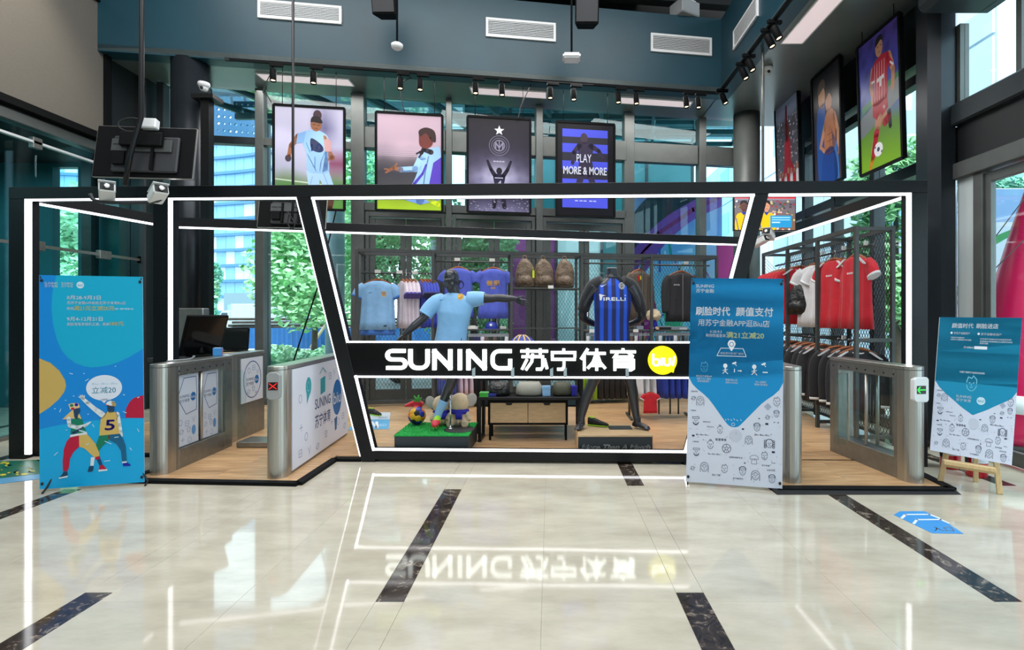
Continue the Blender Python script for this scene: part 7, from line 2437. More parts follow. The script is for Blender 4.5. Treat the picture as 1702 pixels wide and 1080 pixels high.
# arms
mb.tube([J(730, 500), J(716, 510, -.02), J(706, 526, -.05), J(701, 531, -.06), J(688, 542, -.09), J(675, 553, -.12), J(671, 557, -.125)], [.07, .056, .047, .046, .045, .032, .028], 16, sub=4)
hand(mb, J(671, 557, -.125), J(656, 572, -.15) - J(671, 557, -.125), Vector((-.5, -.5, -.4)), Vector((.5, .3, -.6)), .18, .06, .5)
mb.tube([J(786, 498), J(800, 496, -.01), J(818, 496, -.02), J(826, 495, -.02), J(840, 496, -.03), J(853, 496, -.05), J(857, 497, -.05)], [.075, .058, .046, .045, .046, .03, .027], 16, sub=4)
hand(mb, J(857, 497, -.05), J(878, 507, -.1) - J(857, 497, -.05), Vector((.3, -.2, 1)), Vector((-.2, .4, -.6)), .18, .14, .25)
# standing leg and trailing leg
GZ = PH
mb.tube([J(755, 583), J(754, 600, -.03), J(752, 622, -.05), J(750, 632, -.05), J(746, 645, -.03), J(738, 664, .0), J(730, 682, .0), J(728, 692, .0)], [.095, .088, .066, .06, .062, .05, .036, .036], 18, sub=4)
mb.tube([J(728, 690, .0), J(726, 700, -.03), J(722, 708, -.09)], [.036, .034, .026], 12)
mb.tube([J(744, 583), J(741, 600, -.0), J(738, 618, .04), J(735, 622, .08), J(727, 606, .24), J(721, 592, .34), J(718, 583, .38)], [.092, .084, .064, .06, .058, .044, .036], 18, sub=4)
mb.tube([J(718, 583, .38), J(713, 590, .42), J(706, 604, .4)], [.036, .034, .026], 12)
remesh(mb, 'body', 'mannequin_black', m1, voxel=.0062, smooth=3)
# shirt
mb = MB()
mb.loft([ring_(748.5, 580, .188, .13), ring_(749, 574, .192, .135), ring_(750, 560, .178, .125), ring_(752, 543, .172, .122), ring_(755, 520, .192, .13, -.01), ring_(757, 506, .205, .122), ring_(757, 496, .185, .105), ring_(757, 490.5, .12, .085), ring_(757, 487, .075, .072)], 34)
mb.tube([J(738, 499), J(726, 503, -.0), J(714, 513, -.02), J(707, 523, -.04)], [.085, .094, .086, .08], 20, sub=3)
mb.tube([J(776, 497), J(788, 497), J(798, 496, -.01), J(804, 496.5, -.01)], [.085, .092, .082, .076], 20, sub=3)
shirt = remesh(mb, 'shirt', 'jersey_sky', m1, voxel=.009, smooth=6)
ringp = [J(757, 488) + side * (.076 * math.cos(t)) + Y3 * (.072 * math.sin(t)) + Z3 * (.012 * math.sin(t) - .002) for t in [2 * PI * i / 24 for i in range(25)]]
MB().tube(ringp, .009, 8).build('collar', 'cloth_sky_deep', m1)
for e_, d_ in ((J(707, 523, -.04), J(707, 523, -.04) - J(714, 513, -.02)), (J(804, 496.5, -.01), J(804, 496.5, -.01) - J(798, 496, -.01))):
    d_ = d_.normalized()
    MB().tube([e_ - d_ * .012, e_ + d_ * .006], [.083 if e_.x < -1 else .078] * 2, 20).build('cuff', 'cloth_sky_deep' if False else 'jersey_sky', m1)
I4 = Matrix.Identity(4)
def wdecal(art, u0, v0, u1, v1, target, parent, M, Y=5.3, part='print'):
    k = Yp - .1
    return project(art, part, target, M, P(u0, v0, k) - Y3 * .6, P(u1, v0, k) - Y3 * .6, P(u0, v1, k) - Y3 * .6, Y3, parent)
M1 = MW[m1.name]
wdecal(crest_art(), 759.5, 487.5, 770.5, 499.5, shirt, m1, M1, part='crest')
wdecal(tick_art((50, 96, 160)), 730, 496, 739, 500, shirt, m1, M1, part='tick_mark')
a = Art(20, 10); a.rect(0, 0, 20, 10, (40, 52, 80)).up().rect(3, 3, 8, 7, (190, 200, 220)).rect(11, 3, 17, 7, (190, 200, 220))
wdecal(a, 766, 562, 773, 566, shirt, m1, M1, part='hem_patch')
# sock and boots
MB().tube([J(738, 665, .0), J(734, 674, .0), J(729, 686, .0), J(727, 695, -.01)], [.054, .049, .043, .042], 18, sub=3).build('sock', 'cloth_sky', m1)
MB().tube([J(729, 601, .2), J(724, 596, .29), J(718, 583, .38)], [.062, .055, .043], 16, sub=3).build('sock', 'cloth_sky', m1)
def boot(heel, ball, toe, up):
    heel, ball, toe, up = map(Vector, (heel, ball, toe, up))
    d = (toe - heel).normalized(); s = d.cross(up).normalized(); up = s.cross(d).normalized()
    mb = MB()
    mb.loft([(heel, s * .028, up * .03), (heel + d * .03 + up * .006, s * .037, up * .05), (heel + d * .09 + up * .002, s * .04, up * .052), (ball, s * .046, up * .036), (toe - d * .035 - up * .006, s * .038, up * .026), (toe - up * .008, s * .016, up * .012)], 20)
    b = mb.build('boot', 'boot_lime', m1)
    mb = MB()
    mb.loft([(ball - d * .03 + up * .004, s * .047, up * .036), (ball + d * .004 + up * .002, s * .048, up * .037), (toe - d * .033 - up * .004, s * .04, up * .028), (toe - up * .006 + d * .003, s * .018, up * .014)], 20)
    mb.build('toe_cap', 'boot_red', b)
    mb = MB()
    for f, q in ((.1, -1), (.1, 1), (.62, -1), (.62, 1), (.85, -.6), (.85, .6)):
        c = heel + (toe - heel) * f + s * q * .024 - up * (.04 if f < .5 else .032)
        mb.tube([c, c - up * .014], [.009, .006], 6)
    mb.build('studs', 'neon', b)
    return b
boot(J(729, 694, .02), J(724, 703, -.1), J(721, 707.5, -.17), Vector((0, -.3, 1)))
boot(J(719, 572, .40), J(709, 592, .44), J(704, 604, .42), Vector((-.8, -.5, .2)))
# support rod
MB().tube([(-1.02 - .1, 5.72, PH + .008), (-1.12, 5.73, PH + .25), (-1.13, 5.74, PH + .4)], .009, 8).lathe([(.03, 0), (.03, .012), (.012, .02)], (-1.12, 5.72, PH + .006), 16).build('support_rod', 'chrome', m1)

# headless mannequin
Yp = 5.78
m2 = thing('mannequin', 'headless black mannequin in blue and black striped football shirt standing on wooden plinth', 'mannequin', (.7, 5.74, PH))
side = Vector((1, .05, 0))
mb = MB()
mb.loft([ring_(1017, 598, .12, .1), ring_(1017, 584, .17, .115), ring_(1017, 565, .16, .105), ring_(1017, 540, .155, .11), ring_(1018, 512, .19, .125, -.01), ring_(1018, 487, .205, .12), ring_(1018, 472, .18, .1), ring_(1018, 463, .1, .08), ring_(1017, 456, .066, .066), ring_(1017, 446, .06, .06)], 26)
for a_ in ((990, 476, 976, 497, 968, 523, 978, 534, 996, 541), (1046, 476, 1059, 497, 1067, 523, 1059, 534, 1040, 541)):
    s = -1 if a_[0] < 1010 else 1
    mb.tube([J(a_[0], a_[1], .0), J(a_[2], a_[3], .04), J(a_[4], a_[5], .1), J(a_[6], a_[7], .17), J(a_[8], a_[9], .2)], [.072, .058, .05, .043, .03], 16, sub=4)
    hand(mb, J(a_[8], a_[9], .2), Vector((-s, .1, -.15)), Vector((0, -.2, 1)), Vector((0, -1, 0)), .18, .05, .3)
mb.tube([J(1003, 588), J(996, 606, -.04), J(987, 630, -.05), J(984, 638, -.05), J(977, 655, -.02), J(970, 678, .0), J(966, 695, .0), J(966, 701, .0)], [.105, .092, .068, .06, .062, .05, .037, .036], 18, sub=4)
mb.tube([J(1032, 588), J(1040, 606, -.04), J(1047, 630, -.05), J(1049, 638, -.05), J(1052, 655, -.02), J(1055, 678, .0), J(1058, 695, .0), J(1059, 701, .0)], [.105, .092, .068, .06, .062, .05, .037, .036], 18, sub=4)
aL, aR = J(966, 698), J(1059, 698)
foot(mb, (aL.x, aL.y, PH + .075), (aL.x - .06, aL.y - .17, PH + .006))
foot(mb, (aR.x, aR.y, PH + .075), (aR.x + .13, aR.y - .14, PH + .006))
remesh(mb, 'body', 'mannequin_black', m2, voxel=.0064, smooth=3)
MB().loft([(J(1017, 446.4), side * .06, Y3 * .06), (J(1017, 444.8), side * .056, Y3 * .056)], 24).build('neck_cap', 'grey_plastic', m2)
mb = MB()
mb.loft([ring_(1017, 584, .208, .138), ring_(1017, 574, .208, .138), ring_(1017, 556, .2, .13), ring_(1017, 536, .196, .132), ring_(1018, 512, .208, .14, -.01), ring_(1018, 489, .215, .13), ring_(1018, 475, .185, .112), ring_(1018, 466, .115, .088), ring_(1017.5, 461, .078, .076)], 36)
shirt2 = remesh(mb, 'shirt', 'jersey_stripes', m2, voxel=.009, smooth=6)
mb = MB()
for s, q in ((-1, ((1002, 468), (988, 476), (976, 495), (969, 516))), (1, ((1033, 468), (1047, 476), (1059, 495), (1066, 516)))):
    mb = MB().tube([J(u, v, .0 + .03 * i) for i, (u, v) in enumerate(q)], [.075, .088, .076, .066], 20, sub=4)
    mb.build('sleeve', 'cloth_black', m2)
ringp = [J(1017.5, 460) + side * (.076 * math.cos(t)) + Y3 * (.074 * math.sin(t)) + Z3 * (.012 * math.sin(t)) for t in [2 * PI * i / 24 for i in range(25)]]
MB().tube(ringp, .011, 8).build('collar', 'cloth_black', m2)
M2 = MW[m2.name]
a = Art(100, 28)
a.poly([(2, 2), (98, 6), (98, 10), (22, 9), (14, 10), (10, 26), (4, 26)], (226, 230, 238)).up()
a.text('IRELLI', 17, 27, 17, (226, 230, 238), w=80, bold=.06)
wdecal(a, 995, 487.5, 1041, 500, shirt2, m2, M2, part='chest_lettering')
a = Art(24, 24); a.ell(12, 12, 11.5, 11.5, (216, 214, 206), 28).up().ring(12, 12, 9, 9, 1.6, (40, 60, 120), 24).ell(12, 12, 6, 6, (40, 48, 90)).up().line([(9, 15), (9, 9), (12, 13), (15, 9), (15, 15)], 1.2, (226, 206, 150))
wdecal(a, 1028, 468.5, 1039, 481, shirt2, m2, M2, part='crest')
wdecal(tick_art((220, 226, 236)), 998, 471.5, 1009, 477.5, shirt2, m2, M2, part='tick_mark')

# ------------------------------------------------------------------ ball, chilli plush, elephants on the turf
def ball_mat(name, cols, s):
    m = bpy.data.materials.new(name); m.use_nodes = True
    t = m.node_tree; b = t.nodes['Principled BSDF']
    tc = t.nodes.new('ShaderNodeTexCoord')
    v = t.nodes.new('ShaderNodeTexVoronoi'); v.inputs['Scale'].default_value = s
    t.links.new(tc.outputs['Object'], v.inputs['Vector'])
    sp = t.nodes.new('ShaderNodeSeparateColor'); t.links.new(v.outputs['Color'], sp.inputs[0])
    r = t.nodes.new('ShaderNodeValToRGB'); r.color_ramp.interpolation = 'CONSTANT'
    e = r.color_ramp.elements
    e[0].position = 0; e[0].color = lin(cols[0]); e[1].position = 1 / len(cols); e[1].color = lin(cols[1])
    for i in range(2, len(cols)): e.new(i / len(cols)).color = lin(cols[i])
    t.links.new(sp.outputs[0], r.inputs[0]); t.links.new(r.outputs[0], b.inputs['Base Color'])
    b.inputs['Roughness'].default_value = .35
    MATS[name] = m
def football(label, p, r, cols, blobs):
    """ball of pentagon and hexagon panels built as raised pieces"""
    g = thing('football', label, 'ball', (p[0], p[1], p[2] - r))
    ph = (1 + 5 ** .5) / 2
    ico = [Vector(v).normalized() for v in ((-1, ph, 0), (1, ph, 0), (-1, -ph, 0), (1, -ph, 0), (0, -1, ph), (0, 1, ph), (0, -1, -ph), (0, 1, -ph), (ph, 0, -1), (ph, 0, 1), (-ph, 0, -1), (-ph, 0, 1))]
    fc = [(0, 11, 5), (0, 5, 1), (0, 1, 7), (0, 7, 10), (0, 10, 11), (1, 5, 9), (5, 11, 4), (11, 10, 2), (10, 7, 6), (7, 1, 8), (3, 9, 4), (3, 4, 2), (3, 2, 6), (3, 6, 8), (3, 8, 9), (4, 9, 5), (2, 4, 11), (6, 2, 10), (8, 6, 7), (9, 8, 1)]
    rot = Matrix.Rotation(.6, 3, 'X') @ Matrix.Rotation(.4, 3, 'Z')
    MB().ell(p, (r * .985,) * 3, 24, 16).build('bladder', 'rubber', g)
    def panel(pts, m):
        c = sum(pts, Vector()).normalized()
        n_ = len(pts)
        vs = [c]; fs = []
        for ring_i, f in enumerate((.5, .94, 1.0)):
            for i in range(n_):
                for h in (0, .5):
                    q = pts[i] * (1 - h) + pts[(i + 1) % n_] * h
                    vs.append((c + (q - c) * f).normalized() * (1 if f < .99 else .98))
        k = 2 * n_
        vs[1:] = [v.normalized() * (1.0 if j < 2 * k else .98) for j, v in enumerate(vs[1:])]
        for i in range(k):
            fs.append((0, 1 + i, 1 + (i + 1) % k))
            for q in (0, 1):
                fs.append((1 + q * k + i, 1 + (q + 1) * k + i, 1 + (q + 1) * k + (i + 1) % k, 1 + q * k + (i + 1) % k))
        MB().add([Vector(p) + rot @ v * r for v in vs], fs, 0, True).build('panel', m, g)
    for i, v in enumerate(ico):
        nb = [w_ for w_ in ico if 0 < (w_ - v).length < 1.2]
        nb.sort(key=lambda w_: math.atan2(w_.dot(v.orthogonal().normalized()), w_.dot(v.cross(v.orthogonal()).normalized())))
        panel([(v * 2 + w_) / 3 for w_ in nb], cols[i % 2])
    for i, f in enumerate(fc):
        pts = []
        for a_, b_ in ((f[0], f[1]), (f[1], f[0]), (f[1], f[2]), (f[2], f[1]), (f[2], f[0]), (f[0], f[2])):
            pts.append((ico[a_] * 2 + ico[b_]) / 3)
        panel(pts, cols[2 + i % (len(cols) - 2)])
    return g
mat('ball_blue', (28, 40, 150), .3); mat('ball_yellow', (226, 172, 30), .3); mat('ball_white', (214, 220, 228), .3); mat('ball_orange', (220, 120, 30), .3)
bc = P(693, 687, 5.98)
football('blue yellow and white football on turf plinth', (bc.x, 5.98, PH + .107), .104, ('rubber', 'ball_orange', 'ball_blue', 'ball_yellow', 'ball_blue', 'ball_white', 'ball_yellow'), None)
mat('plush_red', (196, 30, 50), .8, bump=.3, sheen=.4); mat('plush_green', (50, 160, 50), .8, bump=.3, sheen=.4)
c = P(697, 668, 6.28)
g = thing('chilli_plush', 'red chilli pepper plush with green leafy stalk behind football', 'plush toy', (c.x, 6.25, .024))
MB().tube([P(672, 675, 6.3), P(682, 672, 6.3), P(694, 670, 6.3), P(703, 673, 6.3)], [.008, .03, .045, .03], 14, sub=3).tube([P(694, 672, 6.3), P(694, 700, 6.3), Vector((P(694, 700, 6.3).x, 6.3, .06))], [.05, .06, .05], 14, sub=3).build('body', 'plush_red', g)
mb = MB()
for u, v in ((682, 664), (688, 657), (696, 656), (701, 660), (703, 666)):
    mb.loft([(P(694, 669, 6.28), X3 * .012, Y3 * .008), (P((694 + u) / 2, (669 + v) / 2 - 1, 6.26), X3 * .018, Y3 * .01), (P(u, v, 6.26), X3 * .003, Y3 * .004)], 8)
mb.build('leaves', 'plush_green', g)
mat('plush_beige', (206, 184, 150), .85, noise=.1, nscale=20, bump=.35, bscale=90, sheen=.5)
mat('plush_grey', (168, 164, 158), .85, bump=.35, bscale=90, sheen=.5)
mat('scarf_blue', (40, 40, 160), .8, bump=.2)
def elephant(label, x, y, z, s, tilt, rz):
    g = thing('elephant_plush', label, 'plush toy', (x, y, z), rz, 'elephant plush toys on the turf')
    mb = MB()
    mb.ell((0, 0, .1 * s), (.115 * s, .11 * s, .12 * s), 20, 14)
    mb.ell((0, 0, .3 * s), (.135 * s, .125 * s, .135 * s), 22, 16)
    for q in (-1, 1):
        mb.tube([(q * .08 * s, -.03 * s, .07 * s), (q * .1 * s, -.1 * s, .04 * s), (q * .105 * s, -.15 * s, .04 * s)], [.05 * s, .048 * s, .045 * s], 12)
        mb.tube([(q * .09 * s, -.02 * s, .17 * s), (q * .14 * s, -.05 * s, .12 * s), (q * .145 * s, -.08 * s, .08 * s)], [.04 * s, .038 * s, .034 * s], 12)
    mb.tube([(0, .1 * s, .28 * s), (0, .17 * s, .22 * s), (0, .2 * s, .14 * s)], [.04 * s, .032 * s, .026 * s], 12, sub=2)
    mb.tube([(0, -.1 * s, .08 * s), (0.02 * s, -.15 * s, .05 * s)], [.012 * s, .008 * s], 8)
    remesh(mb, 'body', 'plush_beige', g, voxel=.008 * s, smooth=6, local=True)
    for q in (-1, 1):
        M = Matrix.Translation((q * .155 * s, .01 * s, .34 * s)) @ Matrix.Rotation(q * .5, 4, 'Z') @ Matrix.Rotation(q * .35, 4, 'Y')
        MB().ell((0, 0, 0), (.075 * s, .022 * s, .095 * s), 18, 12).xf(M).build('ear', 'plush_grey', g, local=True)
    MB().loft([((0, 0, .165 * s), (.122 * s, 0, 0), (0, .118 * s, 0)), ((0, 0, .2 * s), (.126 * s, 0, 0), (0, .122 * s, 0)), ((0, 0, .225 * s), (.11 * s, 0, 0), (0, .105 * s, 0))], 24).build('scarf', 'scarf_blue', g, local=True)
    MB().loft([((.02 * s, -.118 * s, .1 * s), (.045 * s, 0, 0), (0, .012 * s, 0)), ((.02 * s, -.125 * s, .19 * s), (.05 * s, 0, 0), (0, .014 * s, 0))], 12, sq=.6).build('scarf_end', 'scarf_blue', g, local=True)
    return g
e1 = P(762, 690, 5.95)
elephant('beige elephant plush with blue scarf partly behind mannequin shin', HX(734, 6.0), 5.98, PH + .002, .78, 0, .35)
elephant('beige elephant plush with blue scarf at right end of turf', HX(765, 5.98), 5.95, PH + .002, .86, 0, -.1)
# boots / shoes standing about
def shoe(label, p, rz, m1_, m2_, s=1.0):
    g = thing('sports_shoe', label, 'shoe', tuple(p), rz, None)
    MB().loft([((0, .11 * s, .05 * s), (.02 * s, 0, 0), (0, 0, .045 * s)), ((0, .08 * s, .055 * s), (.035 * s, 0, 0), (0, 0, .05 * s)), ((0, .02 * s, .05 * s), (.037 * s, 0, 0), (0, 0, .045 * s)), ((0, -.06 * s, .035 * s), (.042 * s, 0, 0), (0, 0, .03 * s)), ((0, -.13 * s, .026 * s), (.03 * s, 0, 0), (0, 0, .02 * s)), ((0, -.15 * s, .022 * s), (.012 * s, 0, 0), (0, 0, .012 * s))], 16).build('upper', m1_, g, local=True)
    MB().loft([((0, .11 * s, .01 * s), (.025 * s, 0, 0), (0, 0, .01 * s)), ((0, .0, .01 * s), (.038 * s, 0, 0), (0, 0, .01 * s)), ((0, -.08 * s, .01 * s), (.044 * s, 0, 0), (0, 0, .01 * s)), ((0, -.15 * s, .014 * s), (.018 * s, 0, 0), (0, 0, .008 * s))], 16, sq=.8).build('sole', m2_, g, local=True)
    mb = MB()
    for i in range(4):
        y = .02 - i * .022
        mb.tube([(-.024 * s, y * s, (.082 - .006 * i) * s), (.024 * s, (y + .006) * s, (.083 - .006 * i) * s)], .003 * s, 5)
    mb.build('laces', 'cloth_white', g, local=True)
    MB().tube([(-.02 * s, .07 * s, .1 * s), (0, .1 * s, .105 * s), (.02 * s, .07 * s, .1 * s), (0, .03 * s, .098 * s), (-.02 * s, .07 * s, .1 * s)], .006 * s, 6, sub=2).build('collar', m2_, g, local=True)
    return g
shoe('lime and black sports shoe between headless mannequin ankles', (HX(992, 5.88), 5.9, PH + .001), 1.15, 'rubber', 'boot_lime', .95)
shoe('black and lime sports shoe on floor left of turf plinth', (HX(622, 7.6), 7.6, .025), 1.0, 'rubber', 'boot_lime', 1.0)

# ------------------------------------------------------------------ display table group
tb = thing('display_table', 'tall black table with wooden top behind low black bench', 'table', (HX(880, 6.65), 6.65, .024))
xa, xb = HX(792, 6.4), HX(969, 6.4)
zt_ = HZ(624.5, 6.4)
MB().bx(xa, xb, 6.4, 7.0, zt_ - .03, zt_).build('top', 'wood_light', tb, bevel=.003)
MB().bx(xa, xb, 6.41, 6.99, zt_ - .06, zt_ - .031).build('apron', 'black_steel', tb)
for x in (xa + .02, xb - .02):
    for y in (6.42, 6.98):
        MB().bx(x - .018, x + .018, y - .018, y + .018, .024, zt_ - .06).build('leg', 'black_steel', tb)
MB().bx(xa + .04, xb - .04, 6.42, 6.98, .36, .385).build('shelf', 'black_steel', tb)
lb = thing('display_bench', 'low black steel bench in front of tall table', 'table', (HX(880, 6.1), 6.1, .024))
xa, xb = HX(794, 5.98), HX(965, 5.98)
zb_ = HZ(660, 5.98)
MB().bx(xa, xb, 5.98, 6.36, zb_ - .035, zb_).build('top', 'black_steel', lb, bevel=.004)
for x in (xa + .02, xb - .02):
    for y in (6.0, 6.34):
        MB().bx(x - .018, x + .018, y - .018, y + .018, .024, zb_ - .035).build('leg', 'black_steel', lb)
    MB().bx(x - .015, x + .015, 6.018, 6.322, .03, .06).build('stretcher', 'black_steel', lb)
# drawer chest under the bench
dc = thing('drawer_chest', 'black framed chest with two pale wood drawers under bench', 'cabinet', (HX(877, 6.15), 6.2, .024))
Yd = 6.06
xa, xb = HX(811, Yd), HX(944, Yd)
z1_, z0_ = HZ(665, Yd), HZ(706, Yd)
for q_ in ((xa, xb, z1_ - .03, z1_), (xa, xb, z0_, z0_ + .02)):
    MB().bx(q_[0], q_[1], Yd, Yd + .26, q_[2], q_[3]).build('carcass_panel', 'black_matte', dc)
for x in (xa, xb - .025):
    MB().bx(x, x + .025, Yd, Yd + .26, z0_ + .02, z1_ - .03).build('side_panel', 'black_matte', dc)
for x in (xa + .01, xb - .035):
    for y in (Yd + .015, Yd + .22):
        MB().bx(x, x + .025, y, y + .025, .024, z0_).build('leg', 'black_matte', dc)
xm = (xa + xb) / 2
for x0, x1 in ((xa + .027, xm - .003), (xm + .003, xb - .027)):
    dr = MB().bx(x0, x1, Yd + .004, Yd + .2, z0_ + .023, z1_ - .033).build('drawer', 'wood_light', dc, bevel=.002)
    hx = (x0 + x1) / 2
    M = Matrix.Translation((0, Yd + .0045, 0)) @ Matrix.Rotation(PI / 2, 4, 'X')
    MB().prism([(hx - .045, z1_ - .034), (hx + .045, z1_ - .034), (hx + .028, z1_ - .06), (hx - .028, z1_ - .06)], 0, .002, mtx=M).build('finger_cut', 'rubber', dr)
# goods on the bench
mat('bag_olive', (70, 72, 56), .6, bump=.4, bscale=12)
mat('bag_cream', (150, 150, 140), .6, bump=.4, bscale=12)
def pouch(label, u, v, w_, h_, m, handle=True, Y=6.15):
    p = P(u, v, Y)
    g = thing('sports_bag', label, 'bag', (p.x, Y, zb_ + .001), 0, 'bags on the low bench')
    MB().loft([((0, 0, 0), (w_ * .45, 0, 0), (0, .08, 0)), ((0, 0, .02), (w_ * .5, 0, 0), (0, .1, 0)), ((0, 0, h_ * .6), (w_ * .48, 0, 0), (0, .09, 0)), ((0, 0, h_), (w_ * .36, 0, 0), (0, .05, 0))], 22, fold=.1, nf=5, sq=.75).build('body', m, g, local=True)
    if handle:
        MB().tube([(-.06, -.05, h_ * .8), (-.04, -.1, h_ * .55), (.04, -.1, h_ * .55), (.06, -.05, h_ * .8)], .01, 8, sub=3).build('handle', 'rubber', g, local=True)
    MB().bx(-w_ * .3, w_ * .3, -.004, .004, h_ - .004, h_ + .003).build('zip', 'steel_dark', g, local=True)
pouch('black sports bag with grey handle on low bench, left', 829, 640, .27, .16, 'bag_black')
pouch('cream grey bag in middle of low bench', 880, 640, .33, .16, 'bag_cream', False)
pouch('olive green bag on low bench towards right', 935, 640, .24, .16, 'bag_olive', False)
for i, (u, d, m, lab) in enumerate(((805, (.1, .12, .05), 'plush_green', 'small green box at left end of low bench'), (816, (.12, .06, .03), 'cap_blue', 'small flat blue box in front of black sports bag'), (908, (.09, .05, .12), 'cloth_sky', 'pale blue patterned card between cream and olive bags'), (954, (.06, .05, .12), 'scarf_blue', 'small blue box at right end of low bench'))):
    carton('small_carton', lab, (HX(u, 6.04), 6.04 + .02 * i, zb_ + .001), d, m, .1 * i, 'small boxes on the low bench')
# blue ball with tan straps on the tall table
c = P(868, 578, 6.65)
g = thing('strapped_ball', 'blue dome shaped ball with tan straps on tall table', 'ball', (c.x, 6.65, zt_))
mb = MB().ell((c.x, 6.65, c.z - .02), (.19, .19, .19), 26, 16)
MB().lathe([(.1, zt_), (.12, zt_ + .03), (.11, c.z - .18)], (c.x, 6.65, 0), 20).build('stand', 'black_matte', g)
mb.build('shell', 'cap_blue', g)
mat('tan', (206, 176, 116), .6)
for an in (-.75, -.28, .28, .75):
    pts = []
    for t in [i * PI / 12 for i in range(1, 12)]:
        pts.append((c.x + .193 * math.sin(an) * math.sin(t), 6.65 - .193 * math.cos(an) * math.sin(t), c.z - .02 + .193 * math.cos(t)))
    MB().tube(pts, .011, 6).build('strap', 'tan', g)
# small clothes-block pile on the tall table (folded shirts)
for i, (u, m, lab) in enumerate(((812, 'cloth_white', 'folded white shirt on tall table, left'), (930, 'cloth_dark_blue', 'folded blue shirt on tall table, right'))):
    g = thing('folded_shirt', lab, 'shirt', (HX(u, 6.7), 6.7, zt_ + .001), 0, 'folded shirts on the tall table')
    MB().loft([((0, 0, .0), (.13, 0, 0), (0, .16, 0)), ((0, 0, .02), (.135, 0, 0), (0, .165, 0)), ((0, 0, .045), (.13, 0, 0), (0, .16, 0))], 20, sq=.4).build('body', m, g, local=True)
    MB().tube([(.05 * math.cos(t), -.02 + .05 * math.sin(t), .048) for t in [i * .5 for i in range(13)]], .008, 6).build('collar', m, g, local=True)
# plush lion cub on the shelf behind the striped shirt
p = RW(RS(1086, .1), .08, SH4 + .001)
g = thing('seated_plush', 'beige shaggy plush with blue shirt seated on rack shelf', 'plush toy', tuple(p))
mb = MB().ell((p.x, p.y, p.z + .24), (.1, .09, .09), 18, 12)
for i in range(10):
    a_ = 2 * PI * i / 10
    mb.ell((p.x + .09 * math.cos(a_), p.y + .02, p.z + .24 + .08 * math.sin(a_)), (.045, .04, .04), 10, 8)
mb.ell((p.x, p.y - .09, p.z + .22), (.04, .03, .03), 10, 8)
remesh(mb, 'head', 'plush_beige', g, voxel=.01, smooth=3)
MB().loft([((p.x, p.y, p.z), (.06, 0, 0), (0, .05, 0)), ((p.x, p.y, p.z + .08), (.07, 0, 0), (0, .06, 0)), ((p.x, p.y, p.z + .16), (.04, 0, 0), (0, .04, 0))], 16).build('shirt', 'scarf_blue', g)
for s in (-1, 1):
    MB().tube([(p.x + s * .03, p.y - .03, p.z + .025), (p.x + s * .045, p.y - .1, p.z + .025)], [.026, .024], 10).build('leg', 'plush_beige', g)

# ------------------------------------------------------------------ counter, monitors on the left
ct = thing('counter', 'white counter with rounded front behind second turnstile', 'counter', (HX(388, 7.0), 7.0, .024))
cx_ = HX(388, 6.95)
cpoly = [(cx_ - .28, 6.8), (cx_ + .1, 6.8), (cx_ + .17, 6.83), (cx_ + .2, 6.92), (cx_ + .2, 7.3), (cx_ - .28, 7.3)]
MB().prism(cpoly, .024, HZ(588, 6.9)).build('body', 'white_paint', ct, bevel=.006)
MB().prism([(x + (.01 if x > cx_ else -.01), y + (-.01 if y < 7 else .01)) for x, y in cpoly], HZ(588, 6.9), HZ(585, 6.9)).build('top', 'wood_light', ct, bevel=.004)
def monitor(label, c, w_, h_, rz, tilt, zbase, box=False):
    g = thing('monitor', label, 'monitor', (c[0], c[1], zbase), rz)
    M = Matrix.Translation((0, 0, c[2] - zbase)) @ Matrix.Rotation(tilt, 4, 'X')
    MB().bx(-w_ / 2, w_ / 2, -.018, .018, -h_ / 2, h_ / 2).xf(M).build('casing', 'black_matte', g, local=True, bevel=.008)
    MB().bx(-w_ / 2 + .018, w_ / 2 - .018, -.0195, -.0185, -h_ / 2 + .02, h_ / 2 - .018).xf(M).build('screen', 'screen_black', g, local=True)
    MB().bx(-w_ * .25, w_ * .25, .018, .05, -h_ * .3, h_ * .25).xf(M).build('back_cover', 'dark_grey', g, local=True, bevel=.006)
    MB().tube([(0, .05, c[2] - zbase - h_ * .1), (0, .07, .06), (0, .04, .02)], [.03, .03, .03], 10).build('neck', 'black_matte', g, local=True)
    MB().bx(-.13, .13, -.06, .14, 0.0, .02).build('foot', 'black_matte', g, local=True, bevel=.006)
    return g
mat('screen_black', (12, 14, 16), .12)
dk = thing('cashier_desk', 'dark desk standing behind hexagon sticker turnstile', 'desk', (-4.15, 5.95, .024))
MB().bx(-4.5, -3.9, 5.7, 6.3, .98, 1.03).build('top', 'dark_grey', dk, bevel=.004)
MB().bx(-4.48, -3.92, 5.74, 6.28, .024, .98).build('body', 'black_matte', dk)
MB().bx(-4.46, -3.94, 5.728, 5.74, .1, .9).build('front_panel', 'dark_grey', dk)
gm_ = monitor('large black slanted monitor seen from side above hexagon sticker turnstile', (HX(336, 5.95), 5.98, HZ(557, 5.95)), .46, .5, PI / 2 - .45, .38, 1.031)
MB().bx(HX(295, 6.2), HX(343, 6.2), 6.14, 6.26, 1.031, HZ(512, 6.2)).xf(Matrix.Identity(4)).build('back_unit', 'steel_dark', dk, bevel=.01)
monitor('small dark monitor on white counter', (HX(391, 7.0), 6.98, HZ(563, 7.0)), .36, .3, .25, -.2, HZ(585, 6.9) + .001)
g = thing('tissue_box', 'small bright blue box with dark side on second turnstile top', 'box', (HX(366, 5.78), 5.74, 1.053), .5)
MB().bx(-.045, .045, -.045, .045, 0, .09).build('carton', 'sticker_blue', g, local=True, bevel=.003)
MB().bx(.0452, .047, -.04, .04, .008, .082).build('side_print', 'boot_red', g, local=True)
MB().bx(-.03, .03, -.03, .03, .09, .092).build('lid', 'white_plastic', g, local=True)
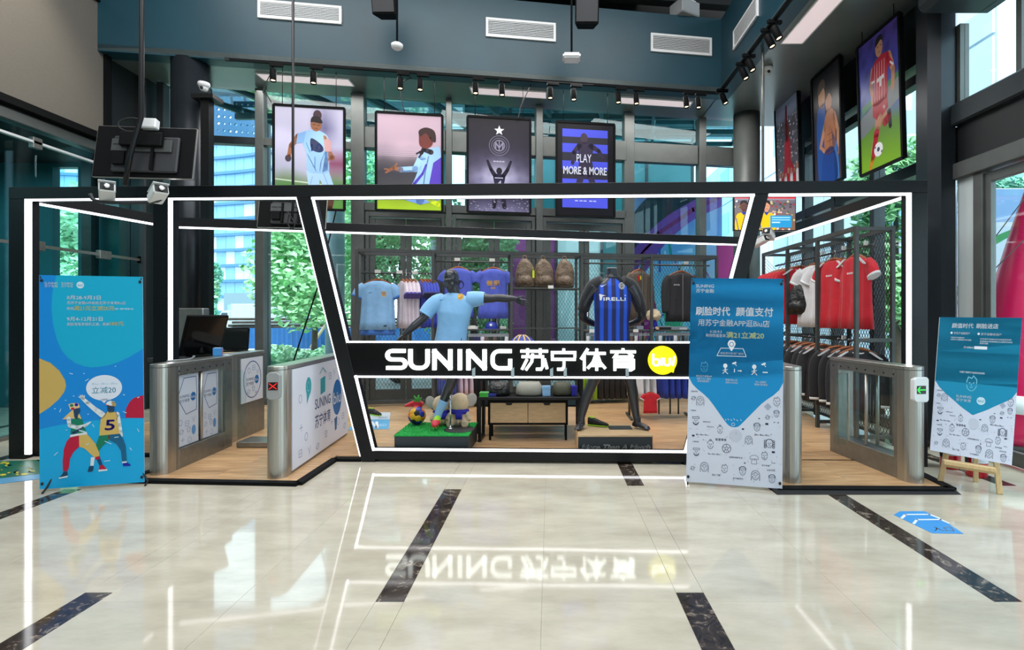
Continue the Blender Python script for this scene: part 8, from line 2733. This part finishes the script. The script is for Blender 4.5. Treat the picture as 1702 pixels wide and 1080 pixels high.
one('cable', MB().tube([(-3.75, 5.0, 1.06), (-3.7, 5.2, 1.058), (-3.78, 5.4, 1.058), (-3.9, 5.6, 1.06), (-4.0, 5.72, 1.05)], .008, 6, sub=4), 'grey_plastic', 'grey cable lying on top of hexagon sticker turnstile', 'cable')
# ------------------------------------------------------------------ outside: ground, canopy, street
gr = MB().prism([(-90, glY(-90) * 0 + 8.6), (-7, 8.6), (RX + .2, 10.4), (RX + .2, -3), (40, -3), (40, 110), (-90, 110)], -.3, -.03)
struct('ground_outside', gr, 'paving')
can = structure('roof_canopy')
glass('glass_canopy', (.22, .31, .325))
mat('rib', (52, 92, 98), .5)
def can_z(y): return 5.62 + (y - 9.5) * .16
xs = [-7.2 + 1.15 * i for i in range(11)]
for i, x in enumerate(xs):
    MB().bar((x, glY(x) + .15, can_z(9.5) + .02), (x + .9, 14.6, can_z(14.6)), .07, .16).build('rib', 'rib', can)
for i in range(10):
    for a, b in ((7.6, 11.2), (11.25, 12.9), (12.95, 14.6)):
        y0 = max(a, glY(xs[i] + (a - 9.5) * .18 + .02) + .15)
        x0, x1 = xs[i] + (y0 - 9.5) * .18 + .02, xs[i + 1] + (y0 - 9.5) * .18 - .02
        if y0 >= b: continue
        d = (b - y0) * .18
        MB().add([(x0, y0, can_z(y0) + .1), (x1, y0, can_z(y0) + .1), (x1 + d, b, can_z(b) + .1), (x0 + d, b, can_z(b) + .1), (x0, y0, can_z(y0) + .115), (x1, y0, can_z(y0) + .115), (x1 + d, b, can_z(b) + .115), (x0 + d, b, can_z(b) + .115)],
                 [(0, 1, 2, 3), (7, 6, 5, 4), (0, 4, 5, 1), (1, 5, 6, 2), (2, 6, 7, 3), (3, 7, 4, 0)]).build('pane', 'glass_canopy', can)
for y in (11.2, 12.9, 14.6):
    MB().bar((xs[0] + (y - 9.5) * .18, y, can_z(y) - .03), (xs[-1] + (y - 9.5) * .18, y, can_z(y) - .03), .08, .12).build('purlin', 'rib', can)
mat('pillar_pale', (150, 170, 176), .5)
for i, (u, Y, lab) in enumerate(((557, 13.6, 'pale round pillar carrying canopy beyond windows left of doors'), (730, 14.2, 'pale round pillar carrying canopy seen through left double door'))):
    x = HX(u, Y)
    g = thing('canopy_pillar', lab, 'pillar', (x, Y, -.03), 0, 'pillars of the outdoor canopy')
    MB().lathe([(.24, -.03), (.24, can_z(Y) - .1)], (x, Y, 0), 28).build('shaft', 'pillar_pale', g)
    MB().lathe([(.3, -.03), (.3, .1), (.25, .12)], (x, Y, 0), 28).build('base', 'steel_dark', g)

# trees ------------------------------------------------------------
mat('bark', (84, 72, 60), .9, noise=.2, bump=.5)
def leafmat(name, c):
    m = mat(name, c, .6, noise=.35, nscale=3)
    t = m.node_tree
    b = t.nodes['Principled BSDF']
    b.inputs['Transmission Weight'].default_value = 0
    return m
leafmat('leaf_fresh', (150, 208, 148)); leafmat('leaf_dark', (110, 182, 156)); leafmat('leaf_pale', (172, 214, 176))
def crown_mb(seed, R, H, n=2600, lf=.17):
    rt = random.Random(seed)
    mb = MB()
    cl = [(Vector((rt.uniform(-.62, .62) * R, rt.uniform(-.62, .62) * R, rt.uniform(-.75, .8) * H)), rt.uniform(.32, .5)) for _ in range(16)]
    vs, fs = [], []
    for i in range(n):
        c, q = cl[rt.randrange(len(cl))]
        d = Vector((rt.gauss(0, 1), rt.gauss(0, 1), rt.gauss(0, 1))).normalized() * rt.random() ** .4
        p = c + Vector((d.x * R * q, d.y * R * q, d.z * H * q))
        a = Vector((rt.gauss(0, 1), rt.gauss(0, 1), rt.gauss(0, .6))).normalized()
        b = a.orthogonal().normalized()
        s = lf * rt.uniform(.6, 1.3)
        k = len(vs)
        vs += [p - a * s, p + b * s * .55, p + a * s, p - b * s * .55]
        fs.append((k, k + 1, k + 2, k + 3))
    mb.add(vs, fs)
    return mb, cl
def tree(label, x, y, h, R, m, seed, trunk=.12, lf=.17, n=2600):
    g = thing('tree', label, 'tree', (x, y, -.03), 0, 'trees outside the windows')
    zc_ = h * .6
    mb, cl = crown_mb(seed, R, h * .4, n, lf)
    mb.xf(Matrix.Translation((0, 0, zc_)))
    tag(mb.build('crown', m, g, local=True), kind='stuff')
    t = MB().tube([(0, 0, 0), (.04, .02, h * .25), (-.03, 0, h * .5), (.02, .02, h * .8)], [trunk, trunk * .8, trunk * .6, trunk * .25], 10, sub=3)
    for c, q in cl[:7]:
        t.tube([(0, 0, h * .32), tuple(Vector((0, 0, h * .45)) + Vector((c.x, c.y, c.z)) * .4), (c.x, c.y, c.z + zc_)], [trunk * .4, trunk * .28, trunk * .1], 6, sub=2)
    t.build('trunk', 'bark', g, local=True)
for i, (u, Y, h, R, m, lab) in enumerate((
        (522, 20, 6.8, 2.3, 'leaf_fresh', 'bright green tree beyond windows between left mullion and diagonal post'),
        (668, 16.3, 6.4, 1.75, 'leaf_fresh', 'bright green tree seen through left double door'),
        (341, 32, 4.6, 1.1, 'leaf_dark', 'dark green tree beside round column near white truck'),
        (238, 17, 6.4, 2.3, 'leaf_pale', 'pale green tree outside far left windows'),
        (585, 29, 11.5, 3.2, 'leaf_dark', 'tall dark tree behind kneeling footballer poster'),
        (785, 13.0, 4.6, 1.2, 'leaf_fresh', 'green tree seen through middle double door'),
        (1490, 10.6, 5.0, 1.0, 'leaf_fresh', 'green tree outside right windows behind red shirts'),
        (1668, 10.2, 4.8, .85, 'leaf_dark', 'green tree behind white totem sign at right entrance'),
        (112, 21, 6.6, 2.2, 'leaf_pale', 'pale green tree seen through left glass front'))):
    tree(lab, HX(u, Y), Y, h, R, m, 30 + i, lf=.15 if Y > 19 else .1, n=6500)

# low planting and hoarding ------------------------------------------
rt = random.Random(77)
g = thing('shrub_bed', 'low silvery green shrub bed outside windows behind left turnstiles', 'shrubs', (-7, 14.5, -.03))
mb = MB()
vs, fs = [], []
for i in range(7000):
    x, y = rt.uniform(-12.5, -6.15), rt.uniform(13.85, 17)
    z = .1 + .28 * abs(math.sin(x * 1.7 + y)) * abs(math.cos(y * 1.3 - x * .6)) + rt.uniform(0, .22)
    a = Vector((rt.gauss(0, 1), rt.gauss(0, 1), rt.gauss(0, .6))).normalized(); b = a.orthogonal().normalized(); s = rt.uniform(.06, .13)
    p = Vector((x, y, z)); k = len(vs)
    vs += [p - a * s, p + b * s * .6, p + a * s, p - b * s * .6]; fs.append((k, k + 1, k + 2, k + 3))
mb.add(vs, fs)
tag(mb.build('foliage', 'leaf_pale', g), kind='stuff')
mb = MB()
N_ = 24
vs = [(-12.5 + 6.3 * i / N_, 13.85 + 3.15 * j / 10, -.03 + (.12 + .26 * abs(math.sin((-12.5 + 6.3 * i / N_) * 1.7)) if 0 < i < N_ and 0 < j < 10 else 0)) for j in range(11) for i in range(N_ + 1)]
mb.add(vs, [(j * (N_ + 1) + i, j * (N_ + 1) + i + 1, (j + 1) * (N_ + 1) + i + 1, (j + 1) * (N_ + 1) + i) for j in range(10) for i in range(N_)])
mb.build('mound', 'leaf_dark', g)
mat('hoarding_blue', (30, 96, 160), .5, noise=.12, nscale=2)
hd = thing('site_hoarding', 'bright blue corrugated site hoarding across street', 'fence', (-11, 24, -.03))
for i in range(10):
    x0 = -17.5 + i * 1.35
    mb = MB()
    pts = []
    n_ = 12
    for k in range(n_ + 1):
        pts.append((x0 + 1.33 * k / n_, 24 + (.04 if k % 2 else 0)))
    mb.prism(pts + [(p[0], p[1] + .03) for p in reversed(pts)], -.03, .93)
    mb.build('panel', 'hoarding_blue', hd)
mat('timber_old', (72, 62, 54), .85, noise=.25, nscale=3)
tp = thing('timber_stack', 'long grey brown timber stack above blue hoarding', 'timber', (-11, 25.5, -.03))
for i in range(9):
    for j in range(2):
        MB().box((-11 + .2 * ((i * 7) % 5), 25.2 + .5 * j, .06 + i * .16), (11 - .3 * ((i * 3 + j) % 4), .4, .12), .01 * ((i * 5) % 3 - 1)).build('plank', 'timber_old', tp)
mat('bamboo', (206, 190, 150), .6)
for a, b, lab in (((468, 506), (546, 531), 'pale pole lying across timber stack'), ((546, 533), (516, 578), 'pale pole propped against blue hoarding')):
    pa, pb = P(a[0], a[1], 23.6), P(b[0], b[1], 23.4)
    one('pole', MB().tube([pa, (pa + pb) / 2 + Vector((0, 0, .02)), pb], [.06, .07, .06], 8), 'bamboo', lab, 'pole', 'poles by the hoarding')
one('stay_cable', MB().tube([P(566, 318, 8.2), P(529, 474, 8.05), P(486, 606, 7.9)], .012, 6).tube([P(486, 606, 7.9), Vector((HX(476, 7.85), 7.85, .03))], .012, 6), 'black_matte', 'thin black stay cable slanting down beside left diagonal post', 'cable')

# truck -----------------------------------------------------------------
mat('truck_white', (172, 180, 186), .4)
mat('glass_dark', (40, 60, 74), .1)
x0, x1, xc = HX(383, 40), HX(452, 40), HX(356, 40)
tk = thing('box_truck', 'white box truck parked beyond blue hoarding', 'truck', ((x0 + x1) / 2, 41, -.03))
MB().bx(x0, x1, 40, 42, .75, 2.45).build('cargo_box', 'truck_white', tk, bevel=.03)
MB().prism([(xc, .5), (x0 - .05, .5), (x0 - .05, 1.95), (xc + .5, 1.9), (xc + .12, 1.15)], 40.1, 41.9, mtx=Matrix(((1, 0, 0, 0), (0, 0, 1, 0), (0, 1, 0, 0), (0, 0, 0, 1)))).build('cab', 'truck_white', tk, bevel=.04)
MB().prism([(xc + .3, 1.2), (x0 - .3, 1.2), (x0 - .3, 1.75), (xc + .55, 1.75)], 40.07, 40.12, mtx=Matrix(((1, 0, 0, 0), (0, 0, 1, 0), (0, 1, 0, 0), (0, 0, 0, 1)))).build('side_window', 'glass_dark', tk)
for x in (xc + .6, x1 - .8):
    for y in (40.15, 41.7):
        MB().lathe([(.2, -.12), (.4, -.12), (.42, 0), (.4, .12), (.2, .12)], (x, y, .39), 20, mtx=Matrix.Rotation(PI / 2, 4, 'X')).build('wheel', 'rubber', tk)
MB().bx(xc + .1, x1, 40.3, 41.7, .5, .75).build('chassis', 'dark_grey', tk)

# curved glass office building ------------------------------------------
mat('office_band', (206, 222, 232), .5)
mat('office_spandrel', (72, 124, 164), .4)
mat('office_glass', (132, 186, 222), .25, noise=.15, nscale=.3)
mat('office_blind', (206, 226, 236), .4)
ob = thing('office_building', 'curved blue glass office building with pale floor bands across street', 'building', (-55, 75, -.03))
CR = Vector((-62, 20, 0)); RR = 58.0
def arcp(t, z, r=RR): return Vector((CR.x + r * math.sin(t), CR.y + r * math.cos(t), z))
NF, NP, FH = 13, 34, 2.3
t0_, t1_ = -.45, .52
rb_ = random.Random(6)
for f in range(NF):
    z0 = -.03 + f * FH
    mb = MB()
    ring_o = []
    for i in range(NP + 1):
        t = t0_ + (t1_ - t0_) * i / NP
        ring_o.append((arcp(t, z0 + FH - .4, RR - .5), arcp(t, z0 + FH - .4, RR + .6)))
    for i in range(NP):
        a, b = ring_o[i], ring_o[i + 1]
        vs = [a[0], b[0], b[1], a[1]]
        vs = vs + [v + Vector((0, 0, .4)) for v in vs]
        mb.add(vs, [(0, 3, 2, 1), (4, 5, 6, 7), (0, 1, 5, 4), (1, 2, 6, 5), (2, 3, 7, 6), (3, 0, 4, 7)])
    mb.build('floor_band', 'office_spandrel', ob)
    for i in range(NP):
        a, b = t0_ + (t1_ - t0_) * (i + .015) / NP, t0_ + (t1_ - t0_) * (i + .985) / NP
        vs = [arcp(a, z0), arcp(b, z0), arcp(b, z0 + FH - .4), arcp(a, z0 + FH - .4)]
        vs = vs + [v + Vector((0, .3, 0)) for v in vs]
        MB().add(vs, [(0, 1, 2, 3), (7, 6, 5, 4), (0, 4, 5, 1), (1, 5, 6, 2), (2, 6, 7, 3), (3, 7, 4, 0)]).build('window_pane', 'office_blind' if rb_.random() < .16 else 'office_glass', ob)
mb = MB()
for i in range(NP):
    a, b = t0_ + (t1_ - t0_) * i / NP, t0_ + (t1_ - t0_) * (i + 1) / NP
    vs = [arcp(a, -.03, RR + .7), arcp(b, -.03, RR + .7), arcp(b, NF * FH, RR + .7), arcp(a, NF * FH, RR + .7)]
    vs = vs + [v + Vector((0, 1, 0)) for v in vs]
    mb.add(vs, [(0, 1, 2, 3), (7, 6, 5, 4), (0, 4, 5, 1), (1, 5, 6, 2), (2, 6, 7, 3), (3, 7, 4, 0)])
mb.build('core_wall', 'office_band', ob)
mat('annex_wall', (118, 140, 150), .6, noise=.05)
g = thing('annex_building', 'low white annex block behind white truck', 'building', (HX(410, 60), 60, -.03))
x0, x1 = HX(372, 60), HX(470, 60)
MB().bx(x0, x1, 60, 66, -.03, 4.2).build('wall', 'annex_wall', g)
for i in range(4):
    xa = x0 + .5 + i * (x1 - x0 - 1) / 4
    MB().bx(xa, xa + 1.2, 59.9, 60.0, 1.4, 2.8).build('window', 'office_glass', g)

# perforated screens seen in the upper left windows -----------------------
mat('screen_blue', (74, 126, 168), .5, metal=.1)
def perforated(label, x0, x1, z0, z1, Y, yaw, nx, nz, hole=.3):
    g = thing('perforated_screen', label, 'screen', ((x0 + x1) / 2, Y, z0), 0, 'perforated metal screens outside')
    mb = MB()
    dx, dz = (x1 - x0) / nx, (z1 - z0) / nz
    rt = random.Random(nx)
    K = 8
    for i in range(nx):
        for j in range(nz):
            cx_, cz = x0 + (i + .5) * dx, z0 + (j + .5) * dz
            rr_ = min(dx, dz) * hole * rt.uniform(.7, 1.1)
            inn = [(cx_ + rr_ * math.cos(2 * PI * (k + .5) / K), cz + rr_ * math.sin(2 * PI * (k + .5) / K)) for k in range(K)]
            sq = [(1, 0), (1, 1), (0, 1), (-1, 1), (-1, 0), (-1, -1), (0, -1), (1, -1)]
            out = [(cx_ + a * dx / 2, cz + b * dz / 2) for a, b in sq]
            vs = []
            for (x, z) in inn + out: vs.append((x, Y + (x - x0) * yaw, z))
            mb.add(vs, [(k, (k + 1) % K, K + (k + 1) % K, K + k) for k in range(K)])
            vs2 = [(v[0], v[1] + .03, v[2]) for v in vs]
            mb.add(vs2, [(K + k, K + (k + 1) % K, (k + 1) % K, k) for k in range(K)])
    mb.build('plate', 'screen_blue', g)
    for x in (x0, x1):
        MB().bx(x - .05, x + .05, Y + (x - x0) * yaw - .04, Y + (x - x0) * yaw + .06, -.03, z1).build('support', 'mullion_dark', g)
Ys = 12.0
perforated('blue perforated metal screen in upper far left window', HX(212, Ys), HX(285, Ys), HZ(222, Ys), HZ(96, Ys), Ys, 0, 6, 8, .26)
Ys = 13.0
perforated('blue perforated metal screen in upper window right of round column', HX(338, Ys), HX(432, Ys) , HZ(232, Ys), HZ(150, Ys), Ys, .25, 11, 7, .24)

# neighbouring glass front, mural and pink boards behind the right doors ---
mat('shop_glass_pale', (150, 184, 190), .15, noise=.25, nscale=.7)
mat('dark_glass_wall', (56, 104, 112), .12, noise=.3, nscale=.5)
mat('magenta', (206, 20, 120), .4)
mat('plum', (98, 44, 104), .4)
nb = thing('neighbour_shopfront', 'dark glass shopfront outside behind middle and right double doors', 'building', (2, 17, -.03))
for i in range(5):
    x0 = -2.8 + i * 1.5
    MB().bx(x0 + .04, x0 + 1.46, 17, 17.1, .1, 4.4).build('window_panel', ('shop_glass_pale', 'plum', 'shop_glass_pale', 'dark_glass_wall', 'plum')[i], nb)
    MB().bx(x0 + .04, x0 + 1.46, 17, 17.1, 4.5, 9.2).build('window_panel', 'dark_glass_wall', nb)
    MB().bx(x0 - .04, x0 + .04, 16.95, 17.15, -.03, 9.3).build('frame_post', 'mullion_dark', nb)
MB().bx(-2.85, 4.8, 17.1, 19, -.03, 9.4).build('wall', 'mullion_dark', nb)
a = Art(160, 260)
def mural_bg(u, v):
    c = grad([(0, (130, 120, 196)), (.35, (116, 176, 238)), (.6, (156, 218, 246)), (1, (116, 194, 228))])(v)
    return mix(c, (206, 226, 240), .4 * max(0, math.sin(u * 15 + v * 11)))
a.field(mural_bg, 16, 24).up()
a.blob([(-6, 120), (30, 70), (80, 34), (130, 14), (170, 4), (170, -6), (90, -6), (40, 10), (0, 50)], (36, 48, 66)).up()
a.blob([(0, 96), (50, 50), (110, 20), (165, 2), (165, 24), (110, 46), (60, 80), (20, 124), (0, 140)], (136, 72, 170))
a.up().line([(0, 112), (50, 64), (110, 32), (160, 14)], 6, (140, 40, 120))
rq = random.Random(2)
for i in range(34):
    x, y = rq.uniform(0, 160), rq.uniform(70, 180)
    a.line([(x, y), (x + rq.uniform(-26, 26), y + rq.uniform(8, 30))], rq.uniform(1.5, 5), rq.choice([(226, 238, 246), (60, 90, 190), (120, 190, 226), (170, 60, 150), (40, 150, 150)]))
a.up().blob([(0, 150), (24, 136), (46, 160), (40, 200), (0, 210)], (190, 30, 130)).blob([(60, 170), (84, 160), (92, 190), (70, 206)], (60, 170, 130)).line([(50, 140), (56, 132), (60, 146), (68, 134), (74, 146), (82, 136), (90, 146), (100, 134), (110, 144)], 1.6, (150, 206, 236))
mu = thing('mural_board', 'colourful blue and purple mural board outside right back windows', 'mural', (3.4, 12.2, -.03))
xa, xb = HX(1046, 12.2), HX(1200, 12.2)
MB().bx(xa, xb, 12.2, 12.3, .0, 4.6).build('board', 'pillar_pale', mu)
a.clip().mesh('print', plane_map((xa, 12.199, 4.6), (xb, 12.199, 4.6), (xa, 12.199, 0), 160, 260), 'print', mu)
for x in (xa + .1, xb - .1):
    MB().bx(x - .04, x + .04, 12.3, 12.4, -.03, 4.5).build('stand', 'mullion_dark', mu)
pk = thing('pink_board', 'hot pink advertising board outside beside mural board', 'board', (4.2, 11.7, -.03))
xa, xb = HX(1192, 11.7), HX(1252, 11.7)
MB().bx(xa, xb, 11.7, 11.78, .0, 3.25).build('board', 'magenta', pk, bevel=.01)
MB().bx(xa + .12, xb - .12, 11.69, 11.7, .3, 2.3).build('panel', 'cloth_white', pk)
MB().bx(xa + .1, xa + .16, 11.78, 11.9, -.03, 3).build('stand', 'mullion_dark', pk)
# scooter
mat('scooter_red', (190, 20, 40), .3)
sx0, sy = HX(618, 11.6), 11.6
g = thing('motor_scooter', 'red motor scooter parked outside behind wire mesh', 'scooter', (sx0, sy, -.03))
for x in (sx0 - .55, sx0 + .6):
    MB().lathe([(.12, -.05), (.21, -.06), (.24, 0), (.21, .06), (.12, .05)], (x, sy, .21), 20, mtx=Matrix.Rotation(PI / 2, 4, 'X')).build('wheel', 'rubber', g)
MB().tube([(sx0 + .6, sy, .25), (sx0 + .75, sy, .5), (sx0 + .4, sy, .62), (sx0, sy, .5), (sx0 - .3, sy, .32), (sx0 - .5, sy, .5), (sx0 - .5, sy, .8)], [.1, .16, .18, .16, .12, .12, .1], 12, sub=3).build('fairing', 'scooter_red', g)
MB().tube([(sx0 + .7, sy, .68), (sx0 + .4, sy, .75), (sx0 + .1, sy, .68)], [.08, .11, .07], 10, sub=2).build('seat', 'rubber', g)
MB().tube([(sx0 - .5, sy, .8), (sx0 - .42, sy, 1.0), (sx0 - .4, sy - .28, 1.02)], .02, 8).tube([(sx0 - .42, sy, 1.0), (sx0 - .4, sy + .28, 1.02)], .02, 8).build('handlebar', 'chrome', g)

# right-hand exterior -----------------------------------------------------
mat('white_hoarding', (196, 212, 222), .5)
wh = thing('white_hoarding', 'pale panel hoarding outside right windows', 'fence', (10.5, 9, -.03))
for i in range(16):
    y0 = 3.0 + i * 1.25
    if i in (2, 7): continue
    MB().bx(10.5, 10.58, y0, y0 + 1.22, -.03, 3.7).build('panel', 'white_hoarding', wh)
    MB().bx(10.47, 10.5, y0 - .03, y0 + .03, -.03, 3.75).build('post', 'steel', wh)
pb = thing('pale_building', 'pale blue panelled building outside beyond right windows', 'building', (13, 26, -.03))
MB().bx(13.1, 20, 15, 46, -.03, 13).build('wall', 'office_band', pb)
for i in range(10):
    for j in range(4):
        MB().bx(13.0, 13.1, 15.05 + i * 3.1, 18.1 + i * 3.1, .1 + j * 3.25, 3.25 + j * 3.25).build('facade_panel', 'white_hoarding', pb)
        if i % 3 == 1: MB().bx(12.97, 13.0, 15.6 + i * 3.1, 17.4 + i * 3.1, 1.0 + j * 3.25, 2.6 + j * 3.25).build('window', 'office_glass', pb)
a = Art(60, 240)
a.rect(0, 0, 60, 240, (150, 168, 182)).up().rect(0, 0, 60, 36, (96, 132, 172))
a.blob([(0, 56), (20, 48), (40, 42), (62, 38), (62, 41), (30, 52), (6, 62)], (24, 110, 56)).up()
for i, (t, c) in enumerate((('苏宁易购', (60, 70, 90)), ('SuFresh', (90, 90, 60)), ('', (190, 110, 120)), ('', (120, 140, 180)))):
    y = 82 + i * 30
    a.rect(14, y, 58, y + 24, (122, 142, 170)).up().ell(22, y + 12, 4, 5, (226, 170, 60)).text(t, 29, y + 16, 10, c, w=26, bold=.015)
ts = thing('totem_sign', 'tall white totem sign with shop name plates outside right entrance', 'sign', (6.3, 6.9, -.03))
Yt = 7.1
xa, xb = HX(1640, Yt), HX(1716, Yt)
MB().bx(xa, xb, Yt, Yt + .2, -.03, HZ(312, Yt)).build('body', 'truck_white', ts, bevel=.03)
a.clip().mesh('print', plane_map((xa + .01, Yt - .001, HZ(314, Yt)), (xb - .01, Yt - .001, HZ(314, Yt)), (xa + .01, Yt - .001, 0.2), 60, 240), 'print', ts)
MB().bx(xa - .1, xb + .1, Yt - .15, Yt + .35, -.03, .1).build('base', 'steel_dark', ts)
mat('inflatable_magenta', (214, 14, 84), .35)
cn = thing('inflatable_cone', 'tall magenta inflatable cone outside right entrance', 'inflatable', (6.15, 6.2, -.03))
px_ = HX(1712, 6.0)
MB().lathe([(.62, -.03), (.66, .2), (.6, .7), (.47, 1.3), (.33, 1.9), (.18, 2.5), (.06, 2.95), (.001, 3.05)], (px_, 6.0, 0), 32).build('skin', 'inflatable_magenta', cn)
MB().lathe([(.645, .42), (.66, .44), (.63, .62), (.615, .62)], (px_, 6.0, 0), 32).build('white_band', 'white_plastic', cn)
MB().lathe([(.69, -.03), (.69, .06), (.6, .08)], (px_, 6.0, 0), 32).build('base_ring', 'rubber', cn)
for i, (a_, b_, lab) in enumerate((((1702, 330), (1635, 420), 'upper thin guy rope of magenta inflatable cone'), ((1702, 405), (1636, 462), 'lower thin guy rope of magenta inflatable cone'))):
    pa, pb = P(a_[0] + 20, a_[1] - 26, 5.8), P(b_[0] - 8, b_[1] + 10, 5.95)
    e_ = pb + (pb - pa) * 1.2
    e_.z = max(e_.z, 0)
    one('guy_rope', MB().tube([pa, pb, Vector((pb.x - .05, pb.y + .3, -.02))], .006, 5), 'rubber', lab, 'rope', 'guy ropes of the inflatable')
